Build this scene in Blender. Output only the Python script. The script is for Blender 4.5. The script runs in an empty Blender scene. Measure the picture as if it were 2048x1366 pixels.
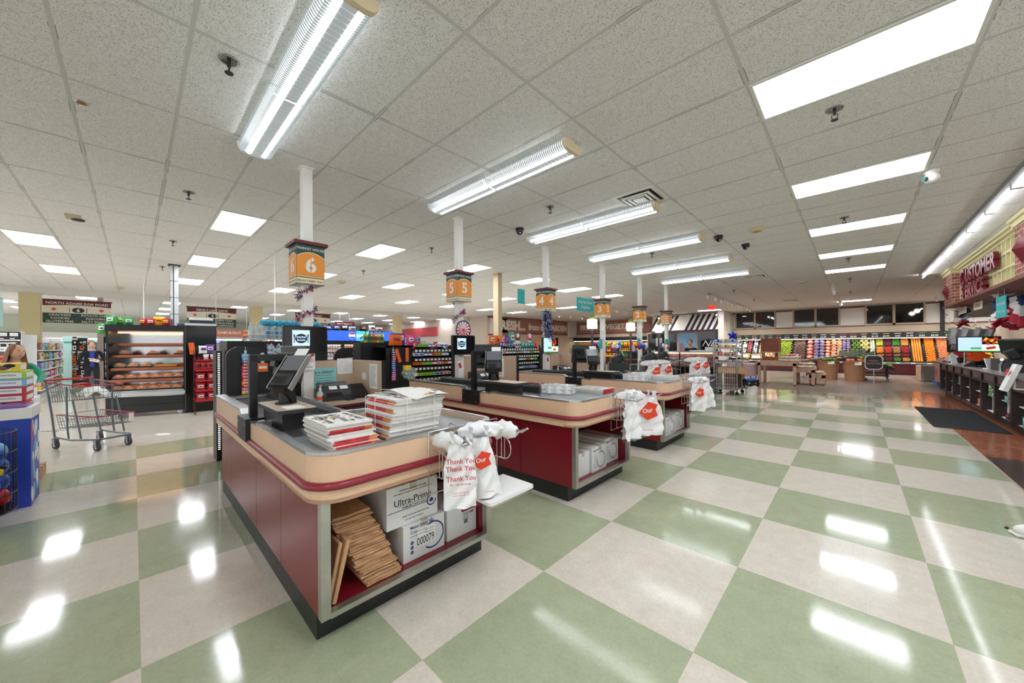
import bpy, math, random
from math import sin, cos, pi, radians as R
from mathutils import Vector as V, Matrix, Euler
C = bpy.context.scene.collection
S = bpy.context.scene
random.seed(7)

# ---------------------------------------------------------------- camera, world, exposure
cam_d = bpy.data.cameras.new('camera'); cam = bpy.data.objects.new('camera', cam_d); C.objects.link(cam)
cam_d.sensor_width = 36; cam_d.lens = 719.18 / 2048 * 36
cam_d.shift_y = 9.42 / 2048
cam_d.clip_start = 0.05; cam_d.clip_end = 200
YAW, ROLL, EYE = 0.7599, -0.0063, 1.4772
fwd = V((-sin(YAW), cos(YAW), 0)); rt0 = V((cos(YAW), sin(YAW), 0)); up0 = V((0, 0, 1))
rt = rt0 * cos(ROLL) + up0 * sin(ROLL); up = up0 * cos(ROLL) - rt0 * sin(ROLL)
cam.matrix_world = Matrix(((rt.x, up.x, -fwd.x, 0), (rt.y, up.y, -fwd.y, 0), (rt.z, up.z, -fwd.z, EYE), (0, 0, 0, 1)))
S.camera = cam
w = bpy.data.worlds.new('world'); S.world = w; w.use_nodes = True
bg = w.node_tree.nodes['Background']; bg.inputs[0].default_value = (0.95, 0.97, 1.0, 1); bg.inputs[1].default_value = 0.7
S.view_settings.view_transform = 'Standard'; S.view_settings.look = 'None'
S.view_settings.gamma = 1; S.view_settings.use_curve_mapping = False
S.view_settings.exposure = 1.0
TROFFER_POWER, STRIP_POWER = 9.0, 8.0
S.cycles.max_bounces = 8; S.cycles.diffuse_bounces = 5; S.cycles.glossy_bounces = 3
S.cycles.transmission_bounces = 4; S.cycles.transparent_max_bounces = 12
S.cycles.sample_clamp_indirect = 6; S.cycles.use_denoising = True
S.cycles.caustics_reflective = False; S.cycles.caustics_refractive = False

# ---------------------------------------------------------------- materials
def lin(c):
    if isinstance(c, str):
        c = [int(c[i:i + 2], 16) / 255 for i in (0, 2, 4)]
    return tuple(((x + .055) / 1.055) ** 2.4 if x > .04045 else x / 12.92 for x in c) + (1,)
_m = {}
def mat(name, col='808080', rough=.5, metal=0, emit=0, alpha=1, trans=0, noise=0, nscale=20, bump=0, ecol=None, spec=.5):
    if name in _m: return _m[name]
    m = bpy.data.materials.new(name); m.use_nodes = True; nt = m.node_tree; b = nt.nodes['Principled BSDF']
    c = lin(col); b.inputs['Base Color'].default_value = c; b.inputs['Roughness'].default_value = rough
    b.inputs['Metallic'].default_value = metal; b.inputs['Alpha'].default_value = alpha
    b.inputs['Transmission Weight'].default_value = trans; b.inputs['Specular IOR Level'].default_value = spec
    if emit:
        b.inputs['Emission Color'].default_value = lin(ecol) if ecol else c; b.inputs['Emission Strength'].default_value = emit
    if noise or bump:
        tc = nt.nodes.new('ShaderNodeTexCoord'); n = nt.nodes.new('ShaderNodeTexNoise'); n.inputs['Scale'].default_value = nscale
        n.inputs['Detail'].default_value = 4; nt.links.new(tc.outputs['Object'], n.inputs['Vector'])
        if noise:
            rp = nt.nodes.new('ShaderNodeMapRange'); rp.inputs[1].default_value = .3; rp.inputs[2].default_value = .7
            rp.inputs[3].default_value = 1 - noise; rp.inputs[4].default_value = 1 + noise
            mx = nt.nodes.new('ShaderNodeMix'); mx.data_type = 'RGBA'; mx.blend_type = 'MULTIPLY'; mx.inputs[0].default_value = 1
            nt.links.new(n.outputs[0], rp.inputs[0]); mx.inputs[6].default_value = c
            nt.links.new(rp.outputs[0], mx.inputs[7]); nt.links.new(mx.outputs[2], b.inputs['Base Color'])
        if bump:
            bp = nt.nodes.new('ShaderNodeBump'); bp.inputs['Strength'].default_value = bump; bp.inputs['Distance'].default_value = .01
            nt.links.new(n.outputs[0], bp.inputs['Height']); nt.links.new(bp.outputs[0], b.inputs['Normal'])
    _m[name] = m
    return m

# ---------------------------------------------------------------- mesh builder
_txt = {}
def text_geo(s, bold=0, ext=0, sp=1.0):
    k = (s, bold, ext, sp)
    if k not in _txt:
        cu = bpy.data.curves.new('t', 'FONT'); cu.body = s; cu.size = 1; cu.offset = bold; cu.extrude = ext; cu.space_character = sp
        cu.resolution_u = 3
        o = bpy.data.objects.new('t', cu); me = bpy.data.meshes.new_from_object(o)
        vs = [v.co.copy() for v in me.vertices]; fs = [tuple(p.vertices) for p in me.polygons]
        bpy.data.objects.remove(o); bpy.data.curves.remove(cu); bpy.data.meshes.remove(me)
        _txt[k] = (vs, fs)
    return _txt[k]

class MB:
    def __init__(s): s.v = []; s.f = []; s.m = []; s.sm = []
    def add(s, vs, fs, m=0, smooth=False):
        n = len(s.v); s.v += [tuple(v) for v in vs]
        for f in fs: s.f.append(tuple(i + n for i in f)); s.m.append(m); s.sm.append(smooth)
        return s
    def box(s, x0, y0, z0, x1, y1, z1, m=0):
        vs = [(x, y, z) for z in (z0, z1) for y in (y0, y1) for x in (x0, x1)]
        return s.add(vs, [(0, 2, 3, 1), (4, 5, 7, 6), (0, 1, 5, 4), (2, 6, 7, 3), (0, 4, 6, 2), (1, 3, 7, 5)], m)
    def cbox(s, c, d, m=0, rot=None, bev=0):
        x, y, z = d[0] / 2, d[1] / 2, d[2] / 2
        if bev:
            b = min(bev, x * .9, y * .9, z * .9); vs = []; fs = []
            sub = MB(); pts = {}
            for sx in (-1, 1):
                for sy in (-1, 1):
                    for sz in (-1, 1):
                        pts[(sx, sy, sz)] = [len(vs), len(vs) + 1, len(vs) + 2]
                        vs += [(sx * x, sy * (y - b), sz * (z - b)), (sx * (x - b), sy * y, sz * (z - b)), (sx * (x - b), sy * (y - b), sz * z)]
            P = lambda a, b_, c_, k: pts[(a, b_, c_)][k]
            for q in (-1, 1):
                for k, o in ((0, lambda u, w_: (q, u, w_)), (1, lambda u, w_: (u, q, w_)), (2, lambda u, w_: (u, w_, q))):
                    l = [P(*o(u, w_), k) for u, w_ in ((-1, -1), (1, -1), (1, 1), (-1, 1))]
                    flip = (q < 0) ^ (k == 1)
                    fs.append(tuple(l[::-1] if flip else l))
            for a in (-1, 1):
                for b2 in (-1, 1):
                    fs.append((P(a, b2, -1, 0), P(a, b2, 1, 0), P(a, b2, 1, 1), P(a, b2, -1, 1)))
                    fs.append((P(a, -1, b2, 0), P(a, 1, b2, 0), P(a, 1, b2, 2), P(a, -1, b2, 2)))
                    fs.append((P(-1, a, b2, 1), P(1, a, b2, 1), P(1, a, b2, 2), P(-1, a, b2, 2)))
                    for c2 in (-1, 1): fs.append(tuple(pts[(a, b2, c2)]))
            vs = [V(v) for v in vs]
        else:
            vs = [V((a * x, b_ * y, c_ * z)) for c_ in (-1, 1) for b_ in (-1, 1) for a in (-1, 1)]
            fs = [(0, 2, 3, 1), (4, 5, 7, 6), (0, 1, 5, 4), (2, 6, 7, 3), (0, 4, 6, 2), (1, 3, 7, 5)]
        if rot is not None:
            M = rot if isinstance(rot, Matrix) else Euler(rot).to_matrix()
            vs = [M @ v for v in vs]
        c = V(c)
        return s.add([v + c for v in vs], fs, m)
    def cyl(s, a, b, r, n=12, m=0, r2=None, cap=True, smooth=True):
        a, b = V(a), V(b); d = (b - a).normalized(); q = d.orthogonal().normalized(); p = d.cross(q); r2 = r if r2 is None else r2
        vs = [a + (q * cos(2 * pi * i / n) + p * sin(2 * pi * i / n)) * r for i in range(n)] + [b + (q * cos(2 * pi * i / n) + p * sin(2 * pi * i / n)) * r2 for i in range(n)]
        s.add(vs, [(i, (i + 1) % n, n + (i + 1) % n, n + i) for i in range(n)], m, smooth)
        if cap: s.add(vs, [tuple(range(n))[::-1], tuple(range(n, 2 * n))], m)
        return s
    def tube(s, pts, r, n=6, m=0, close=False):
        pts = [V(p) for p in pts]; N = len(pts); vs = []; q = None
        for i, p in enumerate(pts):
            d = (pts[(i + 1) % N] - pts[i - 1]) if close else (pts[min(i + 1, N - 1)] - pts[max(i - 1, 0)])
            d.normalize()
            if q is None: q = d.orthogonal().normalized()
            q = (q - d * q.dot(d)); q = q.normalized() if q.length > 1e-6 else d.orthogonal().normalized()
            e = d.cross(q); rr = r[i] if isinstance(r, (list, tuple)) else r
            vs += [p + (q * cos(2 * pi * k / n) + e * sin(2 * pi * k / n)) * rr for k in range(n)]
        fs = []
        for i in range(N if close else N - 1):
            j = (i + 1) % N
            fs += [(i * n + k, i * n + (k + 1) % n, j * n + (k + 1) % n, j * n + k) for k in range(n)]
        s.add(vs, fs, m, n > 4)
        if not close: s.add(vs, [tuple(range(n))[::-1], tuple(range((N - 1) * n, N * n))], m)
        return s
    def prism(s, poly, z0, z1, m=0, fn=None, mtop=None, mbot=None, smooth=False, cap=True):
        n = len(poly); fn = fn or (lambda x, y, z: (x, y, z))
        vs = [fn(x, y, z0) for x, y in poly] + [fn(x, y, z1) for x, y in poly]
        s.add(vs, [(i, (i + 1) % n, n + (i + 1) % n, n + i) for i in range(n)], m, smooth)
        if cap:
            s.add(vs, [tuple(range(n))[::-1]], m if mbot is None else mbot); s.add(vs, [tuple(range(n, 2 * n))], m if mtop is None else mtop)
        return s
    def ring(s, outer, inner, z0, z1, m=0):
        n = len(outer)
        vs = [(x, y, z) for z in (z0, z1) for x, y in outer] + [(x, y, z) for z in (z0, z1) for x, y in inner]
        for i in range(n):
            j = (i + 1) % n
            s.add([vs[i], vs[j], vs[n + j], vs[n + i], vs[2 * n + i], vs[2 * n + j], vs[3 * n + j], vs[3 * n + i]],
                  [(0, 1, 2, 3), (5, 4, 7, 6), (3, 2, 6, 7), (1, 0, 4, 5)], m)
        return s
    def lathe(s, prof, n=16, c=(0, 0, 0), m=0, smooth=True, M=None):
        vs = []; fs = []; c = V(c)
        for r, z in prof:
            for k in range(n):
                q = V((r * cos(2 * pi * k / n), r * sin(2 * pi * k / n), z)); q = M @ q if M else q
                vs.append(q + c)
        for i in range(len(prof) - 1):
            fs += [(i * n + k, i * n + (k + 1) % n, (i + 1) * n + (k + 1) % n, (i + 1) * n + k) for k in range(n)]
        s.add(vs, fs, m, smooth)
        s.add(vs, [tuple(range(n))[::-1], tuple(range((len(prof) - 1) * n, len(prof) * n))], m)
        return s
    def ell(s, c, r, n=10, h=7, m=0, rot=None):
        if not isinstance(r, (tuple, list)): r = (r, r, r)
        M = Euler(rot).to_matrix() if rot else None; c = V(c); vs = []; fs = []
        for i in range(h + 1):
            a = pi * i / h
            for k in range(n):
                q = V((r[0] * sin(a) * cos(2 * pi * k / n), r[1] * sin(a) * sin(2 * pi * k / n), r[2] * cos(a)))
                vs.append(c + (M @ q if M else q))
        for i in range(h): fs += [(i * n + k, (i + 1) * n + k, (i + 1) * n + (k + 1) % n, i * n + (k + 1) % n) for k in range(n)]
        return s.add(vs, fs, m, True)
    def quad(s, a, b, c, d, m=0): return s.add([a, b, c, d], [(0, 1, 2, 3)], m)
    def grid(s, fn, nu, nv, m=0, smooth=True):
        vs = [fn(i / nu, j / nv) for j in range(nv + 1) for i in range(nu + 1)]
        return s.add(vs, [(j * (nu + 1) + i, j * (nu + 1) + i + 1, (j + 1) * (nu + 1) + i + 1, (j + 1) * (nu + 1) + i) for j in range(nv) for i in range(nu)], m, smooth)
    def text(s, t, o, rx, ux, size, m=0, align='c', bold=0.01, depth=0, sx=1.0, sp=1.0):
        rx, ux, o = V(rx).normalized(), V(ux).normalized(), V(o); nx = rx.cross(ux); yy = 0
        for line in t.split('\n'):
            if line.strip():
                vs, fs = text_geo(line, bold, depth / 2 / size if depth else 0, sp)
                x0 = min(v.x for v in vs); x1 = max(v.x for v in vs)
                off = {'l': -x0, 'r': -x1, 'c': -(x0 + x1) / 2}[align]
                s.add([o + rx * ((v.x + off) * size * sx) + ux * (v.y * size + yy) + nx * (v.z * size + .0006) for v in vs], fs, m)
            yy -= size * 1.15
        return s
    def build(s, name, mats, parent=None, world=True):
        me = bpy.data.meshes.new(name); off = V((0, 0, 0))
        if parent is not None and world:
            q = parent
            while q is not None: off += q.location; q = q.parent
        me.from_pydata([tuple(V(v) - off) for v in s.v] if off.length else s.v, [], s.f)
        if not isinstance(mats, (list, tuple)): mats = [mats]
        for mm in mats: me.materials.append(mm)
        me.polygons.foreach_set('material_index', s.m); me.polygons.foreach_set('use_smooth', s.sm)
        me.update()
        o = bpy.data.objects.new(name, me); C.objects.link(o)
        if parent is not None: o.parent = parent
        return o

LN = (('lane 6', 'the nearest lane'), ('lane 5', 'the middle lane'), ('lane 4', 'the third lane'))
def tag(o, label, cat, group=None, kind=None):
    if 'sign' not in cat:
        for a_, b_ in LN: label = label.replace(a_, b_)
        label = label.replace('the the', 'the')
    o['label'] = label; o['category'] = cat
    if group: o['group'] = group
    if kind: o['kind'] = kind
    return o
def thing(name, label, cat, loc=(0, 0, 0), group=None):
    o = bpy.data.objects.new(name, None); o.empty_display_size = .05; C.objects.link(o); o.location = loc
    return tag(o, label, cat, group)
def struct(o): o['kind'] = 'structure'; return o
kids = {}
def dup(o, loc=None, rot=None, scale=None, label=None, group=None, parent=None):
    c = o.copy(); C.objects.link(c)
    if parent is not None: c.parent = parent
    if loc is not None: c.location = loc
    if rot is not None: c.rotation_euler = rot
    if scale is not None: c.scale = scale if isinstance(scale, (tuple, list)) else (scale,) * 3
    if label: tag(c, label, c.get('category', 'thing'))
    if group: c['group'] = group
    for ch in list(o.children): dup(ch, parent=c)
    return c
def rrect(x0, y0, x1, y1, r, n=5, corners=(1, 1, 1, 1)):
    out = []
    for k, (cx, cy, a) in enumerate(((x1 - r, y1 - r, 0), (x0 + r, y1 - r, 90), (x0 + r, y0 + r, 180), (x1 - r, y0 + r, 270))):
        if corners[k]: out += [(cx + r * cos(R(a + 90 * i / n)), cy + r * sin(R(a + 90 * i / n))) for i in range(n + 1)]
        else: out += [((x1, x0, x0, x1)[k], (y1, y1, y0, y0)[k])]
    return out

WHITE = mat('white_paint', 'E8E6E0', .45); BLACK = mat('black_plastic', '0C0C0E', .4); DARK = mat('charcoal_plastic', '2B2E30', .5, noise=.05)
STEEL = mat('brushed_steel', 'C6C8C8', .3, 1, noise=.06, nscale=60); CHROME = mat('chrome', 'D8D8DA', .15, 1)
MAROON = mat('maroon_laminate', '7A1622', .28, noise=.05, nscale=4); BEIGE = mat('beige_laminate', 'E0BC9C', .35, noise=.03, nscale=8)
PAPER = mat('white_paper', 'EFEFEC', .7); KRAFT = mat('kraft_paper', 'C79C72', .8, noise=.12, nscale=25)
INK = mat('black_ink', '15161A', .6); NAVY = mat('navy_ink', '222E78', .6); REDINK = mat('red_ink', 'C41F2E', .6); ORANGE = mat('orange_card', 'F26A21', .6)
CREAM = mat('cream_paint', 'E3D6B8', .6); TEAL = mat('teal_card', '29B3B4', .6); WOOD = mat('pale_wood', 'C9A184', .55, noise=.12, nscale=6)
GREEN = mat('dark_green_print', '22463C', .5); SIGNOR = mat('orange_print', 'E8912F', .5); SIGNCREAM = mat('cream_print', 'E9DAB4', .5); BURG = mat('burgundy_print', '64202A', .5)
GLASS = mat('clear_glass', 'FFFFFF', .03, alpha=.12, spec=.6)
# ================================================================= SETTING
CZ = 3.503; GX0, GY0, TX, TY = -1.811, 1.484, 1.2192, .6096
CELL, FX0, FY0 = .91437, -1.4803, .9319
def nodes(m):
    nt = m.node_tree; return nt, nt.nodes['Principled BSDF']
class NT:
    def __init__(s, m): s.nt, s.b = nodes(m)
    def n(s, t, **k):
        o = s.nt.nodes.new(t)
        for a, v in k.items(): setattr(o, a, v)
        return o
    def link(s, a, b): s.nt.links.new(a, b)
    def math(s, op, a, b=None, c=None):
        o = s.n('ShaderNodeMath', operation=op)
        for i, v in enumerate((a, b, c)):
            if v is None: continue
            if isinstance(v, (int, float)): o.inputs[i].default_value = v
            else: s.link(v, o.inputs[i])
        return o.outputs[0]
    def mix(s, f, a, b, mode='MIX'):
        o = s.n('ShaderNodeMix', data_type='RGBA', blend_type=mode)
        for i, v in ((0, f), (6, a), (7, b)):
            if isinstance(v, (int, float)): o.inputs[i].default_value = v
            elif isinstance(v, tuple): o.inputs[i].default_value = v
            else: s.link(v, o.inputs[i])
        return o.outputs[2]
    def xyz(s):
        g = s.n('ShaderNodeNewGeometry'); x = s.n('ShaderNodeSeparateXYZ'); s.link(g.outputs['Position'], x.inputs[0])
        s.pos = g.outputs['Position']; return x.outputs
    def noise(s, sc, det=3, ro=.5):
        o = s.n('ShaderNodeTexNoise'); o.inputs['Scale'].default_value = sc; o.inputs['Detail'].default_value = det; o.inputs['Roughness'].default_value = ro
        s.link(s.pos, o.inputs['Vector']); return o.outputs[0]
    def line(s, co, off, per, wid):
        t = s.math('ABSOLUTE', s.math('SUBTRACT', s.math('FRACT', s.math('ADD', s.math('DIVIDE', s.math('SUBTRACT', co, off), per), .5)), .5))
        return s.math('LESS_THAN', t, wid / per / 2)
def remap(t, v, a, b, c, d):
    o = t.n('ShaderNodeMapRange')
    for i, q in enumerate((a, b, c, d)): o.inputs[i + 1].default_value = q
    t.link(v, o.inputs[0]); return o.outputs[0]

mf = mat('vinyl_tile_floor', 'CFC7B5', .14, spec=.45); t = NT(mf); p = t.xyz()
i = t.math('FLOOR', t.math('DIVIDE', t.math('SUBTRACT', p[0], FX0), CELL)); j = t.math('FLOOR', t.math('DIVIDE', t.math('SUBTRACT', p[1], FY0), CELL))
par = t.math('GREATER_THAN', t.math('FRACT', t.math('MULTIPLY', t.math('ADD', i, j), .5)), .25)
par = t.math('MAXIMUM', par, t.math('LESS_THAN', p[0], FX0 - 7 * CELL))
col = t.mix(par, lin('A8B092'), lin('D8D0C2'))
n1 = t.noise(9, 5, .65); n2 = t.noise(55, 2)
col = t.mix(1.0, col, remap(t, n1, .3, .7, .93, 1.06), 'MULTIPLY'); col = t.mix(1.0, col, remap(t, n2, .25, .75, .93, 1.07), 'MULTIPLY')
seam = t.math('MAXIMUM', t.line(p[0], FX0, CELL / 3, .0022), t.line(p[1], FY0, CELL / 3, .0022))
col = t.mix(t.math('MULTIPLY', seam, .13), col, lin('6A6456'))
t.link(col, t.b.inputs['Base Color'])
t.link(remap(t, t.noise(1.3, 4), .3, .7, .055, .13), t.b.inputs['Roughness'])
bp = t.n('ShaderNodeBump'); bp.inputs['Strength'].default_value = .05; bp.inputs['Distance'].default_value = .004
t.link(t.noise(5, 2), bp.inputs['Height']); t.link(bp.outputs[0], t.b.inputs['Normal'])

mp = mat('grey_ceramic_tile', '9A8A80', .35); t = NT(mp); p = t.xyz()
g = t.math('MAXIMUM', t.line(p[0], .1, .61, .012), t.line(p[1], 14.65, .61, .012))
c0 = t.mix(1.0, lin('A3948A'), remap(t, t.noise(2.2, 4), .3, .7, .86, 1.12), 'MULTIPLY')
t.link(t.mix(g, c0, lin('5E554F')), t.b.inputs['Base Color'])
ms = mat('polished_red_concrete', '9C5A40', .14); t = NT(ms); p = t.xyz()
c0 = t.mix(remap(t, t.noise(2.6, 6, .7), .32, .68, 0, 1), lin('84462F'), lin('B8795C'))
t.link(c0, t.b.inputs['Base Color'])
md = mat('polished_dark_concrete', '51453F', .2, noise=.12, nscale=3)

def slab(name, x0, y0, x1, y1, m, z=0, th=.02):
    b = MB(); b.box(x0, y0, z - th, x1, y1, z); return struct(b.build(name, m))
slab('floor', -44, -9, 6, 14.65, mf, 0, .1)
slab('floor_produce', -44, 14.65, 6, 27.4, mp, 0, .1)
slab('floor_path', 1.235, 7.64, 2.6, 16.5, ms, .002, .002)
slab('floor_path_dark', 1.235, -4, 2.6, 7.64, md, .002, .002)
slab('floor_path_border', .92, 14.66, 1.235, 16.5, md, .0025, .0025)
slab('trim_path_edge', 1.215, -4, 1.235, 14.65, mat('pale_edge_strip', 'B9A58E', .3), .003, .003)
slab('trim_produce_edge', -7, 14.62, .92, 14.65, mat('metal_threshold', '9A9590', .35, .7), .004, .004)

mc = mat('acoustic_ceiling_tile', 'D9D4CA', .9, spec=.2); t = NT(mc); p = t.xyz()
bar = t.math('MAXIMUM', t.line(p[0], GX0, TX, .026), t.line(p[1], GY0, TY, .024))
edge = t.math('MAXIMUM', t.line(p[0], GX0, TX, .038), t.line(p[1], GY0, TY, .034))  # shadow line beside the grid bars, painted into the tile colour
f1 = t.noise(120, 3, .75); f2 = t.noise(16, 2)
holes = t.math('LESS_THAN', f1, .425)
base = t.mix(t.math('MULTIPLY', holes, .62), t.mix(1.0, lin('EFEEEB'), remap(t, f2, .3, .7, .96, 1.03), 'MULTIPLY'), lin('77736B'))
dk = t.math('ADD', .06, t.math('MULTIPLY', t.math('GREATER_THAN', t.noise(1.9, 2), .56), .55)); c1 = t.mix(t.math('MULTIPLY', edge, dk), base, lin('3A3732'))
t.link(t.mix(bar, c1, lin('CFCFCA')), t.b.inputs['Base Color'])
ceil = MB(); ceil.box(-44, -9, CZ, 6, 27.4, CZ + .05); struct(ceil.build('ceiling', mc))

mw = mat('cream_wall_paint', 'D9C6AE', .7, noise=.02, nscale=3); mpanel = mat('white_wall_panel', 'E6E2DC', .6); mtrim = mat('red_brown_trim', '7C3B2C', .45)
mwin = mat('dark_window_glass', '0B0F10', .04, spec=.9); mframe = mat('tan_window_frame', 'B9A590', .5)
mbrick = mat('brick_cladding', '8A4034', .8); t = NT(mbrick)
tc = t.n('ShaderNodeTexCoord'); br = t.n('ShaderNodeTexBrick')
mp_ = t.n('ShaderNodeVectorMath', operation='DOT_PRODUCT')
sx = t.n('ShaderNodeSeparateXYZ'); t.link(tc.outputs['Object'], sx.inputs[0]); cx_ = t.n('ShaderNodeCombineXYZ')
t.link(t.math('ADD', sx.outputs[0], sx.outputs[1]), cx_.inputs[0]); t.link(sx.outputs[2], cx_.inputs[1]); t.link(cx_.outputs[0], br.inputs['Vector'])
br.inputs['Color1'].default_value = lin('AE6656'); br.inputs['Color2'].default_value = lin('8C4F45'); br.inputs['Mortar'].default_value = lin('CDBFB0')
br.inputs['Scale'].default_value = 1; br.inputs['Brick Width'].default_value = .24; br.inputs['Row Height'].default_value = .085; br.inputs['Mortar Size'].default_value = .007
t.link(br.outputs['Color'], t.b.inputs['Base Color'])

b = MB(); b.box(-18, 26.5, 0, 6, 26.75, CZ); wall_far = struct(b.build('wall_far', mw))
b = MB(); b.box(-17.75, 16, 0, -17.5, 26.5, CZ); struct(b.build('wall_produce_left', mw))
b = MB(); b.box(-36.2, -9, 0, -36, 27.4, CZ); struct(b.build('wall_left', mat('pale_green_wall', 'D8DCC8', .7)))
b = MB(); b.box(-36, 16.0, 0, -17.75, 16.2, CZ); struct(b.build('wall_back_aisles', mat('pale_red_wall', 'D8C9BA', .7)))
for q, (x0, x1) in enumerate(((-6.6, -5.5), (-3.36, -2.56), (-.52, .42), (2.52, 3.4), (3.5, 5.4))):
    b = MB(); b.box(x0, 26.46, 2.46, x1, 26.499, CZ - .01); b.box(x0 - .03, 26.44, CZ - .1, x1 + .03, 26.499, CZ - .02, 1); b.box(x0 - .03, 26.44, 2.42, x1 + .03, 26.499, 2.47, 1)
    struct(b.build('wall_far_panel', [mpanel, mtrim]))
for q, (x0, x1) in enumerate(((-5.4, -3.44), (-2.5, -.6), (.5, 2.46))):
    xm = (x0 + x1) / 2
    b = MB()
    for a, c in ((x0 - .07, x0), (xm - .05, xm + .05), (x1, x1 + .07)): b.box(a, 26.40, 2.44, c, 26.499, 3.49)
    b.box(x0, 26.40, 2.44, x1, 26.499, 2.53); b.box(x0, 26.40, 3.46, x1, 26.499, 3.5)
    wf = struct(b.build('window_%d' % (q + 1), mframe))
    for a, c in ((x0, xm - .05), (xm + .05, x1)):
        b = MB(); b.box(a, 26.45, 2.53, c, 26.47, 3.46); b.build('pane', mwin, wf)
b = MB(); b.box(2.98, 26.36, 1.9, 3.12, 26.5, CZ); struct(b.build('wall_far_conduit', BLACK))

# beam and columns towards the aisles
mbeam = mat('white_beam_paint', 'DEDBD4', .7); mcol = mat('tan_column_paint', 'CFC093', .6, noise=.03, nscale=2)
b = MB(); b.box(-19.6, -9, 3.30, -19.3, 15.9, CZ); struct(b.build('beam', mbeam))
for q, (px, py, wd, x) in enumerate(((-19.45, -2.31, .42, 0), (-19.45, 3.80, .42, 0), (-19.45, 10.68, .42, 0))):
    b = MB(); b.box(px - .2, py - .21, 0, px + .2, py + .21, 3.3); struct(b.build('column', mcol))
b = MB(); b.box(-7.3, 6.93, 0, -7.1, 7.08, CZ); struct(b.build('column_slim', mat('tan_post_paint', 'D2BD9A', .6)))

# ================================================================= CEILING LIGHTS
mdiff = mat('light_diffuser', 'F4F8FF', .4, emit=TROFFER_POWER, ecol='F2F7FF')
def troffer(x, y):   # x, y: the low corner of the ceiling bay it sits in
    cx, cy = x + TX / 2, y + TY / 2
    r = thing('ceiling_light', 'x', 'ceiling light', (cx, cy, CZ))
    b = MB(); o = rrect(x + .005, y + .005, x + TX - .005, y + TY - .005, .001, 1); n_ = rrect(x + .03, y + .03, x + TX - .03, y + TY - .03, .001, 1)
    b.ring(o, n_, CZ - .012, CZ - .0005); b.build('frame', WHITE, r)
    b = MB(); b.box(x + .03, y + .03, CZ - .006, x + TX - .03, y + TY - .03, CZ - .001); b.build('diffuser', mdiff, r)
    return r
tr0 = None
ORD = ['first', 'second', 'third', 'fourth', 'fifth', 'sixth', 'seventh', 'eighth', 'ninth', 'tenth', 'eleventh', 'twelfth']
def place_tr(x, y, lab, group):
    global tr0
    if tr0 is None: tr0 = troffer(x, y); o = tr0
    else: o = dup(tr0, (x + TX / 2, y + TY / 2, CZ))
    o['label'] = lab; o['group'] = group
for q, k in enumerate((3, 7, 11, 15, 19, 35)):
    place_tr(-.592, GY0 + TY * k, 'bright ceiling panel over the open floor, %s in its row from the front' % ORD[q], 'ceiling panels over the open floor')
for k in range(7):
    for j in range(-3, 7):
        x = GX0 - TX * (5 + 3 * k); y = GY0 - TY + TY * 4 * j
        if k == 0 and j < 0: continue
        dist = abs(x) * .689 + y * .725
        lat = abs(x * .725 + y * .689)
        if x > -10 and y > 14: continue
        if -19.9 < x < -18.2: continue
        row = 'ceiling panel light, %s past the registers in the %s row from the left' % (ORD[k], ORD[j + 3])
        place_tr(x, y, row, 'ceiling panels over the aisles')
for k in (-1, -5): place_tr(-.592, GY0 + TY * k, 'added unseen ceiling panel light behind the camera, %s one' % ('nearer' if k == -1 else 'farther'), 'added ceiling panels behind the view')  # unseen panels continuing the row, added to brighten the near floor
place_tr(GX0 - TX * 4, GY0 + TY * 35, 'thin bright ceiling panel light above the bakers rack and striped awning end', 'ceiling panels over produce')

mlens = mat('prismatic_lens', '6E7474', .3, emit=.16, ecol='EAF2F2'); mtube = mat('fluorescent_tube_glow', 'FFFFFF', .3, emit=STRIP_POWER, ecol='F3FAFF'); mcap = mat('yellowed_end_cap', 'E8D6B4', .5)
def strip(y, lab):
    x0, x1 = -4.28, -2.0; xm = (x0 + x1) / 2
    r = thing('strip_light', lab, 'ceiling light', ((x0 + x1) / 2, y, CZ), 'long strip lights over the registers')
    b = MB(); b.box(x0, y - .06, CZ - .045, x1, y + .06, CZ - .001); b.build('housing', WHITE, r)
    for a, c in ((x0 + .01, xm - .008), (xm + .008, x1 - .01)):
        b = MB(); N = 48
        prof = [(-.145, -.05), (-.14, -.085), (-.115, -.118), (-.075, -.128)]
        for sgn in (-1, 1):
            for q in range(N):
                xa = a + (c - a) * q / N; xb = a + (c - a) * (q + .5) / N; xc = a + (c - a) * (q + 1) / N
                for (u0, z0), (u1, z1) in zip(prof[:-1], prof[1:]):
                    for s0, s1, d in ((xa, xb, 0), (xb, xc, .006)):
                        b.quad((s0, y + sgn * (-u0 + 0 - d), CZ + z0), (s1, y + sgn * (-u0 - d), CZ + z0), (s1, y + sgn * (-u1 - d), CZ + z1 + d), (s0, y + sgn * (-u1 - d), CZ + z1 + d))
        for q in range(N // 2):
            xa = a + (c - a) * q * 2 / N; xc = a + (c - a) * (q * 2 + 1.8) / N
            b.box(xa, y - .04, CZ - .131, xc, y + .04, CZ - .124)
        b.box(a, y - .13, CZ - .055, c, y + .13, CZ - .046)
        b.build('lens', mlens, r)
        for sgn in (-1, 1):
            b = MB(); b.cyl((a + .02, y + sgn * .06, CZ - .115), (c - .02, y + sgn * .06, CZ - .115), .024, 10); b.build('tube', mtube, r)
    for xe, m_ in ((x0, mlens), (x1, mcap)):
        b = MB(); pr_ = [(-.15, -.045), (.15, -.045), (.14, -.09), (.115, -.122), (.07, -.135), (-.07, -.135), (-.115, -.122), (-.14, -.09)]
        b.prism(pr_[::-1], xe - .012, xe + .03, 0, lambda u, z, x: (x, y + u, CZ + z)); b.build('end_cap', m_, r)
    return r
s0 = strip(.84, 'long ribbed fluorescent strip light above register lane 6')
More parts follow.
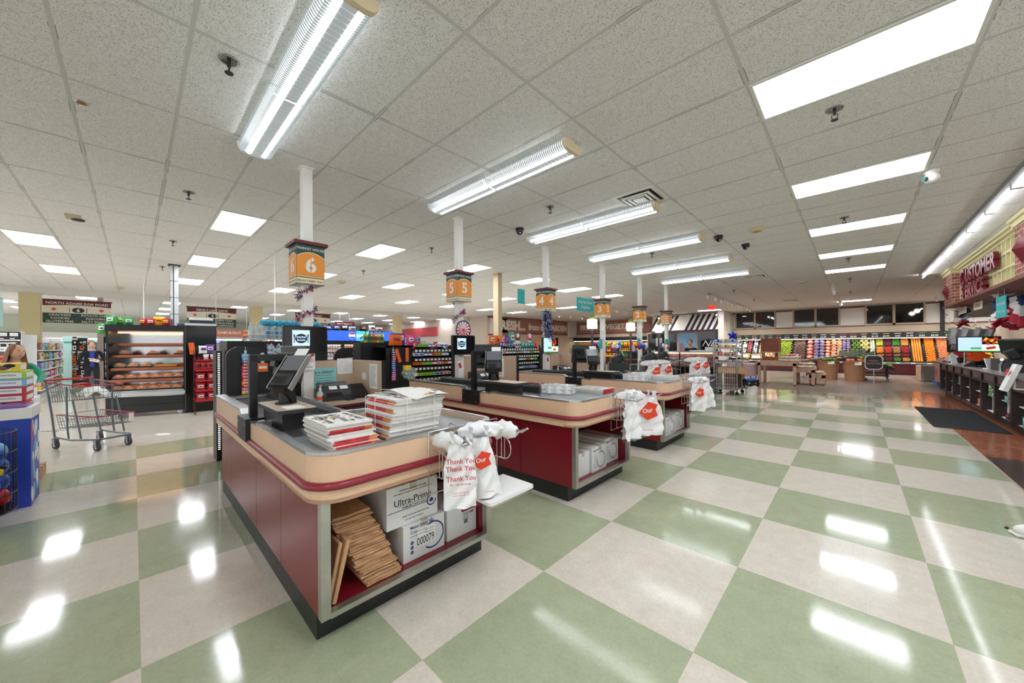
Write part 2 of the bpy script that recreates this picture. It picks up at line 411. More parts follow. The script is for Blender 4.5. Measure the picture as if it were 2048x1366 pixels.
for q, (y, n_) in enumerate(((2.97, '5'), (5.06, '4'), (7.1, 'three, over the nearer beacon'), (9.2, 'two, over the middle beacon'), (11.27, 'express, farthest of the strips'))):
    dup(s0, (s0.location.x, y, CZ), label='long ribbed fluorescent strip light above register lane ' + n_)
# continuous strip along the service desk
msteel_refl = mat('silver_reflector', '8C9092', .3, .3)
r = thing('strip_light', 'continuous open tube light running along the customer service fascia', 'ceiling light', (1.47, 10, CZ))
b = MB(); y0 = -1.0; y1 = 15.7
b.prism([(-.06, -.005), (.06, -.005), (.05, -.06), (-.05, -.06)], y0, y1, 0, lambda u, z, y: (1.43 + u, y, CZ + z)); b.build('housing', msteel_refl, r)
y = y0
while y < y1 - .3:
    b = MB(); b.cyl((1.485, y + .05, CZ - .085), (1.485, y + 1.17, CZ - .085), .015, 8); b.build('tube', mtube, r)
    b = MB(); b.box(1.43, y - .03, CZ - .11, 1.52, y + .05, CZ - .055); b.build('lamp_holder', WHITE, r)
    y += 1.22
# ================================================================= CHECKOUT LANES
mtop = mat('grey_laminate_top', '8E9296', .3, noise=.12, nscale=40); mbelt = mat('black_belt', '1B1C1F', .35, noise=.15, nscale=30)
mtoe = mat('dark_toe_kick', '1E211F', .45, noise=.2, nscale=6); malu = mat('aluminium_trim', 'B7B7AE', .35, .85, noise=.08, nscale=12); mmarb = mat('maroon_bumper', '8A2230', .3)
mdesk = mat('sand_desk_laminate', 'C3AD98', .45, noise=.04, nscale=30); mpart = mat('sand_partition', 'C9AF97', .6, noise=.03, nscale=20)
LY = 2.2
def lane(lab):
    r = thing('checkout_counter', lab, 'checkout counter', (-3.0, 1.2, 0), 'checkout counters')
    b = MB(); b.box(-4.72, .63, 0, -2.9, 1.12, .142); b.box(-2.9, .63, 0, -1.97, 1.735, .142); b.build('toe_kick', mtoe, r)
    xs = [-4.72, -4.24, -3.22, -2.57, -1.9]
    for a, c in zip(xs[:-1], xs[1:]):
        b = MB(); b.box(a + .003, .622, .142, c - .003, .64, .735); sp = b.build('side_panel', MAROON, r)
        b = MB(); b.cyl((a + .1, .624, .655), (a + .1, .614, .655), .011, 10); b.cyl((a + .1, .615, .655), (a + .1, .612, .655), .004, 8); b.build('lock', CHROME, sp)
    b = MB(); b.box(-4.72, .64, .142, -4.7, 1.12, .735); b.box(-4.7, 1.1, .142, -2.9, 1.12, .735); b.box(-2.9, 1.1, .142, -2.88, 1.73, .735); b.box(-2.88, 1.71, .142, -1.9, 1.735, .735)
    b.build('back_panel', MAROON, r)
    b = MB(); b.box(-2.5, .64, .142, -1.9, 1.71, .162); b.box(-2.52, .64, .142, -2.5, 1.71, .72); b.build('bagging_shelf', MAROON, r)
    b = MB()
    for y0, y1 in ((.62, .665), (1.70, 1.745)): b.box(-1.915, y0, .142, -1.872, y1, .73)
    b.box(-1.915, .665, .138, -1.872, 1.70, .166); b.build('edge_trim', malu, r)
    # apron: conveyor side (slightly higher) and rounded bagging end
    out = rrect(-2.98, .58, -1.83, 1.775, .15, 8, (1, 0, 0, 1)); inn = rrect(-2.94, .62, -1.87, 1.735, .11, 8, (1, 0, 0, 1))
    b = MB(); b.ring(out, inn, .715, .957); b.prism(out, .715, .735); 
    b.prism([(-4.72, .715), (-2.98, .715), (-2.98, .94), (-3.46, .94), (-3.53, .985), (-4.72, .985)], .58, .62, 0, lambda x, z, y: (x, y, z))
    b.box(-4.72, .62, .715, -4.68, 1.1, .96); b.box(-4.72, 1.06, .715, -2.9, 1.1, .96)
    b.box(-4.70, .6, .715, -2.9, 1.08, .735)
    b.build('apron', BEIGE, r)
    b = MB(); b.prism(inn, .915, .93); b.build('bagging_top', mtop, r)
    b = MB(); b.ring(rrect(-2.98, .576, -1.826, 1.779, .154, 8, (1, 0, 0, 1)), rrect(-2.93, .612, -1.862, 1.743, .118, 8, (1, 0, 0, 1)), .951, .967); b.build('rim', STEEL, r)
    b = MB(); b.tube([(x, y, .80) for x, y in [(-4.72, .578)] + [(q[0], q[1]) for q in rrect(-2.98, .575, -1.825, 1.78, .155, 8, (1, 0, 0, 1))[-9:]] + [(q[0], q[1]) for q in rrect(-2.98, .575, -1.825, 1.78, .155, 8, (1, 0, 0, 1))[:9]] + [(-2.98, 1.78)]], .021, 8)
    b.build('bumper', mmarb, r)
    b = MB(); b.box(-4.6, .66, .93, -2.98, 1.0, .948); b.cyl((-4.6, .66, .937), (-4.6, 1.0, .937), .012, 10); b.build('conveyor_belt', mbelt, r)
    b = MB(); b.prism([(-4.74, .983), (-3.525, .983), (-3.455, .938), (-2.98, .938), (-2.98, .95), (-3.45, .95), (-3.52, .997), (-4.74, .997)], .575, .655, 0, lambda x, z, y: (x, y, z))
    b.box(-4.74, .655, .955, -4.6, 1.1, .975); b.build('conveyor_rail', STEEL, r)
    b = MB(); b.prism([(1.0, .93), (1.08, .93), (1.08, 1.0), (1.055, 1.025), (1.02, 1.025), (1.0, 1.0)], -4.55, -2.62, 0, lambda y, z, x: (x, y, z))
    b.build('guard_rail', DARK, r)
    b = MB(); b.box(-2.62, .995, .93, -2.59, 1.085, 1.03); b.build('guard_rail_end', STEEL, r)
    b = MB(); b.box(-2.95, .66, .925, -2.45, 1.0, .936); b.cbox((-2.7, .83, .937), (.3, .16, .006), 1); b.build('scanner_plate', [STEEL, GLASS], r)
    # pin pad platform
    b = MB(); b.cbox((-2.92, .725, 1.0), (.48, .13, .14), 0); b.build('platform_pedestal', BLACK, r)
    b = MB(); b.prism(rrect(-3.20, .625, -2.63, .86, .03, 4), 1.05, 1.074, 1, mtop=0); b.build('platform_top', [mdesk, DARK], r)
    # black bracket with post and arm
    b = MB(); b.box(-3.455, .55, .80, -3.165, .58, .955); b.box(-3.455, .55, .955, -3.165, .68, .962)
    for x, z in ((-3.42, .83), (-3.20, .83), (-3.42, .92), (-3.20, .92)): b.cyl((x, .551, z), (x, .546, z), .007, 8, 1)
    b.build('post_bracket', [BLACK, STEEL], r)
    b = MB(); b.box(-3.345, .60, .96, -3.295, .65, 1.42); b.cbox((-3.32, .74, 1.40), (.05, .26, .05)); b.build('post', BLACK, r)
    # cashier stand
    b = MB(); b.prism(rrect(-4.5, 1.3, -3.92, 1.88, .02, 3), .87, .90); b.build('cashier_desk', mdesk, r)
    b = MB(); b.box(-4.5, 1.3, .84, -3.94, 1.88, .87); b.box(-4.5, 1.84, 0, -3.6, 1.88, .84); b.box(-4.5, 1.3, 0, -4.47, 1.84, .84); b.build('desk_frame', MAROON, r)
    b = MB(); b.box(-4.4, 1.36, .70, -3.96, 1.78, .83); b.box(-3.96, 1.37, .71, -3.95, 1.77, .82); b.box(-3.95, 1.5, .75, -3.945, 1.66, .757, 1); b.build('cash_drawer', [DARK, BLACK], r)
    b = MB(); b.box(-4.58, 1.44, .60, -4.55, 1.9, 1.32); b.box(-4.58, 1.9, .2, -3.8, 1.93, 1.32); b.build('partition', mpart, r)
    b = MB(); b.box(-3.8, 1.895, .2, -3.785, 1.935, 1.325); b.build('partition_edge', BLACK, r)
    return r
L6 = lane('checkout counter nearest, lane 6, with two newspaper bundles on its end')
L5 = dup(L6, (-3.0, 1.2 + LY, 0), label='checkout counter of lane 5, with a thin newspaper stack and wire holder')
L4 = dup(L6, (-3.03, 1.2 + 2 * LY, 0), label='checkout counter of lane 4, farthest of the three beige ones, cluttered with bags')

# ---------------------------------------------------------------- poles, lane signs, displays
def polebox(y, num, street, lab, x=-4.48, sfx=''):
    r = thing('sign_pole', lab + ' post', 'pole', (x, y, 0), 'white register poles')
    b = MB(); b.box(x - .05, y - .05, .0, x + .05, y + .05, CZ - .02); b.build('shaft', WHITE, r)
    b = MB(); b.box(x - .065, y - .065, CZ - .02, x + .065, y + .065, CZ - .001); b.build('ceiling_collar', WHITE, r)
    s = thing('lane_sign', lab, 'lane sign', (x, y, 2.4), 'lane number signs')
    z0, z1, h = 2.175, 2.605, .139
    b = MB(); b.ring([(x - h, y - h), (x + h, y - h), (x + h, y + h), (x - h, y + h)], [(x - .052, y - .052), (x + .052, y - .052), (x + .052, y + .052), (x - .052, y + .052)], z0, z1); b.build('box', WHITE, s)
    b = MB(); k = h + .03; b.ring([(x - k, y - k), (x + k, y - k), (x + k, y + k), (x - k, y + k)], [(x - .052, y - .052), (x + .052, y - .052), (x + .052, y + .052), (x - .052, y + .052)], z1, z1 + .035); b.build('cap', BURG, s)
    for d, rx in (((1, 0), (0, 1, 0)), ((0, -1), (1, 0, 0)), ((0, 1), (-1, 0, 0)), ((-1, 0), (0, -1, 0))):
        b = MB(); e = h + .003; rxv = V(rx)
        fp = lambda u, z, dd=0: (x + d[0] * (e + dd) + rxv.x * u, y + d[1] * (e + dd) + rxv.y * u, z)
        arc = lambda u: z1 - .13 + .05 * (1 - (u / h) ** 2) if True else 0
        us = [-h + 2 * h * q / 10 for q in range(11)]
        def band(f0, f1, m, dd):
            for ua, ub in zip(us[:-1], us[1:]): b.quad(fp(ua, f0(ua), dd), fp(ub, f0(ub), dd), fp(ub, f1(ub), dd), fp(ua, f1(ua), dd), m)
        band(lambda u: z0, lambda u: z1, 1, -.0015)
        band(lambda u: z0 + .085, lambda u: arc(u) - .008, 2, 0); band(lambda u: arc(u) - .008, lambda u: arc(u), 3, 0)
        band(lambda u: z0 + .005, lambda u: z0 + .065, 3, 0); band(lambda u: z0 + .075, lambda u: z0 + .083, 3, 0)
        b.text('MARKET HOUSE', fp(0, z1 - .058, .001), rx, (0, 0, 1), .038, 4, bold=.005)
        b.text(street, fp(0, z0 + .022, .001), rx, (0, 0, 1), .032 if len(street) < 16 else .025, 5, bold=.004)
        if len(num) == 1:
            b.text(num, fp(0, z0 + .135, .001), rx, (0, 0, 1), .22, 4, bold=.035)
            b.quad(fp(-.004, z0 + .12, .003), fp(.004, z0 + .12, .003), fp(.004, z0 + .30, .003), fp(-.004, z0 + .30, .003), 2)
        else:
            b.text(num, fp(0, z0 + .24, .001), rx, (0, 0, 1), .062, 4, bold=.02)
        b.build('sign_face', [WHITE, GREEN, SIGNOR, SIGNCREAM, WHITE, INK], s)
    return r
polebox(1.353, '6', 'BEAN CREEK WAY', 'lane sign 6, the nearest orange and green one')
polebox(3.53, '5', 'MAPLE GROVE AVENUE', 'orange and green lane sign 5 on white pole', -4.5)
polebox(5.80, '4', 'HAWKEYE STREET', 'orange and green lane sign 4 above blue tinsel', -4.55)
polebox(8.12, '3', 'ONE WAY', 'orange and green lane sign 3 beside teal hanging sign', -4.57)
polebox(10.4, '2', 'ONE WAY', 'orange and green lane sign 2 between signs 3 and EXPRESS', -4.62)
polebox(12.45, 'EXPRESS\n10 ITEMS\nOR LESS', 'ONE WAY', 'farthest small orange lane sign, express lane', -4.6)

mscr = mat('lit_screen_pale_blue', 'BCDDF2', .3, emit=.42, ecol='BCDDF2'); mscrw = mat('lit_screen_white', 'F5F8FB', .3, emit=.5); mscrg = mat('lit_screen_green', '4FA83A', .3, emit=.35)
mscrd = mat('lit_screen_photo_red', 'C53A1E', .3, emit=.3); mscry = mat('lit_screen_photo_yellow', 'E8C62C', .3, emit=.35); mscrk = mat('dark_screen', '101216', .12); mnavyl = mat('logo_navy', '14203C', .4)
def plate_logo(b, o, rx, ux, s, mdark, mwhite, tx=('market', 'house')):
    rx, ux, o = V(rx), V(ux), V(o); n = rx.cross(ux)
    pts = [o + rx * (cos(2 * pi * k / 24) * .40 * s) + ux * (sin(2 * pi * k / 24) * .34 * s) + n * .001 for k in range(24)]
    b.add(pts, [tuple(range(24))], mdark)
    for sx in (-1, 1):
        for q, (u0, u1, v0, v1) in enumerate(((.42, .47, -.33, .12), (.40, .49, .10, .30))):
            l = [o + rx * (sx * u * s) + ux * (v * s) + n * .001 for u, v in ((u0, v0), (u1, v0), (u1, v1), (u0, v1))]
            b.add(l if sx > 0 else l[::-1], [(0, 1, 2, 3)], mdark)
    b.text(tx[0], o + ux * (.04 * s) + n * .0015, rx, ux, .22 * s, mwhite, bold=.02); b.text(tx[1], o - ux * (.17 * s) + n * .0015, rx, ux, .22 * s, mwhite, bold=.02)
def display(x, y, z, lab, lit, rz=0, w_=.44, h_=.30):
    r = thing('monitor', lab, 'monitor', (x, y, z), 'customer displays')
    b = MB(); b.cbox((x, y, z), (.05, w_, h_), 0, bev=.006); b.build('casing', BLACK, r)
    b = MB(); X = x + .0256
    b.quad((X, y - w_ / 2 + .012, z - h_ / 2 + .014), (X, y + w_ / 2 - .012, z - h_ / 2 + .014), (X, y + w_ / 2 - .012, z + h_ / 2 - .012), (X, y - w_ / 2 + .012, z + h_ / 2 - .012), 0)
    if not lit:
        yc = y - .05; b.cbox((X, yc, z + .02), (.001, .17, .17), 1); plate_logo(b, (X + .001, yc, z + .015), (0, 1, 0), (0, 0, 1), .15, 2, 1)
    else:
        X += .0008; a0, a1 = y - w_ / 2 + .014, y + w_ / 2 - .014; zb, zt = z - h_ / 2 + .016, z + h_ / 2 - .014; ym = a0 + (a1 - a0) * .55
        q = lambda ya, za, yb, zb_, m: b.quad((X, ya, za), (X, yb, za), (X, yb, zb_), (X, ya, zb_), m)
        q(a0, zb, ym, zt, 1); q(ym, zb, a1, zb + (zt - zb) * .42, 3); q(ym, zb + (zt - zb) * .42, a1, zt, 5); X += .0005
        q(a0, zb, a1, zb + .02, 4); q(a0 + (ym - a0) * .5, zb + .075, ym - .004, zb + .115, 4)
        for k in range(9):
            b.cbox((X, ym + .03 + random.random() * (a1 - ym - .06), zb + (zt - zb) * (.5 + .4 * random.random())), (.001, .05, .04), random.choice((6, 7)), rot=(random.random() * 3, 0, 0))
        b.cbox((X, ym + .09, zb + .06), (.001, .09, .045), 6, rot=(.2, 0, 0))
        for k in range(4): q(a0 + .01, zb + .13 + k * .03, a0 + .15, zb + .132 + k * .03, 2)
    b.build('screen', [mscrk, mscr, mnavyl, mscrw, mscrg, mscrk, mscrd, mscry], r)
    b = MB(); b.box(x - .13, y - .03, z - .03, x - .025, y + .03, z + .03); b.build('wall_mount', BLACK, r)
    return r
display(-4.36, 1.30, 1.56, 'wide black monitor showing plate logo at lane 6', 0)
display(-4.38, 3.515, 1.50, 'wide black monitor showing plate logo at lane 5', 0)
display(-4.45, 5.80, 1.49, 'lit customer display with blue and food panels at lane 4', 1, w_=.5, h_=.32)

def pinpad(x, y, z, lab, rz=0, tilt=-.62):
    r = thing('card_terminal', lab, 'card terminal', (x, y, z), 'card terminals')
    r.rotation_euler = (0, 0, rz)
    M = Euler((tilt, 0, 0)).to_matrix()   # local: screen faces -y, tilted up
    b = MB(); f = lambda p: tuple(M @ V(p))
    def add(c, d, m, bev=0): b.cbox(f(c), d, m, rot=M, bev=bev)
    add((0, 0, .15), (.23, .045, .33), 0, .012); o1 = b.build('body', BLACK, r, False)
    b = MB(); add((0, -.024, .235), (.205, .004, .15), 0); b.build('screen', mat('grey_touch_screen', '6E7176', .12), r, False)
    b = MB(); add((0, -.03, .065), (.2, .03, .11), 0, .01); add((-.01, -.047, .055), (.11, .012, .07), 1, .005); b.build('card_slot', [DARK, BLACK], r, False)
    for sx in (-1, 1):
        b = MB(); add((sx * .118, -.008, .15), (.008, .05, .33), 0, .003); b.build('side_trim', STEEL, r, False)
    b = MB(); b.prism([(.05, -.12), (.09, -.12), (.075, 0), (.0, .03), (-.03, 0)], -.07, .07, 0, lambda u, v, x_: (x_, u, v)); b.cyl((0, .05, -.12), (0, .05, -.03), .055, 14); b.cyl((0, .05, -.13), (0, .05, -.12), .08, 16); b.build('stand', BLACK, r, False)
    b = MB(); add((.03, -.028, .345), (.13, .003, .07), 0); b.build('receipt_note', PAPER, r, False)
    return r
p6 = pinpad(-2.96, .72, 1.188, 'black card terminal on stand, nearest, at lane 6', .45); p6.scale = (.86, .86, .86)
dup(p6, (-3.10, .74 + LY, 1.188), (0, 0, .75), label='black card terminal facing the camera at lane 5')
dup(p6, (-3.06, .74 + 2 * LY, 1.188), (0, 0, .8), label='black card terminal facing the camera at lane 4')
def posmon(x, y, z, rz, lab):
    r = thing('register_screen', lab, 'monitor', (x, y, z), 'register screens seen from behind'); r.rotation_euler = (R(-14), 0, rz)
    b = MB(); b.cbox((0, 0, 0), (.36, .035, .31), 0, bev=.008)
    b.prism([(-.14, -.12), (.14, -.12), (.14, .10), (-.14, .10)], -.07, -.018, 0, lambda u, v, y_: (u * (1 if y_ > -.05 else .8), y_, v * (1 if y_ > -.05 else .8)))
    b.build('casing', DARK, r, False)
    b = MB(); b.quad((.165, .0185, -.14), (-.165, .0185, -.14), (-.165, .0185, .14), (.165, .0185, .14)); b.build('screen', mscrk, r, False)
    b = MB(); b.cyl((0, -.05, 0), (0, -.12, 0), .03, 10); b.cbox((0, -.13, 0), (.07, .03, .09)); b.build('tilt_mount', BLACK, r, False)
    return r
m6 = posmon(-3.38, .90, 1.34, .25, 'grey register screen seen edge on behind card terminal, lane 6')
dup(m6, (-3.42, .90 + LY, 1.35), (R(-14), 0, .25), label='grey register screen seen from behind on black post, lane 5')
dup(m6, (-3.38, .90 + 2 * LY, 1.34), (R(-14), 0, .3), label='grey register screen seen from behind on black post, lane 4')

# ---------------------------------------------------------------- bag racks with plastic bags
mbag = mat('white_plastic_bag', 'F0F0F0', .45, alpha=1, bump=.5, nscale=30); mwing = mat('white_wing_shelf', 'ECEDEB', .35)
morr = mat('bag_print_orange_red', 'E2401F', .5); mredp = mat('bag_print_red', 'C2253A', .55)
def bag(w_, h_, seed, text=0, logo=0, curl=.03, flare=0):
    """a plastic carrier bag hanging in its own x-z plane, front towards -y, top at z = 0"""
    rnd = random.Random(seed); ph = rnd.random() * 6; b = MB()
    def sh(u, v):   # u across, v down
        nar = .62 + .38 * min(1, v * 2.6)
        x = (u - .5) * w_ * nar + flare * v * v * w_
        y = curl * sin(u * 7 + ph + v * 3) * (.3 + v) + .012 * sin(v * 23 + u * 11) + (.02 if 0 else 0)
        return (x, y - .02 * sin(pi * u), -v * h_)
    b.grid(sh, 14, 18, 0)
    b.grid(lambda u, v: (sh(u, v)[0], -sh(u, v)[1] * .4 + .035 * sin(pi * u) + .012, sh(u, v)[2]), 14, 18, 0)
    for sx in (.1, .9):
        b.grid(lambda u, v: (sh(sx + (u - .5) * .22, 0)[0], .02 * sin(v * 8 + u * 5), .0 + .07 * v - .004), 3, 4, 0)
    o = V(sh(.5, .4))
    if text:
        for k in range(3): b.text('Thank You', V(sh(.5, .27 + k * .13)) + V((0, -curl - .014, 0)), (1, 0, 0), (0, 0, 1), w_ * .215, 1, bold=.012, sx=.95)
        b.text('for your patronage', V(sh(.5, .62)) + V((0, -curl - .014, 0)), (1, 0, 0), (0, 0, 1), w_ * .085, 1)
        for k in range(2): b.text('please recycle this bag', V(sh(.5, .73 + k * .03)) + V((0, -curl - .014, 0)), (1, 0, 0), (0, 0, 1), w_ * .055, 1)
    if logo:
        c = V(sh(.5, .34)) + V((0, -curl - .012, 0)); s_ = w_ * .3
        b.add([c + V((-s_, 0, -.02)), c + V((-.1 * s_, 0, -s_)), c + V((s_, 0, -.55 * s_)), c + V((.75 * s_, 0, .1 * s_)), c + V((s_, 0, .6 * s_)), c + V((0, 0, .9 * s_))], [(0, 1, 2, 3, 4, 5)], 2)
        b.text('Our', c + V((-.05 * s_, -.001, -.2 * s_)), (1, -0, .15), (-.15, 0, 1), s_ * .62, 3, bold=.02)
        b.text('our family', V(sh(.55, .88)) + V((0, -curl - .012, 0)), (1, 0, 0), (0, 0, 1), w_ * .07, 2)
    return b
def rack(y, lab, n=1, wing=True, x0=-1.83, group='bag racks on the counter ends'):
    r = thing('bag_rack', lab, 'bag rack', (x0, y + .3, .7), group)
    b = MB(); W = .004
    # two rods with upturned ends pointing away from the counter, two hoops and the back frame
    for yy in (y + .05, y + .52): b.tube([(x0 + .005, yy, .93), (x0 + .26, yy, .925), (x0 + .31, yy, .945), (x0 + .325, yy, .955)], .0055, 6); b.tube([(x0 + .005, yy + .02, .92), (x0 + .26, yy + .02, .915), (x0 + .32, yy + .01, .95)], .0055, 6)
    b.build('hanging_rods', CHROME, r)
    b = MB()
    b.tube([(x0 + .004, y, .60), (x0 + .004, y, .97), (x0 + .004, y + .56, .97), (x0 + .004, y + .56, .60)], .004, 6, close=True)
    for k in range(1, 5): b.tube([(x0 + .004, y + k * .112, .97), (x0 + .012, y + k * .112, .60)], .003, 5)
    b.tube([(x0, y + .2, .975), (x0 - .05, y + .2, .985), (x0 - .07, y + .2, .968)], .004, 6); b.tube([(x0, y + .4, .975), (x0 - .05, y + .4, .985), (x0 - .07, y + .4, .968)], .004, 6)
    b.build('back_frame', CHROME, r)
    for yy in (y + .03, y + .54):
        b = MB(); b.tube([(x0 + .005, yy, .86)] + [(x0 + .09 + .07 * sin(a), yy, .785 + .075 * cos(a)) for a in [k * pi / 8 for k in range(9)]] + [(x0 + .005, yy, .71)], .0045, 6)
        for k in range(2): b.tube([(x0 + .07 + k * .03, yy, .87), (x0 + .07 + k * .03, yy, .71)], .0035, 5)
        b.build('side_hoop', CHROME, r)
    if wing:
        b = MB(); b.prism(rrect(x0 + .005, y + .22, x0 + .30, y + .62, .025, 4, (1, 0, 0, 1)), .545, .563); b.build('wing_shelf', mwing, r)
        b = MB(); b.box(x0 + .005, y + .24, .42, x0 + .015, y + .5, .545); b.prism([(0, .545), (.12, .545), (0, .43)], y + .3, y + .31, 0, lambda u, z, yy: (x0 + .012 + u, yy, z)); b.build('bracket', MAROON, r)
    return r
def hang(bm, x, y, z, rz, lab, group='plastic carrier bags on racks'):
    o = bm.build('carrier_bag', [mbag, mredp, morr, WHITE]); o.location = (x, y, z); o.rotation_euler = (0, 0, rz); tag(o, lab, 'plastic bag', group); return o
def bunch(x, y, z, lx, ly, lab, seed):
    rnd = random.Random(seed); b = MB(); N = 26; ph = [rnd.random() * 6 for _ in range(6)]
    def f(u, v):
        a = 2 * pi * v; k = 1 + .25 * sin(9 * u + ph[0] + 3 * a) + .18 * sin(17 * u + 5 * a + ph[1])
        e = (sin(pi * min(max(u, .03), .97))) ** .45
        return (x + lx * (u - .5) + .03 * k * e * cos(a) * (ly / (lx + ly)) * 2, y + ly * (u - .5) + .05 * k * e * cos(a) * (lx / (lx + ly)), z + .052 * k * e * sin(a))
    b.grid(f, N, 12, 0); o = b.build('carrier_bag_pack', mbag); tag(o, lab, 'plastic bag', 'packs of carrier bags'); return o
rack(1.20, 'chrome bag rack with white wing shelf on lane 6 counter end')
hang(bag(.18, .36, 1, text=1, curl=.004), -1.60, 1.255, .935, pi / 2 - .55, 'white bag printed Thank You three times, hanging nearest')
hang(bag(.19, .36, 2, logo=1, curl=.02, flare=.3), -1.63, 1.42, .935, pi / 2 - .5, 'white bag with orange red diamond logo spilling onto wing shelf, lane 6')
hang(bag(.13, .28, 3, logo=1, curl=.02), -1.655, 1.34, .92, pi / 2 - .5, 'folded white bag with half hidden red logo between two bags')
bunch(-1.70, 1.25, .925, .22, .05, 'crumpled white bag bundle at inner rod, lane 6 rack', 4); bunch(-1.68, 1.47, .955, .1, .28, 'large crumpled white bag bundle on top, lane 6 rack', 5); bunch(-1.66, 1.66, .93, .20, .06, 'crumpled white bag bundle on outer rod, lane 6 rack', 6)
rack(1.20 + LY, 'chrome bag rack with white wing shelf on lane 5 counter end')
hang(bag(.34, .40, 7, logo=1, curl=.03), -1.60, 1.55 + LY, .93, pi / 2 - .75, 'wide white bag with red logo hanging at lane 5')
hang(bag(.22, .42, 8, curl=.03), -1.66, 1.33 + LY, .93, pi / 2 - .3, 'plain white bag on inner hooks at lane 5')
hang(bag(.2, .36, 9, curl=.03), -1.68, 1.68 + LY, .92, pi / 2 - .75, 'narrow white bag behind the wide one at lane 5')
bunch(-1.70, 1.38 + LY, .95, .2, .24, 'crumpled white bag bundle on lane 5 rack', 10)
b = MB(); b.box(-1.86, 1.30 + LY, .50, -1.62, 1.62 + LY, .515); tag(b.build('wing_shelf', mat('grey_wing_shelf', '6E7274', .4)), 'dark grey folding shelf below bag rack of lane 5', 'shelf')
rack(1.20 + 2 * LY, 'chrome bag rack with white wing shelf on lane 4 counter end', x0=-1.86)
hang(bag(.24, .42, 11, curl=.04, logo=1), -1.66, 1.30 + 2 * LY, .93, pi / 2 - .75, 'white bag with small red mark hanging at lane 4')
hang(bag(.22, .36, 12, curl=.04, flare=.3), -1.62, 1.48 + 2 * LY, .92, pi / 2 - .75, 'white bag twisted to one side at lane 4')
bunch(-1.70, 1.45 + 2 * LY, .95, .2, .3, 'crumpled white bag bundle on lane 4 rack', 13)

# ---------------------------------------------------------------- newspapers
mnews = mat('newsprint', 'E9E7E2', .8, noise=.05, nscale=40)
mphoto = mat('newsprint_photo_red', 'C8323A', .6, noise=.35, nscale=30); mphoto2 = mat('newsprint_photo_orange', 'E07A2E', .6, noise=.3, nscale=30); mphoto3 = mat('newsprint_photo_yellow', 'E5C64A', .6, noise=.2, nscale=30)
def paper(x0, y0, x1, y1, z, th, sk, lab, group, spine, top=False, seed=0):
    rnd = random.Random(seed); b = MB(); n = 5; jx, jy = sk
    for k in range(n):   # folded sheets, slightly shifted
        ox, oy = jx + rnd.uniform(-.004, .004), jy + rnd.uniform(-.004, .004)
        b.prism([(x0 + ox, y0 + oy), (x1 + ox, y0 + oy), (x1 + ox, y1 + oy), (x0 + ox, y1 + oy)], z + th * k / n, z + th * (k + .9) / n, 0)
    o = b.build('newspaper', mnews); tag(o, lab, 'newspaper', group)
    if spine:
        b = MB(); e = .0035
        if spine == 'y': xa = x1 + jx + .0055; b.quad((xa, y0 + jy + .01, z), (xa, y1 + jy - .05, z), (xa, y1 + jy - .05, z + th), (xa, y0 + jy + .01, z + th), 0); b.quad((xa, y1 + jy - .05, z + th * .1), (xa, y1 + jy - .005, z + th * .1), (xa, y1 + jy - .005, z + th * .9), (xa, y1 + jy - .05, z + th * .9), 1)
        else: ya = y0 + jy - .0055; b.quad((x0 + jx + .02, ya, z), (x1 + jx - .09, ya, z), (x1 + jx - .09, ya, z + th), (x0 + jx + .02, ya, z + th), 0); b.quad((x1 + jx - .09, ya, z + th * .1), (x1 + jx - .01, ya, z + th * .1), (x1 + jx - .01, ya, z + th * .9), (x1 + jx - .09, ya, z + th * .9), 1)
        b.build('spine_photo', [mphoto, mphoto2], o)
    if top:
        b = MB(); zt = z + th + .001; W_, H_ = x1 - x0, y1 - y0
        for k in range(26):
            u, v = rnd.random() * .82 + .04, rnd.random() * .86 + .03; a, c = rnd.uniform(.03, .12) * W_, rnd.uniform(.02, .08) * H_
            b.quad((x0 + jx + u * W_, y0 + jy + v * H_, zt), (x0 + jx + u * W_ + a, y0 + jy + v * H_, zt), (x0 + jx + u * W_ + a, y0 + jy + v * H_ + c, zt), (x0 + jx + u * W_, y0 + jy + v * H_ + c, zt), rnd.choice((0, 1, 2, 3, 3, 3)))
            zt += .00003
        for k in range(3): b.text('ads this week', (x0 + jx + W_ * .5, y0 + jy + H_ * (.15 + .33 * k), zt), (1, 0, 0), (0, 1, 0), .05, 3)
        b.build('front_page', [mphoto, mphoto2, mphoto3, INK], o)
    return o
def newsstack(x0, y0, x1, y1, z, n, th, lab, group, spine, lean, seed):
    rnd = random.Random(seed); sx = sy = 0
    for k in range(n):
        sx, sy = lean(k, rnd); paper(x0, y0, x1, y1, z + k * th, th * .97, (sx, sy), lab + (', topmost' if k == n - 1 else ''), group, spine(k), k == n - 1, seed + k)
newsstack(-2.34, .70, -1.97, .95, .931, 10, .0132, 'newspaper in the short slipping bundle with red spines', 'newspapers of the short bundle', lambda k: 'y' if k in (1, 2, 3, 6, 7) else 0, lambda k, r_: (-.010 * min(k, 5) - .003 * k + r_.uniform(-.008, .008) + .03, .0 + r_.uniform(-.012, .012)), 20)
newsstack(-2.31, 1.03, -1.95, 1.37, .931, 20, .01175, 'newspaper in the tall strapped bundle', 'newspapers of the tall bundle', lambda k: 'x' if k % 4 in (1, 2) else 0, lambda k, r_: (r_.uniform(-.008, .008), .0025 * k + r_.uniform(-.007, .007) - .02), 40)
b = MB()
def loop(x0, y0, x1, y1, z0, z1, ax, c):
    q = [(c, y0, z0), (c, y0, z1), (c, y1, z1), (c, y1, z0)] if ax == 'x' else [(x0, c, z0), (x0, c, z1), (x1, c, z1), (x1, c, z0)]
    b.tube(q, .0025, 4, close=True)
for c in (-2.2, -2.07): loop(-2.33, .99, -1.93, 1.425, .928, 1.172, 'x', c)
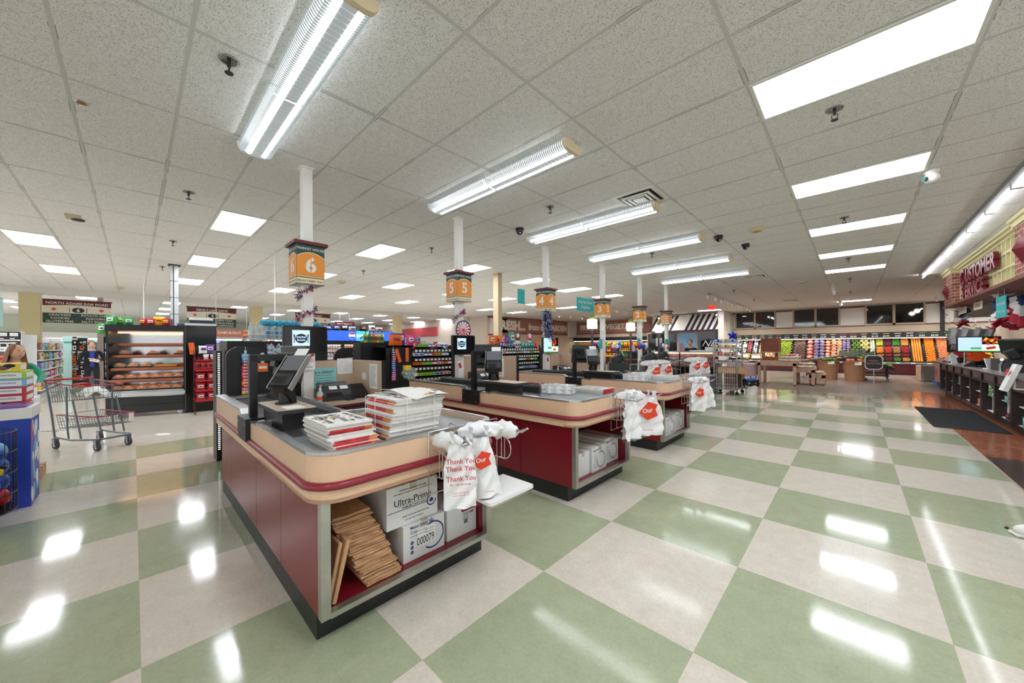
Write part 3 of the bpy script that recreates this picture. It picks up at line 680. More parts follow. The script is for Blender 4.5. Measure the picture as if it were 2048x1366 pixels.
for c in (1.12, 1.31): loop(-2.335, 1.0, -1.925, 1.41, .928, 1.172, 'y', c)
tag(b.build('plastic_strap', WHITE), 'white plastic straps around tall newspaper bundle', 'strap')
b = MB(); b.grid(lambda u, v: (-2.30 + .40 * u, 1.12 + .30 * v + .05 * u, 1.172 + .02 * sin(pi * v) + .012 * sin(u * 5) + .025 * max(0, .2 - v) * 5 * (1 - u)), 12, 10, 0); b.grid(lambda u, v: (-2.30 + .40 * u, 1.12 + .30 * v + .05 * u, 1.170 + .02 * sin(pi * v) + .012 * sin(u * 5)), 12, 10, 0)
o = b.build('newspaper', mnews); tag(o, 'loose opened newspaper draped over the tall strapped bundle', 'newspaper')
b = MB(); rnd = random.Random(5)
for k in range(22):
    u, v = rnd.uniform(.08, .88), rnd.uniform(.3, .92); P_ = lambda u, v: (-2.30 + .40 * u, 1.12 + .30 * v + .05 * u, 1.1745 + .02 * sin(pi * v) + .012 * sin(u * 5))
    du, dv = rnd.uniform(.04, .14), rnd.uniform(.02, .06); b.quad(P_(u, v), P_(u + du, v), P_(u + du, v + dv), P_(u, v + dv), rnd.choice((0, 1, 2, 3, 3)))
b.build('printed_page', [mphoto, mphoto2, mphoto3, INK], o)
for k in range(3): paper(-2.42, 1.42 + LY, -2.05, 1.70 + LY, .931 + k * .018, .017, (.006 * k, -.005 * k), 'newspaper in the thin stack on lane 5 counter', 'newspapers on lane 5', 'y', k == 2, 60 + k)
for k in range(3): paper(-2.38, 1.38 + 2 * LY, -2.03, 1.66 + 2 * LY, .931 + k * .02, .019, (-.008 * k, .005 * k), 'newspaper in the thin stack on lane 4 counter', 'newspapers on lane 4', 0, k == 2, 70 + k)

# ---------------------------------------------------------------- paper bags and cartons in the end shelves
rnd = random.Random(11)
def pbag(x0, x1, y0, y1, z, th, lab, grp, rot=0):
    b = MB(); n = 9
    yy = [y0 + (y1 - y0) * q / n for q in range(n + 1)]
    b.grid(lambda u, v: (x0 + (x1 - x0) * v, y0 + (y1 - y0) * u, z + th + .0018 * sin(u * 9 + z * 300) + .0012 * sin(v * 7)), 8, 4, 0)
    b.grid(lambda u, v: (x1 + .003 * sin(u * 8 + z * 90) - .004 * (v > .5), y0 + (y1 - y0) * u, z + th * (v * .9) + .0018 * sin(u * 9 + z * 300) * v), 8, 1, 0)
    b.box(x0, y0, z, x1 - .004, y1, z + th * .8); o = b.build('paper_bag', KRAFT); return tag(o, lab, 'paper bag', grp)
z = .165
for k in range(44):
    th = .0089; jy = rnd.uniform(-.011, .011); jx = rnd.uniform(-.016, .012)
    yo = .875 - .0036 * k
    pbag(-2.34 + jx, -1.935 + jx - .002 * k, yo + jy, yo + .205 + jy, z, th, 'flattened brown paper bag in the tall leaning pile', 'brown paper bags in the pile'); z += th
b = MB(); b.cbox((-2.12, .735, .318), (.40, .022, .31), 0, rot=(R(-14), 0, 0), bev=.004); tag(b.build('paper_bag', KRAFT), 'brown paper bag leaning against inside of the shelf post, front', 'paper bag')
b = MB(); b.cbox((-2.13, .705, .315), (.40, .02, .30), 0, rot=(R(-12), 0, 0), bev=.004); tag(b.build('paper_bag', KRAFT), 'brown paper bag leaning against inside of the shelf post, behind front one', 'paper bag')
mcart = mat('white_carton', 'DADBD9', .6, noise=.03, nscale=10); mtape = mat('clear_tape', 'BDB7A8', .25)
def ring_logo(b, c, r_, m, a0=0, a1=300, wd=.012):
    c = V(c); n = 24
    for q in range(n):
        t0, t1 = R(a0 + (a1 - a0) * q / n), R(a0 + (a1 - a0) * (q + 1) / n)
        b.quad(*[c + V((0, cos(t) * rr, sin(t) * rr)) for t, rr in ((t0, r_ - wd), (t0, r_), (t1, r_), (t1, r_ - wd))][::1], m)
def carton(y0, y1, z0, z1, kind, lab, xf=-1.975, dep=.42, dy=0, grp=None):
    r = thing('carton', lab, 'cardboard box', (xf, (y0 + y1) / 2, z0), grp)
    b = MB(); b.box(xf - dep, y0, z0, xf, y1, z1); b.build('box', mcart, r)
    b = MB(); b.box(xf - dep, (y0 + y1) / 2 - .025, z1, xf, (y0 + y1) / 2 + .025, z1 + .0006); b.box(xf, (y0 + y1) / 2 - .025, z1 - .04, xf + .0006, (y0 + y1) / 2 + .025, z1); b.build('tape', mtape, r)
    b = MB(); X = xf + .001; W_, H_ = y1 - y0, z1 - z0; yc = (y0 + y1) / 2
    tx = lambda s, u, v, sz, m=0, al='c', bold=.01: b.text(s, (X, y0 + u * W_, z0 + v * H_), (0, 1, 0), (0, 0, 1), sz, m, al, bold)
    if kind == 'ultra':
        tx('UltraPrime premium t-shirt bags', .5, .86, .0145); tx('with superior strength, consistency and performance', .5, .79, .0125)
        tx('Ultra-Prime', .5, .52, .055, 0, 'c', .004); b.box(X, y0 + .2 * W_, z0 + .495 * H_, X + .0004, y0 + .84 * W_, z0 + .503 * H_); tx('PREMIUM T-SHIRT BAGS', .52, .42, .016)
        ring_logo(b, (X, y0 + .87 * W_, z0 + .40 * H_), .036, 1, 90, 360, .008); ring_logo(b, (X, y0 + .87 * W_, z0 + .40 * H_), .014, 1, 0, 360, .013); b.box(X, y0 + .02 * W_, z0 + .385 * H_, X + .0004, y0 + .87 * W_, z0 + .40 * H_, 1)
        tx('please recycle and reuse these bags', .55, .2, .013); tx('tear open here to dispense', .52, .11, .012)
    elif kind == 'make':
        tx('Make Every Bag', .16, .86, .027, 1, 'l'); tx('Count', .16, .73, .027, 1, 'l'); tx('lorem bags counted', .16, .64, .011, 1, 'l')
        ring_logo(b, (X, y0 + .70 * W_, z0 + .48 * H_), .085, 1, -130, 150, .009); b.box(X, y0 + .66 * W_, z0 + .83 * H_, X + .0004, y0 + .68 * W_, z0 + .98 * H_, 1)
        b.box(X, y0 + .33 * W_, z0 + .30 * H_, X + .0008, y0 + .76 * W_, z0 + .80 * H_, 2)
        b.text('000079', (X + .001, y0 + .52 * W_, z0 + .34 * H_), (0, 1, 0), (0, 0, 1), .068, 0, 'c', .006, sx=.62)
        for k in range(4): b.text('bag lot number', (X + .001, y0 + (.45 if k % 2 else .62) * W_, z0 + (.60 + .045 * k) * H_), (0, 1, 0), (0, 0, 1), .01, 0)
        for k in range(3): ring_logo(b, (X, y0 + .2 * W_, z0 + (.48 - .13 * k) * H_), .011, 1, 0, 360, .008)
    elif kind == 'family':
        tx('OUR FAMILY', .73, .76, .022, 0, 'c', .015)
        for k in range(5): tx('packed bags', .62, .68 - .055 * k, .010)
        for k in range(9): b.box(X, y0 + (.56 + .014 * k) * W_, z0 + .32 * H_, X + .0004, y0 + (.563 + .014 * k + .004 * (k % 3)) * W_, z0 + .44 * H_, 0)
        tx('our', .83, .58, .028, 0, 'c', .03)
    elif kind == 'small':
        tx('Bag Count', .1, .82, .03, 1, 'l'); ring_logo(b, (X, y0 + .62 * W_, z0 + .42 * H_), .085, 1, -190, 120, .008); b.box(X, y0 + .6 * W_, z0 + .75 * H_, X + .0004, y0 + .63 * W_, z0 + .98 * H_, 1)
        for k in range(5): tx('carry bags', .1, .62 - .11 * k, .015, 0, 'l')
    b.build('print', [INK, NAVY, PAPER], r)
    return r
carton(1.115, 1.415, .163, .385, 'make', 'white carton printed 000079, under the other carton'); carton(1.02, 1.375, .387, .635, 'ultra', 'white carton printed Ultra-Prime, stacked on top', -1.995); carton(1.445, 1.70, .163, .395, 'family', 'white carton printed OUR FAMILY, beside the stack', -1.985)
carton(1.05 + LY, 1.34 + LY, .163, .42, 'small', 'white carton with ring print, open top, lane 5 shelf', -1.96); carton(1.38 + LY, 1.69 + LY, .163, .44, 'small', 'white carton with ring print, beside open one, lane 5 shelf', -2.0); carton(.8 + LY, 1.03 + LY, .163, .40, 'plain', 'narrow plain white carton end, lane 5 shelf', -1.98)
carton(.85 + 2 * LY, 1.25 + 2 * LY, .163, .42, 'small', 'white carton with ring print, lane 4 shelf', -1.96); carton(1.3 + 2 * LY, 1.69 + 2 * LY, .163, .44, 'small', 'second white carton beside ring print one, lane 4 shelf', -1.98)
for dy, lab in ((LY, 'flat brown paper bag standing against the post, lane 5 shelf'), (2 * LY, 'flat brown paper bag standing against the post, lane 4 shelf')):
    b = MB(); b.cbox((-2.1, .70 + dy, .31), (.36, .03, .29), 0, rot=(R(-9), 0, 0), bev=.004); tag(b.build('paper_bag', KRAFT), lab, 'paper bag')

# ---------------------------------------------------------------- things on the cashier desks
def printer(x, y, z, rz, lab):
    r = thing('check_printer', lab, 'printer', (x, y, z), 'receipt printers'); r.rotation_euler = (0, 0, rz)
    b = MB(); b.prism([(-.14, 0), (.15, 0), (.15, .06), (.13, .11), (.07, .16), (-.1, .185), (-.14, .17)], -.145, .145, 0, lambda u, z_, y_: (u, y_, z_)); b.build('housing', DARK, r, False)
    b = MB(); b.box(.142, -.1, .045, .153, .05, .09); b.build('paper_slot', BLACK, r, False)
    b = MB(); b.cbox((.10, -.03, .138), (.05, .08, .002), 0, rot=(0, R(40), 0)); b.cbox((.10, .08, .138), (.05, .08, .002), 0, rot=(0, R(40), 0)); b.build('notice_sticker', PAPER, r, False)
    return r
pr6 = printer(-4.2, 1.53, .90, -.1, 'grey check printer on lane 6 desk beside the phone')
dup(pr6, (-4.25, 1.55 + LY, .90), label='grey check printer on lane 5 desk'); dup(pr6, (-4.25, 1.55 + 2 * LY, .90), label='grey check printer on lane 4 desk')
r = thing('desk_phone', 'black desk phone with blue display on lane 6 desk', 'phone', (-4.17, 1.77, .90))
b = MB(); b.prism([(-.09, 0), (.11, 0), (.11, .03), (-.07, .15), (-.09, .15)], -.1, .1, 0, lambda u, z_, y_: (u - 4.17, y_ + 1.77, z_ + .9)); b.build('base', BLACK, r)
Mt = Matrix.Rotation(R(33.7), 3, 'Y'); b = MB(); b.cbox((-4.20, 1.80, 1.017), (.055, .09, .004), 0, rot=Mt); b.build('display', mat('blue_lcd', '5F73B8', .2, emit=.3), r)
b = MB()
for i_ in range(4):
    for j_ in range(5): b.cbox((-4.155 + .022 * i_, 1.74 + .024 * j_, .988 - .0147 * i_), (.013, .016, .005), 0, rot=Mt)
b.build('keypad', mat('grey_keys', '55585C', .5), r)
b = MB(); b.tube([(-4.1, 1.66, .93), (-4.05, 1.64, .915), (-4.02, 1.6, .908), (-3.99, 1.57, .915), (-3.97, 1.6, .908), (-3.99, 1.68, .908)], .008, 6); b.build('handset_cord', BLACK, r)
def sanitizer(x, y, z, lab):
    r = thing('sanitizer_bottle', lab, 'bottle', (x, y, z), 'sanitizer pump bottles')
    b = MB(); b.lathe([(.03, 0), (.034, .01), (.034, .09), (.014, .115), (.012, .125)], 14); b.build('bottle', mat('clear_gel_bottle', 'DCE6E4', .15, alpha=.75), r, False)
    b = MB(); b.cyl((0, 0, .125), (0, 0, .15), .012, 10); b.cyl((0, 0, .15), (0, 0, .17), .004, 8); b.cbox((.012, 0, .173), (.045, .014, .012), bev=.004); b.build('pump', WHITE, r, False)
    b = MB(); b.cyl((0, 0, .02), (0, 0, .06), .0346, 14, cap=False); b.build('label', mat('orange_tag', 'F05A28', .5), r, False)
    return r
sa = sanitizer(-4.1, 1.36, .90, 'clear sanitizer pump bottle on lane 6 desk'); dup(sa, (-4.2, 1.35 + LY, .90), label='clear sanitizer pump bottle on lane 5 desk'); dup(sa, (-4.2, 1.32 + 2 * LY, .90), label='clear sanitizer pump bottle on lane 4 desk')
def sheet(o, rx, ux, w_, h_, m, lab, cat='notice', lines=8, name='notice', txt=None, tcol=INK, tsize=.03, tm=None):
    """a sheet of paper with printed lines, lower left corner at o"""
    o, rx, ux = V(o), V(rx).normalized(), V(ux).normalized(); n = rx.cross(ux); b = MB()
    b.add([o - n * .002, o + rx * w_ - n * .002, o + rx * w_ + ux * h_ - n * .002, o + ux * h_ - n * .002, o, o + rx * w_, o + rx * w_ + ux * h_, o + ux * h_], [(4, 5, 6, 7), (3, 2, 1, 0), (0, 1, 5, 4), (1, 2, 6, 5), (2, 3, 7, 6), (3, 0, 4, 7)], 0)
    if txt: b.text(txt, o + rx * (w_ / 2) + ux * (h_ * .72), rx, ux, tsize, 1, bold=.012)
    rn = random.Random(int(w_ * 1e4 + h_ * 1e3)); top = .62 if txt else .9
    for k in range(lines):
        u0 = .1; u1 = rn.uniform(.6, .92); v = h_ * (top - (top - .08) * k / max(lines, 1)); c = o + ux * v + n * .0006
        b.quad(c + rx * (u0 * w_), c + rx * (u1 * w_), c + rx * (u1 * w_) + ux * (h_ * .015), c + rx * (u0 * w_) + ux * (h_ * .015), 2)
    q = b.build(name, [m, tcol, tm or mat('grey_print', '9A9DA0', .7)]); tag(q, lab, cat); return q
ypos = (0, 1, 0)
sheet((-4.545, 1.70, 1.15), ypos, (0, 0, 1), .185, .19, PAPER, 'white notice taped to the back of lane 6 partition', lines=9)
sheet((-4.10, 1.897, 1.0), (1, 0, 0), (0, 0, 1), .19, .285, PAPER, 'tall white list on the side of lane 6 partition', lines=18); sheet((-4.30, 1.897, 1.09), (1, 0, 0), (0, 0, 1), .1, .08, PAPER, 'small white card beside tall list on partition', lines=4)
sheet((-4.49, 1.40, 1.0), ypos, (0, 0, 1), .27, .24, mat('aqua_card', '8FCBC8', .6), 'aqua card reading It is GREAT behind lane 6 printer', 'sign', 4, 'desk_sign', 'It is GREAT', INK, .042, INK)
sg = sheet((-4.36, 1.19, 1.235), ypos, (.0, 0, 1), .205, .175, PAPER, 'white discount sign with yellow circle under lane 6 monitor', 'sign', 0, 'discount_sign', None)
b = MB(); b.cyl((-4.358, 1.29, 1.33), (-4.3575, 1.29, 1.33), .024, 16, 0); b.text('5%\nOFF', (-4.357, 1.29, 1.333), ypos, (0, 0, 1), .02, 1, bold=.02); b.text('EVERY\nTHURSDAY', (-4.357, 1.31, 1.282), ypos, (0, 0, 1), .024, 1, bold=.01); b.text('MILITARY &\nSENIOR\nDISCOUNT', (-4.357, 1.355, 1.345), ypos, (0, 0, 1), .014, 2, bold=.01)
b.cbox((-4.3575, 1.285, 1.385), (.001, .05, .03), 1); b.cbox((-4.3575, 1.36, 1.385), (.001, .05, .022), 2, rot=(.5, 0, 0)); b.build('print', [mat('yellow_print', 'E6D82E', .6), INK, REDINK], sg)
sheet((-4.2, 1.897 + LY, .98), (1, 0, 0), (0, 0, 1), .12, .3, PAPER, 'white list on the side of lane 5 partition', lines=16)
b = MB(); b.cbox((-2.75, .74, 1.0755), (.15, .11, .002)); tag(b.build('notice', PAPER), 'pale card lying on lane 6 card terminal platform', 'notice')
# wire bag holders lying on counters 5 and 4
def wirebox(x, y, z, rz, lab):
    r = thing('wire_bag_holder', lab, 'bag holder', (x, y, z), 'wire bag holders'); r.rotation_euler = (0, 0, rz); b = MB()
    for k in range(5): b.tube([(-.18, -.09 + .045 * k, 0.004), (.18, -.09 + .045 * k, .004), (.18, -.09 + .045 * k, .1), (-.18, -.09 + .045 * k, .1)], .0025, 4, close=True)
    for zz in (.004, .05, .1): b.tube([(-.18, -.09, zz), (.18, -.09, zz), (.18, .09, zz), (-.18, .09, zz)], .003, 4, close=True)
    b.tube([(-.15, -.1, .1), (-.22, -.12, .14), (-.26, -.12, .13)], .004, 5); b.build('wire_frame', CHROME, r, False)
    b = MB(); b.grid(lambda u, v: (-.17 + .34 * u, -.085 + .17 * v, .035 + .045 * abs(sin(9 * u + 5 * v)) + .03 * sin(13 * v + 3 * u)), 16, 10); b.grid(lambda u, v: (-.17 + .34 * u, -.088 + .01 * sin(u * 20), .01 + .09 * v), 16, 4); b.grid(lambda u, v: (.172 + .008 * sin(v * 9 + u * 20), -.085 + .17 * u, .01 + .085 * v), 10, 4); b.build('bag_wad', mbag, r, False)
    return r
w5 = wirebox(-2.45, 1.15 + LY, .932, .3, 'wire holder stuffed with white bags on lane 5 counter')
dup(w5, (-2.45, .95 + 2 * LY, .932), (0, 0, .2), label='wire holder stuffed with white bags on lane 4 counter, front'); dup(w5, (-2.55, 1.3 + 2 * LY, .932), (0, 0, .7), label='wire holder stuffed with white bags on lane 4 counter, back')
# red lane badges on the poles
for y, x, z, lab in ((3.50, -4.449, 1.18, 'red tag hanging on lane 5 pole'), (5.78, -4.499, 1.2, 'red tag hanging on lane 4 pole')):
    b = MB(); b.cbox((x, y, z), (.004, .07, .15), 0, rot=(.35, 0, 0)); b.cbox((x + .003, y, z), (.002, .05, .08), 1, rot=(.35, 0, 0)); tag(b.build('lane_tag', [PAPER, REDINK]), lab, 'tag')
# ================================================================= PRODUCTS
PAL = {'red': 'C2202B', 'orange': 'F0701E', 'yellow': 'F0CB2A', 'green': '3C9A45', 'teal': '2AA79B', 'light blue': '6FB4E0', 'blue': '2A56B8', 'navy': '20306B', 'purple': '6B3C9A', 'pink': 'E0559A', 'white': 'EDEDEB', 'brown': '7A4A2E', 'tan': 'C9A36B', 'black': '1C1C1E', 'silver': 'C4C8CC', 'lime': 'A6CE3A'}
def pm(c): return mat('pack_' + c.replace(' ', '_'), PAL[c], .35)
_pk = {}
def pack(kind, c, c2='white'):
    """mesh data of one kind of package, base at z = 0, front towards -y"""
    k = (kind, c, c2)
    if k in _pk: return _pk[k]
    b = MB(); ms = [pm(c), pm(c2), pm('black' if c != 'black' else 'silver')]
    if kind == 'box':
        b.cbox((0, 0, .5), (1, 1, 1)); b.quad((-.4, -.503, .45), (.4, -.503, .45), (.4, -.503, .85), (-.4, -.503, .85), 1); b.quad((-.3, -.506, .55), (.3, -.506, .55), (.3, -.506, .66), (-.3, -.506, .66), 2); b.quad((-.4, -.503, .1), (.1, -.503, .1), (.1, -.503, .2), (-.4, -.503, .2), 1)
    elif kind == 'bag':
        def f(s): return lambda u, v: ((u - .5) * (1 - .12 * sin(pi * v)), s * .5 * (sin(pi * u) ** .6) * (sin(pi * min(max(v, .02), .98)) ** .7), v)
        b.grid(f(-1), 8, 8); b.grid(f(1), 8, 8)
        g = f(-1.05); b.grid(lambda u, v: g(.2 + .6 * u, .4 + .35 * v), 5, 4, 1); g2 = f(-1.09); b.grid(lambda u, v: g2(.3 + .4 * u, .5 + .12 * v), 4, 2, 2)
    elif kind == 'bottle':
        b.lathe([(.42, 0), (.5, .04), (.5, .55), (.42, .66), (.2, .8), (.16, .9)], 10, m=0); b.cyl((0, 0, .88), (0, 0, 1), .2, 8, 2 if c2 != 'black' else 1); b.cyl((0, 0, .2), (0, 0, .5), .51, 10, 1, cap=False)
    elif kind == 'can':
        b.lathe([(.4, 0), (.5, .05), (.5, .95), (.42, 1)], 10, m=0); b.cyl((0, 0, .25), (0, 0, .7), .505, 10, 1, cap=False)
    elif kind == 'tray':     # display tray box with sloped front, full of small packs
        b.add([(-.5, -.5, 0), (.5, -.5, 0), (.5, .5, 0), (-.5, .5, 0), (-.5, -.5, .45), (.5, -.5, .45), (.5, .5, 1), (-.5, .5, 1)], [(0, 1, 5, 4), (1, 2, 6, 5), (2, 3, 7, 6), (3, 0, 4, 7), (3, 2, 1, 0)], 0)
        b.quad((-.42, -.504, .08), (.42, -.504, .08), (.42, -.504, .36), (-.42, -.504, .36), 1)
        for q in range(5): b.cbox((-.4 + .2 * q, -.05, .66), (.15, .9, .1), 1 if q % 2 else 0, rot=(R(28), 0, 0))
    me_o = b.build('p', ms); me = me_o.data; bpy.data.objects.remove(me_o); _pk[k] = me
    return me
PN = {'box': ('snack_box', 'box'), 'bag': ('snack_bag', 'snack bag'), 'bottle': ('drink_bottle', 'bottle'), 'can': ('drink_can', 'can'), 'tray': ('candy_tray', 'candy tray')}
def put(kind, c, c2, loc, size, rz, where, name=None, rx=0, word=None, cat=None):
    nm, ct = PN[kind]; o = bpy.data.objects.new(name or nm, pack(kind, c, c2)); C.objects.link(o)
    o.location = loc; o.scale = size; o.rotation_euler = (rx, 0, rz); w_ = word or ct
    tag(o, '%s and %s %s, %s' % (c, c2, w_, where), cat or ct, ('%s %s: %s' % (c, w_, where))[:90]); return o
def frame(o, rz): return lambda u, v, z: (o[0] + u * cos(rz) - v * sin(rz), o[1] + u * sin(rz) + v * cos(rz), o[2] + z)
def row(fr, rz, u0, u1, v, z, kinds, cols, h, dep, where, seed, gap=.006, rx=0, wr=(.07, .12), hv=.15):
    rn = random.Random(seed); u = u0
    while u < u1 - .03:
        kd = rn.choice(kinds); w_ = rn.uniform(*wr); c, c2 = rn.choice(cols); n = rn.choice((1, 1, 2, 3)); hh = h * rn.uniform(1 - hv, 1)
        for _ in range(n):
            if u + w_ > u1: return
            d_ = dep if kd in ('box', 'tray') else (w_ if kd in ('bottle', 'can') else dep * .5)
            put(kd, c, c2, fr(u + w_ / 2, v + (d_ / 2 if kd != 'bag' else dep * .3), z), (w_, d_, hh), rz, where, rx=rx); u += w_ + gap
BRIGHT = [('red', 'white'), ('orange', 'white'), ('yellow', 'red'), ('green', 'white'), ('blue', 'white'), ('purple', 'yellow'), ('pink', 'white'), ('white', 'red'), ('teal', 'white'), ('light blue', 'white'), ('white', 'blue'), ('brown', 'yellow')]
def gondola(o, rz, w_, dep, zs, lab, where, seed, kinds=('box', 'bag'), cols=BRIGHT, h=.22, back=1.7, colr=None, tilt=0, sides=True, wr=(.07, .13), basez=.12, tagstrip=True):
    """shelf unit; local u along the front, front at v = 0, body towards +v"""
    fr = frame(o, rz); m_ = colr or mat('white_shelf_metal', 'D8DAD8', .4)
    r = thing('shelf_unit', lab, 'shelf', o, None); r.rotation_euler = (0, 0, rz)
    b = MB(); b.box(0, dep - .03, 0, w_, dep, back); b.build('back_panel', m_, r, False)
    b = MB(); b.box(0, .03, 0, w_, dep, basez); b.build('base', m_, r, False)
    if sides:
        for u in (0, w_ - .025): b = MB(); b.box(u, dep * .2, basez, u + .025, dep - .03, back); b.build('side_panel', m_, r, False)
    for q, z in enumerate(zs):
        b = MB(); b.box(.025, 0, z - .03, w_ - .025, dep - .03, z); s = b.build('shelf', m_, r, False)
        if tagstrip:
            b = MB(); n = int(w_ / .11); b.box(.025, -.006, z - .034, w_ - .025, 0, z + .002, 0)
            for k in range(n): b.box(.05 + k * .11, -.009, z - .03, .09 + k * .11, -.006, z - .003, 1)
            b.build('price_strip', [BLACK if colr else m_, PAPER], s, False)
        hh = (zs[q + 1] - z - .06) if q + 1 < len(zs) else h
        row(fr, rz, .04, w_ - .04, .02, z, kinds, cols, min(h, hh), min(dep - .08, .2), where + ', ' + ('lowest', 'second', 'third', 'fourth', 'fifth', 'sixth', 'seventh')[q] + ' shelf', seed + q, wr=wr)
    return r

# ================================================================= PEOPLE
mskin = mat('skin', 'D9A98C', .5)
def skin_body(name, pts, edges, rad, zone, mats, parent, sub=2, root=0):
    """pts joints, rad per joint (rx, ry); zone = list of material index per joint"""
    me = bpy.data.meshes.new(name); me.from_pydata(pts, edges, []); o = bpy.data.objects.new(name, me); C.objects.link(o)
    md = o.modifiers.new('s', 'SKIN'); md.use_smooth_shade = True
    for q, (v, rr) in enumerate(zip(me.skin_vertices[0].data, rad)): v.radius = rr if isinstance(rr, tuple) else (rr, rr); v.use_root = q == root
    o.modifiers.new('u', 'SUBSURF').levels = sub
    dg = bpy.context.evaluated_depsgraph_get(); nm = bpy.data.meshes.new_from_object(o.evaluated_get(dg)); bpy.data.objects.remove(o)
    P_ = [V(p) for p in pts]
    segs = [(P_[a], P_[b_], zone[b_] if isinstance(zone, list) else zone.get((a, b_), 0)) for a, b_ in edges]
    for m_ in mats: nm.materials.append(m_)
    for f in nm.polygons:
        c = f.center; best = (1e9, 0)
        for a, b_, z in segs:
            d = b_ - a; t_ = max(0, min(1, (c - a).dot(d) / max(d.length_squared, 1e-9))); q = (c - a - d * t_).length
            if q < best[0]: best = (q, z)
        f.material_index = best[1]; f.use_smooth = True
    q = bpy.data.objects.new(name, nm); C.objects.link(q); q.parent = parent; return q
def person(name, lab, loc, rz, h, mats, arms, lean=0, hair=('5A3A28', 'short'), headturn=0, legs=True, headpitch=0):
    """mats: skin, top, trousers, shoes. local: faces -y. arms: [(elbow, hand)] for -x and +x sides"""
    r = thing(name, lab, 'person', loc); r.rotation_euler = (0, 0, rz); k = h / 1.7
    L = lambda x, y, z: (x * k, (y - lean * max(0, z - .95)) * k, z * k)
    pts = [L(0, 0, .95), L(0, .01, 1.12), L(0, 0, 1.30), L(0, .01, 1.42), L(0, 0, 1.50), L(0, -.015, 1.58), L(0, -.02, 1.66)]
    rad = [(.155 * k, .105 * k), (.135 * k, .10 * k), (.155 * k, .11 * k), (.09 * k, .075 * k), .05 * k, (.068 * k, .085 * k), (.06 * k, .075 * k)]
    zone = [1, 1, 1, 1, 0, 0, 0]; ed = [(0, 1), (1, 2), (2, 3), (3, 4), (4, 5), (5, 6)]
    def add(p, a, rr, z): pts.append(p); rad.append(rr); zone.append(z); ed.append((a, len(pts) - 1)); return len(pts) - 1
    for s, (el, ha) in zip((-1, 1), arms):
        a = add(L(s * .175, .01, 1.375), 2, .058 * k, 1); e = add(L(*el), a, .045 * k, 1); w_ = add(L(*ha), e, .032 * k, 1)
        hd = (V(L(*ha)) - V(L(*el))).normalized(); palm = V(L(*ha)) + hd * .06 * k; p_ = add(tuple(palm), w_, (.038 * k, .02 * k), 0)
        side = hd.cross(V((0, 0, 1))); side = side.normalized() if side.length > .1 else V((1, 0, 0)); dn = hd.cross(side)
        for q in range(4):
            f0 = palm + side * (.026 - .0175 * q) * k + hd * .035 * k; i0 = add(tuple(f0), p_, .009 * k, 0)
            ln = (.036, .042, .039, .03)[q] * k; i1 = add(tuple(f0 + hd * ln * .9 - dn * .012 * k), i0, .0085 * k, 0); add(tuple(f0 + hd * ln * 1.4 - dn * .035 * k), i1, .007 * k, 0)
        i0 = add(tuple(palm + side * s * .04 * k + hd * .005), p_, .01 * k, 0); add(tuple(palm + side * s * .05 * k + hd * .04 * k - dn * .015 * k), i0, .009 * k, 0)
    if legs:
        for s, st in ((-1, .05), (1, -.06)):
            a = add((s * .09 * k, 0, .88 * k), 0, .085 * k, 2); n_ = add((s * .1 * k, st * k - .02 * k, .5 * k), a, .062 * k, 2); f_ = add((s * .1 * k, st * 1.6 * k + .02, .1 * k), n_, .042 * k, 2); add((s * .105 * k, st * 1.6 * k - .13 * k, .035 * k), f_, (.045 * k, .035 * k), 3)
    skin_body('body', pts, ed, rad, zone, mats, r)
    # head
    hc = V(L(0, -.03, 1.60)); M = Euler((headpitch, 0, headturn)).to_matrix(); T = lambda x, y, z: hc + M @ (V((x, y, z)) * k)
    b = MB(); b.ell(hc, (.078 * k, .098 * k, .118 * k), 18, 14, rot=(headpitch, 0, headturn))
    b.add([T(-.014, -.09, -.02), T(.014, -.09, -.02), T(0, -.122, -.028), T(0, -.092, .025)], [(0, 1, 2), (1, 3, 2), (3, 0, 2)], 0)
    for s in (-1, 1): b.ell(T(s * .078, .01, -.005), (.014 * k, .022 * k, .032 * k), 8, 6); b.ell(T(s * .03, -.083, .012), (.014 * k, .009 * k, .007 * k), 8, 6, 1); b.ell(T(s * .03, -.091, .012), (.006 * k, .004 * k, .006 * k), 6, 5, 2); b.cbox(T(s * .031, -.09, .032), (.03 * k, .006 * k, .006 * k), 2, rot=(headpitch, 0, headturn))
    b.ell(T(0, -.086, -.058), (.024 * k, .009 * k, .007 * k), 10, 6, 3); b.build('head', [mats[0], mat('eye_white', 'F0EFEA', .3), mat('eyebrow_brown', '3A2A22', .7), mat('lips', 'B4655C', .5)], r, False)
    b = MB(); mh = mat('hair_' + hair[0], hair[0], .6, noise=.25, nscale=60)
    def hf(u, v):
        a = (u - .5) * 2 * pi * .78 + pi / 2; e = v * (pi * .62)
        return T(.088 * sin(e) * cos(a), .02 + .104 * sin(e) * sin(a), .012 + .122 * cos(e))
    b.grid(hf, 20, 10)
    if hair[1] == 'long':
        def lf(u, v): a = (u - .5) * 2 * pi * .62 + pi / 2; w_ = 1 + .6 * v; return T(.09 * cos(a) * w_, .02 + .105 * sin(a) * w_, .03 - .30 * v + .008 * sin(u * 40))
        b.grid(lf, 26, 8); b.grid(lambda u, v: tuple(V(lf(u, v)) * 1), 2, 2)
    b.build('hair', mh, r, False)
    return r

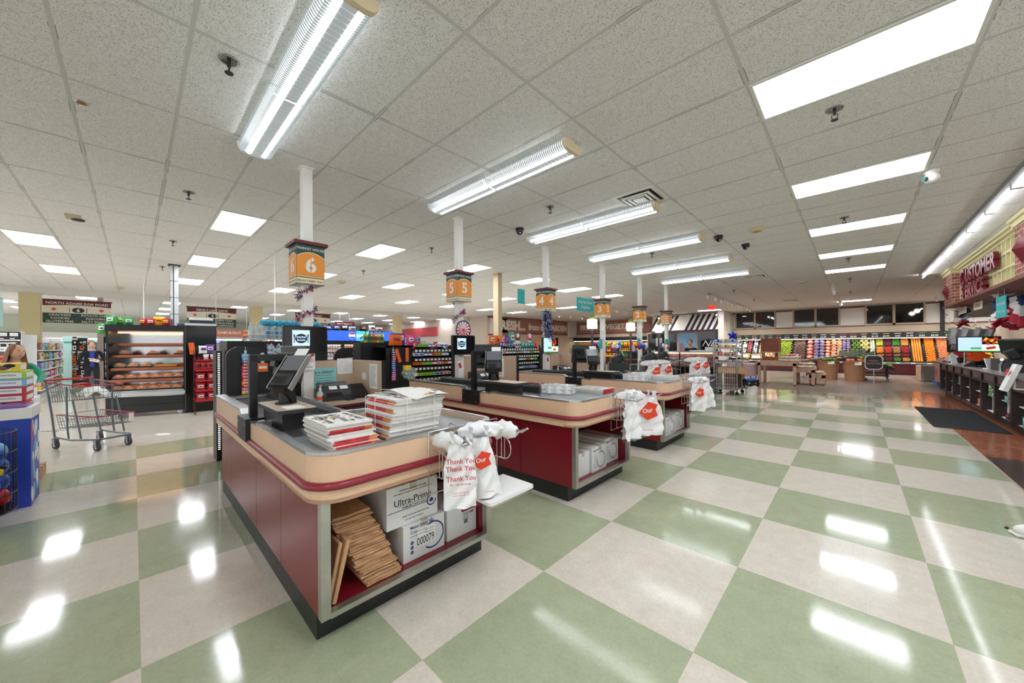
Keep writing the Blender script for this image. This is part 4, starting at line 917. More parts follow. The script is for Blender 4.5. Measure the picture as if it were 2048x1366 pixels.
# ================================================================= LEFT SIDE: hot case, cart, displays
def hx(p, a): return (p[0], p[1], p[2])
AX = math.atan2(1.22, .40); W_ = 1.284; OX, OY = -11.42, -.42
hf_ = frame((OX, OY, 0), AX)
r = thing('hot_food_case', 'black hot food display case with orange lit shelves', 'display case', (OX, OY, 0)); r.rotation_euler = (0, 0, AX)
mgl = mat('warm_heat_lamp', 'FFD2A4', .4, emit=4.0, ecol='FFB878'); mst2 = mat('mirror_steel', 'B9BABA', .18, 1, noise=.05, nscale=5); mcopper = mat('copper_shelf_edge', 'A8654A', .35, .6)
b = MB(); b.box(.0, .02, .08, W_, .75, .42); b.box(.02, .0, .12, W_ - .02, .02, .25); b.box(.02, .0, .265, W_ - .02, .02, .40); b.build('base', mat('black_enamel', '17191A', .3), r, False)

for u0_ in (0, W_ - .035): b = MB(); b.box(u0_, .05, .42, u0_ + .035, .75, 1.88); b.build('side_frame', BLACK, r, False)
b = MB(); b.box(0, .0, 1.86, W_, .75, 1.99); b.build('header', BLACK, r, False)
b = MB(); b.box(.035, .6, .55, W_ - .035, .62, 1.86); b.build('back_mirror', mst2, r, False)
b = MB(); b.box(-.01, -.03, .49, W_ + .01, .1, .53); b.box(0, -.012, .44, W_, .02, .49); b.build('bumper_rail', STEEL, r, False)
b = MB(); b.box(.035, .05, .53, W_ - .035, .6, .56); b.build('deck', mst2, r, False)
b = MB(); b.cyl((.1, .3, 1.83), (W_ - .1, .3, 1.83), .014, 8); b.build('heat_lamp', mgl, r, False)
for z, d0 in ((1.59, .3), (1.335, .2), (1.055, .12), (.805, .07)):
    b = MB(); b.box(.05, d0, z - .018, W_ - .05, .6, z); b.box(.05, d0 - .012, z - .05, W_ - .05, d0, z + .004, 1); b.box(.07, d0 + .02, z - .065, W_ - .07, d0 + .03, z - .05, 2); s = b.build('shelf', [mst2, mcopper, BLACK], r, False)
    b = MB(); b.cyl((.12, d0 + .1, z - .027), (W_ - .12, d0 + .1, z - .027), .008, 8); b.build('heat_lamp', mgl, s, False)
for u in (.12, W_ - .12):
    for v in (.12, .65): b = MB(); b.cyl((u, v - .015, .045), (u, v + .015, .045), .045, 12); b.cbox((u, v, .075), (.03, .05, .05)); b.build('caster', STEEL, r, False)
mchk = mat('roast_chicken', 'DB7A2C', .4, noise=.3, nscale=25); mdome = mat('clear_dome', 'FFF0DC', .08, alpha=.16); mlabel = mat('orange_label', 'F08A2A', .5)
def chicken():
    r = thing('chicken_tray', 'x', 'food tray', (0, 0, 0)); b = MB()
    b.prism(rrect(-.105, -.07, .105, .07, .03, 4), 0, .03); b.build('tray', BLACK, r, False)
    b = MB(); b.ell((0, 0, .045), (.085, .052, .04), 12, 8); b.ell((.05, -.02, .045), (.035, .02, .02), 8, 6); b.ell((-.05, -.02, .045), (.035, .02, .02), 8, 6); b.build('roast_chicken', mchk, r, False)
    b = MB(); n = 16; prof = [(1.0, .03), (.97, .045), (.72, .095), (.55, .105)]
    for (s0, z0), (s1, z1) in zip(prof[:-1], prof[1:]):
        q0 = rrect(-.105 * s0, -.07 * s0, .105 * s0, .07 * s0, .03 * s0, 4); q1 = rrect(-.105 * s1, -.07 * s1, .105 * s1, .07 * s1, .03 * s1, 4)
        for i_ in range(len(q0)): j_ = (i_ + 1) % len(q0); b.quad((*q0[i_], z0), (*q0[j_], z0), (*q1[j_], z1), (*q1[i_], z1))
    b.prism(rrect(-.058, -.0385, .058, .0385, .0165, 4), .104, .106); b.build('dome_lid', mdome, r, False)
    b = MB(); b.cbox((0, -.0, .1075), (.075, .05, .002)); b.cbox((0, -.052, .085), (.06, .002, .035), rot=(R(-40), 0, 0)); b.build('label', mlabel, r, False)
    return r
ck0 = None
def place_ck(u, v, z, where):
    global ck0
    if ck0 is None: ck0 = chicken(); o = ck0
    else: o = dup(ck0)
    o.location = hf_(u, v, z); o.rotation_euler = (0, 0, AX); tag(o, 'domed tray of roast chicken on the ' + where + ' of the hot case', 'food tray', 'chicken trays on the ' + where)
for u in (.21, .67, 1.13): place_ck(u, .3, 1.336, 'top filled shelf')
for u in (.16, .37, .57): place_ck(u, .22, 1.056, 'second filled shelf')
for u in (.16, .36, .56, .76, .95, 1.14): place_ck(u, .17, .806, 'third filled shelf, front row'); 
for u in (.22, .42, .62, .8, .98): place_ck(u, .38, .806, 'third filled shelf, back row')
for u in (.14, .33, .53, .73, .92, 1.12): place_ck(u, .14, .561, 'bottom deck, front row'); place_ck(u + .04, .34, .561, 'bottom deck, back row')
for q in range(2):
    b = MB(); b.tube([hf_(.72 + q * .0, .2 + q * .07, 1.085 + .0 * q), hf_(1.1, .2 + q * .07, 1.085)], .027, 8); b.tube([hf_(.72, .2 + q * .07, 1.085), hf_(1.1, .2 + q * .07, 1.085)], .0275, 8)
    tag(b.build('bread_loaf', mat('golden_bread', 'D98E3A', .6, noise=.2, nscale=40)), 'long golden garlic bread on second filled shelf, %s' % ('front one', 'back one')[q], 'bread')
b = MB(); b.prism(rrect(1.0, .3, 1.2, .44, .03, 3), 1.06, 1.13, 0, lambda x, y, z: hf_(x, y, z)); tag(b.build('bread_tray', mat('brown_bread_crust', 'B86A2E', .6)), 'dark edged bread tray at right end of second filled shelf', 'food tray')
# snacks on top of the case
for q, (u, c, c2, s_) in enumerate(((.03, 'green', 'white', .2), (.17, 'green', 'lime', .17), (.3, 'green', 'white', .16), (.52, 'red', 'yellow', .15), (.66, 'red', 'white', .15), (.78, 'yellow', 'orange', .2), (.92, 'red', 'yellow', .16))):
    put('bag', c, c2, hf_(u, .2 + .05 * (q % 2), 1.995), (s_, .09, s_), AX + (q % 3 - 1) * .3, 'lying on top of the hot case')
put('bag', 'green', 'white', hf_(-.07, .1, 1.79), (.16, .09, .22), AX, 'hanging off upper corner of the hot case')
b = MB(); b.cbox(hf_(.2, .25, 2.14), (.5, .02, .1), 0, rot=(0, 0, AX)); b.text('FRITO STAND', hf_(.2, .238, 2.125), (cos(AX), sin(AX), 0), (0, 0, 1), .07, 1); 
# tall dark cabinet with clutter on top
r = thing('tall_cabinet', 'tall glossy black cabinet right of the hot case', 'cabinet', (-11.3, 1.08, 0)); b = MB(); b.cbox((-11.3, 1.08, 1.03), (.6, .56, 2.02), bev=.015); b.build('body', mat('gloss_black', '15130F', .12), r)
b = MB(); b.box(-11.0, .80, 2.0, -10.99, 1.36, 2.05); b.build('top_trim', STEEL, r)
b = MB(); b.prism(rrect(-11.5, .88, -11.05, 1.34, .04, 3), 2.045, 2.13, 0); b.prism(rrect(-11.48, .9, -11.07, 1.32, .1, 5), 2.13, 2.19, 1); tag(b.build('storage_tub', [mat('dark_blue_tub', '26303C', .4), WHITE]), 'dark tub with white lid on top of tall black cabinet', 'box')
b = MB(); b.cyl((-11.25, .6, 2.0), (-11.25, .6, 2.14), .02, 8); b.cbox((-11.25, .75, 2.02), (.12, .12, .05)); tag(b.build('small_clamp_fan', mat('blue_grey_metal', '4A5672', .4)), 'small blue grey stand between snacks and tub, atop hot case', 'stand')
# red chip rack
r = thing('wire_chip_rack', 'brown wire rack of red snack bags in front of black cabinet', 'rack', (-10.62, 1.12, 0)); mrk = mat('maroon_wire', '4A1418', .4)
b = MB()
for y in (.93, 1.31):
    for x in (-10.78, -10.50): b.tube([(x, y, 0.01), (x, y, 1.42)], .007, 5)
    b.tube([(-10.78, y, .01), (-10.50, y, .01)], .007, 5)
b.tube([(-10.78, .93, 1.42), (-10.78, 1.0, 1.5), (-10.78, 1.24, 1.5), (-10.78, 1.31, 1.42)], .007, 5); b.build('frame', mrk, r)
for z in (.30, .52, .74, .97, 1.2):
    b = MB()
    for k in range(6): b.tube([(-10.78, .93 + k * .076, z + .06), (-10.50, .93 + k * .076, z), (-10.48, .93 + k * .076, z + .07)], .003, 4)
    b.tube([(-10.48, .93, z + .07), (-10.48, 1.31, z + .07)], .005, 4); b.box(-10.488, .94, z - .01, -10.478, 1.30, z + .03); b.build('wire_shelf', mat('red_price_rail', 'B01E28', .4), r)
for z in (.31, .53, .75):
    for q, y in enumerate((1.03, 1.22)): put('bag', 'red', 'white', (-10.57, y, z), (.16, .08, .17), pi / 2, 'in the brown wire rack, %s tier' % {.31: 'low', .53: 'middle', .75: 'upper'}[z])
for q, y in enumerate((.98, 1.1, 1.2)): put('bag', 'red', 'black', (-10.56, y, .98), (.15, .09, .19), pi / 2 + .4, 'leaning in the brown wire rack')
for y in (1.12, 1.24): b = MB(); b.lathe([(.035, 0), (.05, .12), (.046, .12), (.033, .01)], 12, (-10.55, y, 1.22)); tag(b.build('paper_cup', WHITE), 'white paper tub on upper tier of brown wire rack', 'cup', 'white tubs on the wire rack')
put('bag', 'white', 'purple', (-10.6, 1.08, 1.36), (.17, .1, .17), pi / 2, 'on top of the brown wire rack'); put('bag', 'purple', 'white', (-10.6, 1.2, 1.36), (.16, .1, .2), pi / 2, 'on top of the brown wire rack')
b = MB(); b.cbox((-10.45, 1.30, 1.0), (.004, .13, .08), 0); b.build('price_card', PAPER, r)
b = MB(); b.cbox((-10.98, .92, 1.47), (.01, .1, .27), 0, rot=(.1, 0, 0)); tag(b.build('hang_tag', ORANGE), 'orange paper tag on the black cabinet above wire rack', 'tag')
# silver service pole
b = MB(); b.box(-12.03, .62, 2.0, -11.91, .76, CZ - .02); b.box(-11.915, .66, 2.0, -11.905, .68, CZ - .03, 1)
for z in (2.3, 2.7, 3.1): b.box(-12.04, .61, z, -11.9, .77, z + .012, 1)
b.box(-12.1, .58, CZ - .02, -11.86, .80, CZ - .001, 1); tag(b.build('service_pole', [STEEL, DARK]), 'silver service pole rising to the ceiling behind the hot case', 'pole')

# shopping cart
r = thing('shopping_cart', 'grey wire two tier shopping cart with red handle trim', 'shopping cart', (-8.45, -.46, 0)); CA = .5; r.rotation_euler = (0, 0, CA)
mcart_ = mat('grey_cart_wire', '6E7377', .35, .4); mredc = mat('red_cart_trim', 'B92A3C', .4); mwhl = mat('grey_rubber', '3A3C3E', .6)
def basket(x0, x1, w0, w1, zb0, zb1, zt0, zt1, name, n=14, nr=4):
    b = MB(); L_ = lambda u, s, t_: (x0 + (x1 - x0) * u, s * (w0 + (w1 - w0) * u) / 2 * (.86 + .14 * t_), (zb0 + (zb1 - zb0) * u) * (1 - t_) + (zt0 + (zt1 - zt0) * u) * t_)
    for k in range(n + 1):
        u = k / n
        for s in (-1, 1): b.tube([L_(u, s, 0), L_(u, s, 1)], .0028, 4)
    for k in range(nr + 1):
        t_ = k / nr
        for s in (-1, 1): b.tube([L_(0, s, t_), L_(1, s, t_)], .003 if 0 < k < nr else .005, 4)
    for k in range(9):
        s = -1 + 2 * k / 8; b.tube([L_(0, s, 0), L_(1, s, 0), L_(1, s, 1)], .0028, 4)
    for u in (0, 1):
        for t_ in (0, .5, 1): b.tube([L_(u, -1, t_), L_(u, 1, t_)], .004, 4)
    for k in range(n // 2): b.tube([L_(k * 2 / n, -1, 0), L_(k * 2 / n, 1, 0)], .0025, 4)
    o = b.build(name, mcart_, r, False)
    b = MB(); b.tube([L_(0, -1, 1), L_(1, -1, 1), L_(1, 1, 1), L_(0, 1, 1)], .009, 6); b.build('red_rim', mredc, o, False)
basket(-.42, .30, .52, .46, .68, .74, .98, .93, 'upper_basket'); basket(-.25, .58, .48, .42, .30, .36, .50, .50, 'lower_basket')
b = MB()
for s in (-1, 1):
    b.tube([(-.50, s * .24, 1.0), (-.36, s * .24, .5), (-.27, s * .25, .17), (.1, s * .25, .15), (.5, s * .2, .17), (.56, s * .17, .17)], .014, 6); b.tube([(.0, s * .25, .92), (.02, s * .25, .3), (.05, s * .25, .17)], .012, 6); b.tube([(.12, s * .24, .72), (.26, s * .24, .32), (.3, s * .24, .18)], .012, 6)
b.tube([(.56, -.17, .17), (.56, .17, .17)], .014, 6); b.build('frame', mcart_, r, False)
b = MB(); b.tube([(-.50, -.27, 1.01), (-.50, .27, 1.01)], .016, 8); b.build('handle', mredc, r, False)
b = MB(); b.cbox((.585, .17, .43), (.012, .06, .13), bev=.004); b.build('bumper', WHITE, r, False)
b = MB(); b.tube([(-.62, -.24, .24), (-.25, -.24, .26)], .005, 5); b.tube([(-.62, .24, .24), (-.25, .24, .26)], .005, 5)
for k in range(9): b.tube([(-.62, -.24 + .06 * k, .24), (-.2, -.24 + .06 * k, .26)], .003, 4)
b.build('bottom_tray', mcart_, r, False)
for x, y in ((.5, -.17), (.52, .17), (-.27, -.24), (-.27, .24)):
    b = MB(); b.cyl((x, y - .016, .062), (x, y + .016, .062), .062, 16, 0); b.cyl((x, y - .018, .062), (x, y + .018, .062), .03, 12, 1); w2 = b.build('wheel', [mwhl, STEEL], r, False)
    b = MB(); b.prism([(-.02, .05), (.03, .05), (.02, .155), (-.05, .16)], -.024, .024, 0, lambda u, z, v: (x + u, y + v, z)); b.build('caster_fork', mat('fork_steel', '8A8D90', .35, .8), w2, False)
cf = frame((-8.45, -.46, 0), CA)
b = MB(); b.ell(cf(-.12, -.05, .84), (.13, .1, .08), 10, 8, 0); b.ell(cf(.02, .06, .83), (.1, .1, .08), 10, 8, 0); tag(b.build('salad_bag', mat('green_leafy_bag', '74855A', .4, noise=.4, nscale=25)), 'clear bag of green leaves in the cart upper basket', 'bag')
b = MB(); b.grid(lambda u, v: cf(-.02 + .24 * u, -.16 + .3 * v, .80 + .1 * sin(pi * u) * sin(pi * v) + .03 * sin(u * 17 + v * 9)), 12, 12); tag(b.build('shopping_bag', mbag), 'white plastic bag crumpled in cart upper basket', 'plastic bag')
b = MB(); b.cbox(cf(-.3, .05, .86), (.16, .12, .17), rot=(0, 0, CA)); tag(b.build('red_carton', pm('red')), 'red carton in the cart beside the green leaves', 'box')
# the shopper pushing it, bent over the handle
wm = person('person', 'person with long auburn hair and green sweater pushing the cart', (-9.12, -1.27, 0), pi / 2 + .35, 1.53, [mskin, mat('green_sweater', '2E9A7E', .8), mat('dark_trousers', '2A2C34', .8), mat('tan_sandal', 'A08468', .6)],
            [((-.2, -.28, 1.18), (-.1, -.58, 1.08)), ((.24, -.26, 1.2), (.14, -.58, 1.08))], lean=.42, hair=('8C6248', 'long'), headturn=.3, headpitch=.12)
b = MB()
for s in (-1, 1): pass
# stacked carton display on a pallet
r = thing('wooden_pallet', 'wooden pallet under the stacked snack cartons', 'pallet', (-6.55, -1.25, 0)); mpal = mat('pallet_wood', 'A5825C', .75, noise=.2, nscale=9)
for y in (-1.72, -1.24, -.77): b = MB(); b.box(-7.05, y - .04, .0, -6.07, y + .04, .10); b.build('stringer', mpal, r)
for k in range(7): b = MB(); b.box(-7.05 + k * .147, -1.76, .10, -6.93 + k * .147, -.73, .122); b.build('deck_board', mpal, r)
b = MB(); b.box(-6.1, -1.76, .02, -6.065, -.73, .1); b.build('end_board', mpal, r)
def snackbox(x0, y0, z0, x1, y1, z1, c, lab, grp, txt=None):
    b = MB(); b.box(x0, y0, z0, x1, y1, z1, 0); o = b.build('snack_carton', [pm(c)]); tag(o, lab, 'snack carton', grp)
    b = MB(); dy, dz = (y1 - y0), (z1 - z0); b.quad((x1 + .001, y0 + .08 * dy, z0 + .12 * dz), (x1 + .001, y1 - .08 * dy, z0 + .12 * dz), (x1 + .001, y1 - .08 * dy, z1 - .2 * dz), (x1 + .001, y0 + .08 * dy, z1 - .2 * dz), 0)
    for k in range(12): b.quad((x1 + .0015, y0 + (.4 + .035 * k) * dy, z0 + .4 * dz), (x1 + .0015, y0 + (.415 + .035 * k) * dy, z0 + .4 * dz), (x1 + .0015, y0 + (.415 + .035 * k) * dy, z0 + .6 * dz), (x1 + .0015, y0 + (.4 + .035 * k) * dy, z0 + .6 * dz), 1)
    b.quad((x0 + .1 * (x1 - x0), y1 + .001, z0 + .2 * dz), (x0 + .1 * (x1 - x0), y1 + .001, z1 - .2 * dz), (x1 - .1 * (x1 - x0), y1 + .001, z1 - .2 * dz), (x1 - .1 * (x1 - x0), y1 + .001, z0 + .2 * dz), 0)
    b.build('panel_print', [pm('white'), INK], o); return o
tiers = [('red', 'red'), ('red', 'green'), ('light blue', 'light blue'), ('light blue', 'lime')]
for k in range(6):
    z = .93 + k * .0667 * 0
z = .945
for k, (c1, c2) in enumerate((('red', 'lime'), ('red', 'light blue'), ('light blue', 'light blue'), ('lime', 'light blue'))):
    snackbox(-6.55, -1.05, z, -6.12, -.76, z + .076, c1, '%s snack carton at the stack corner, %s tier from the top' % (c1, ('fifth', 'fourth', 'third', 'second')[k]), 'snack cartons')
    snackbox(-6.55, -1.36, z, -6.12, -1.06, z + .076, c2, '%s snack carton inside left of the corner one, %s tier from the top' % (c2, ('fifth', 'fourth', 'third', 'second')[k]), 'snack cartons')
    z += .078
o = snackbox(-6.5, -1.4, z, -6.14, -.80, z + .078, 'yellow', 'long yellow granola carton on top of the stack', 'snack cartons')
b = MB(); b.text('CO-BAR', (-6.137, -1.1, z + .022), (0, 1, 0), (0, 0, 1), .04, 0, bold=.02); b.ell((-6.138, -.92, z + .035), (.004, .07, .025), 12, 6, 1); b.ell((-6.137, -.86, z + .055), (.004, .04, .018), 10, 6, 0); b.build('carton_print', [INK, pm('brown')], o)
for k in range(6): snackbox(-6.35, -.86, .50 + k * .074, -6.13, -.745, .572 + k * .074, 'red', 'small red carton in the narrow column under the snack stack', 'small red cartons'); snackbox(-6.75, -.95, .50 + k * .074, -6.36, -.745, .572 + k * .074, 'white', 'white printed carton behind small red column', 'white printed cartons')
b = MB(); b.box(-6.36, -.9, .123, -6.12, -.75, .50, 0); b.box(-6.75, -.9, .123, -6.36, -.752, .50, 1); tag(b.build('cardboard_plinth', [pm('green'), pm('light blue')]), 'green and pale blue cardboard base on the pallet', 'box')
b = MB(); b.box(-7.0, -1.7, .123, -6.36, -.95, .944, 0); b.box(-6.36, -1.7, .123, -6.14, -.91, .944, 0); tag(b.build('display_core', pm('white')), 'white cardboard core carrying the snack cartons', 'box')
# blue drum-like display with a white lid in front of it
r = thing('cardboard_display', 'blue cardboard display bin with white lid, nearest on the left', 'display bin', (-5.85, -1.0, 0)); 
b = MB(); b.box(-6.05, -1.45, 0, -5.62, -.67, .83); b.build('bin', [mat('royal_blue_card', '1F3FB0', .4)], r)
b = MB(); b.box(-6.06, -1.46, .83, -5.60, -.66, .93, 0); b.box(-6.02, -1.42, .93, -5.64, -.70, .945, 1); b.build('lid', [WHITE, pm('purple')], r)
b = MB(); rn = random.Random(3)
for k in range(30):
    u, v = rn.uniform(-6.02, -5.66), rn.uniform(.05, .75); s_ = rn.uniform(.02, .06); b.ell((u, -.6695, v), (s_, .002, s_ * 1.3), 8, 4, rn.choice((0, 0, 1)))
b.box(-5.7, -.67, .62, -5.622, -.668, .78, 2); b.build('splash_print', [pm('white'), pm('light blue'), pm('red')], r)
# round wire bin with play balls
r = thing('wire_bin', 'round black wire bin holding bagged play balls', 'wire bin', (-5.08, -1.0, 0)); b = MB(); bc = V((-5.08, -1.0, 0)); br_ = .32
for z in (.80, .64, .47, .30, .16): b.tube([bc + V((br_ * cos(2 * pi * k / 28), br_ * sin(2 * pi * k / 28), z)) for k in range(28)], .005, 5, close=True)
for k in range(40): a = 2 * pi * k / 40; b.tube([bc + V((br_ * cos(a), br_ * sin(a), .16)), bc + V((br_ * cos(a), br_ * sin(a), .80))], .003, 4)
b.build('wire_body', BLACK, r)
for a in (.9, 2.9, 4.9): b = MB(); p_ = bc + V((br_ * cos(a), br_ * sin(a), 0)); t_ = V((-sin(a), cos(a), 0)) * .015; b.tube([p_ + t_ + V((0, 0, .3)), p_ + t_ + V((0, 0, .012)), p_ - t_ + V((0, 0, .012)), p_ - t_ + V((0, 0, .3))], .006, 5); b.build('leg', BLACK, r)
b = MB(); b.cyl(bc + V((0, 0, .16)), bc + V((0, 0, .17)), .31, 20); b.build('floor_plate', BLACK, r)
rn = random.Random(8)
for lev in range(4):
    for k in range(7):
        a = 2 * pi * k / 7 + lev; p_ = bc + V((.22 * cos(a), .22 * sin(a), .25 + lev * .125)); c = rn.choice(('blue', 'blue', 'navy', 'red', 'yellow', 'light blue'))
        b = MB(); b.ell(p_, .078, 12, 8); o = b.build('play_ball_bag', pm(c)); tag(o, '%s bagged play ball inside the round wire bin' % c, 'toy ball', '%s balls in the wire bin' % c)
b = MB(); b.tube([bc + V((.2, .25, .56)), bc + V((.24, .30, .545)), bc + V((.25, .31, .56))], .012, 6); tag(b.build('clip', BLACK), 'black clip hooked on round wire bin rim', 'clip')

# ---------------------------------------------------------------- person at the aisle end
mn = person('person', 'person in dark jacket over blue shirt standing at the aisle end', (-17.3, -.90, 0), pi / 2 + .1, 1.70, [mskin, mat('navy_jacket', '14161F', .8), mat('black_trousers', '15161B', .8), mat('dark_shoes', '1E1C1C', .5)],
            [((-.26, -.02, 1.12), (-.02, -.2, 1.12)), ((.26, -.02, 1.12), (.03, -.22, 1.15))], hair=('3B2A22', 'short'))
b = MB(); b.grid(lambda u, v: ((u - .5) * .11 * (1 - .2 * v), -.122 - .012 * sin(pi * u) + .0 * v, 1.42 - .5 * v), 6, 8); b.build('shirt', mat('blue_shirt', '1F3F9A', .7), mn, False)
b = MB(); b.cbox((.04, -.26, 1.12), (.2, .01, .1), rot=(.5, .3, 0)); o = b.build('folded_paper', PAPER); o.location = mn.location; o.rotation_euler = mn.rotation_euler; tag(o, 'folded white paper held by person in dark jacket', 'paper')

# ---------------------------------------------------------------- hanging aisle signs
def aisle_sign(x, y0, y1, z0, z1, street, num, left, right, lab):
    r = thing('aisle_sign', lab, 'aisle sign', (x, (y0 + y1) / 2, z0), 'hanging aisle signs'); ym = (y0 + y1) / 2; H_ = z1 - z0; W = y1 - y0; X = x + .012
    b = MB(); b.box(x - .01, y0, z0, x + .01, y1, z1 - .05 * H_, 0); b.box(X, y0, z0, X + .001, y1, z0 + .42 * H_, 1)
    n = 10
    for k in range(n):
        ua, ub = k / n, (k + 1) / n; f = lambda u: z0 + H_ * (.72 + .06 * sin(pi * u)); b.quad((X + .001, y0 + W * ua, f(ua)), (X + .001, y0 + W * ub, f(ub)), (X + .001, y0 + W * ub, z1 - .05 * H_), (X + .001, y0 + W * ua, z1 - .05 * H_), 2)
    b.text(street, (X + .002, ym, z0 + .80 * H_), (0, 1, 0), (0, 0, 1), .115 * W / 1.58, 0, bold=.02)
    for k, s in enumerate(left): b.text(s, (X + .002, y0 + .24 * W, z0 + (.30 - .135 * k) * H_), (0, 1, 0), (0, 0, 1), .10 * W / 1.58, 0, bold=.008)
    for k, s in enumerate(right): b.text(s, (X + .002, y0 + .76 * W, z0 + (.30 - .135 * k) * H_), (0, 1, 0), (0, 0, 1), .10 * W / 1.58, 0, bold=.008)
    b.ell((X + .002, ym, z0 + .56 * H_), (.002, .15 * W / 1.58, .115 * H_), 20, 6, 3); b.text(num, (X + .005, ym, z0 + .49 * H_), (0, 1, 0), (0, 0, 1), .16 * H_ / .82, 0, bold=.03)
    for s in (-1, 1):
        b.box(X + .001, ym + s * .2 - .008, z0 + .46 * H_, X + .003, ym + s * .2 + .008, z0 + .66 * H_, 3); c = (X + .002, ym + s * .55 * W / 1.58, z0 + .58 * H_); b.add([(c[0], c[1] - .07, c[2]), (c[0], c[1], c[2] - .06), (c[0], c[1] + .07, c[2]), (c[0], c[1], c[2] + .06)], [(0, 1, 2, 3)], 4)
    b.build('panel', [SIGNCREAM if 0 else mat('pale_print', 'E9E2D2', .5), GREEN, BURG, mat('plate_ink', '1B2A2A', .5), mat('orange_diamond', 'CE5A2B', .5)], r)
    b = MB(); b.box(x - .02, y0 - .03, z1 - .05 * H_, x + .02, y1 + .03, z1); b.build('top_rail', BURG, r)
    b = MB()
    for y in (y0 + .2 * W, y1 - .2 * W): b.cyl((x, y, z1), (x, y, CZ), .004, 4)
    b.build('hanger', STEEL, r); return r
aisle_sign(-20.3, -2.16, -.58, 2.40, 3.23, 'NORTH ADAMS RAM ROAD', '6', ['CRACKERS', 'COOKIES', 'GLUTEN FREE'], ['POTATO CHIPS', 'POPCORN', 'SALTY SNACKS'], 'aisle sign reading North Adams Ram Road with green lower half')
aisle_sign(-20.3, 1.55, 3.21, 2.40, 3.25, "DEVIL'S LAKE DRIVE", '5', ['DRINKS', 'WATER', 'ICE'], ['PEPSI COLA', 'COCA-COLA', '7-UP/FAYGO'], "aisle sign reading Devil's Lake Drive right of the tall cabinet")
aisle_sign(-20.3, 5.6, 7.25, 2.40, 3.25, 'WILDCAT WAY', '4', ['SOUP', 'PASTA', 'RICE'], ['APPLE JUICE', 'TEA', 'COFFEE'], 'aisle sign reading Wildcat Way half hidden behind white register pole')
b = MB(); b.box(-22.01, 8.1, 2.75, -21.99, 9.25, 3.0, 0); b.text('BEAN PIE BEST BEANS', (-21.985, 8.68, 2.84), (0, 1, 0), (0, 0, 1), .09, 1); b.cyl((-22, 8.4, 3), (-22, 8.4, CZ), .004, 4, 1); b.cyl((-22, 8.95, 3), (-22, 8.95, CZ), .004, 4, 1); tag(b.build('aisle_sign', [BURG, WHITE]), 'small brown hanging sign beside Wildcat Way sign', 'aisle sign')
b = MB(); b.box(-13.01, 1.45, 1.79, -12.99, 2.45, 2.0, 0); b.text('CHECKOUT', (-12.985, 1.9, 1.88), (0, 1, 0), (0, 0, 1), .1, 1); b.box(-12.99, 2.2, 1.82, -12.98, 2.43, 1.9, 2); b.cyl((-13, 1.6, 2.0), (-13, 1.6, CZ), .005, 4, 1); b.cyl((-13, 2.3, 2.0), (-13, 2.3, CZ), .005, 4, 1); tag(b.build('hanging_sign', [mat('terracotta_board', 'B0694C', .6), WHITE, pm('orange')]), 'terracotta board reading CHECKOUT under the Devils Lake sign', 'sign')
b = MB(); b.box(-18.02, -3.2, 2.15, -18.0, -2.62, 3.0); tag(b.build('hanging_sign', mat('pale_aqua_sign', 'A8CFC6', .5)), 'pale aqua hanging board at the far left edge', 'sign')

# ---------------------------------------------------------------- shelving beyond the hot case
gondola((-17.6, -1.9, 0), pi, 5.2, .4, [.25, .55, .85, 1.15, 1.45], 'long white shelf run between tan column and the person', 'on the white run by the tan column', 100, cols=BRIGHT, h=.24, back=1.9, wr=(.09, .16))
b = MB(); b.box(-23.3, -2.0, 0, -23.26, -1.3, 2.0, 0); b.box(-23.255, -1.95, 1.72, -23.25, -1.35, 1.78, 1); tag(b.build('end_panel', [mat('pale_teal_panel', 'B9DCD5', .5), pm('teal')]), 'pale teal shelf end panel with dark line near the dark clutter', 'panel')
gondola((-17.2, -4.4, 0), pi / 2, 2.2, .45, [.3, .7, 1.1, 1.45, 1.75], 'white shelf with red and yellow snacks at the far left edge', 'on the shelf at the far left edge', 130, kinds=('bag', 'box'), cols=[('red', 'yellow'), ('orange', 'red'), ('white', 'black'), ('yellow', 'red'), ('black', 'white'), ('brown', 'white')], h=.24, back=2.0, wr=(.12, .2))
gondola((-23.5, -.9, 0), pi / 2, 1.6, .4, [.3, .6, .9, 1.2, 1.5], 'dark rack of small goods behind the standing person', 'on the dark rack behind the standing person', 150, kinds=('bag', 'can'), cols=[('white', 'red'), ('red', 'white'), ('navy', 'white'), ('silver', 'red'), ('black', 'orange')], h=.22, back=2.0, colr=BLACK, wr=(.1, .16))
b = MB(); b.box(-22.9, -1.25, 0, -22.6, -.98, 1.75); tag(b.build('bollard_panel', mat('blue_grey_panel', '6E7684', .5)), 'blue grey upright panel left of the standing person', 'panel')
b = MB(); b.box(-21.0, -.95, 0, -20.85, -.80, CZ); struct(b.build('column_thin', mat('pinkish_post', 'A99A94', .6)))
# tall rack of hanging goods
r = thing('hanging_goods_rack', 'tall dark rack of hanging goods left of standing person', 'rack', (-21.6, -1.5, 0)); b = MB(); b.box(-21.9, -1.62, 0, -21.6, -1.25, 1.9); b.build('panel', BLACK, r)
rn = random.Random(77)
for q in range(26): put(rn.choice(('bag', 'box')), *rn.choice([('black', 'white'), ('white', 'black'), ('orange', 'black'), ('brown', 'white'), ('silver', 'black')]), (-21.55 + rn.uniform(0, .03), -1.58 + rn.random() * .28, .3 + (q // 3) * .19), (.1, .06, .16), pi / 2, 'hanging on the tall dark rack')
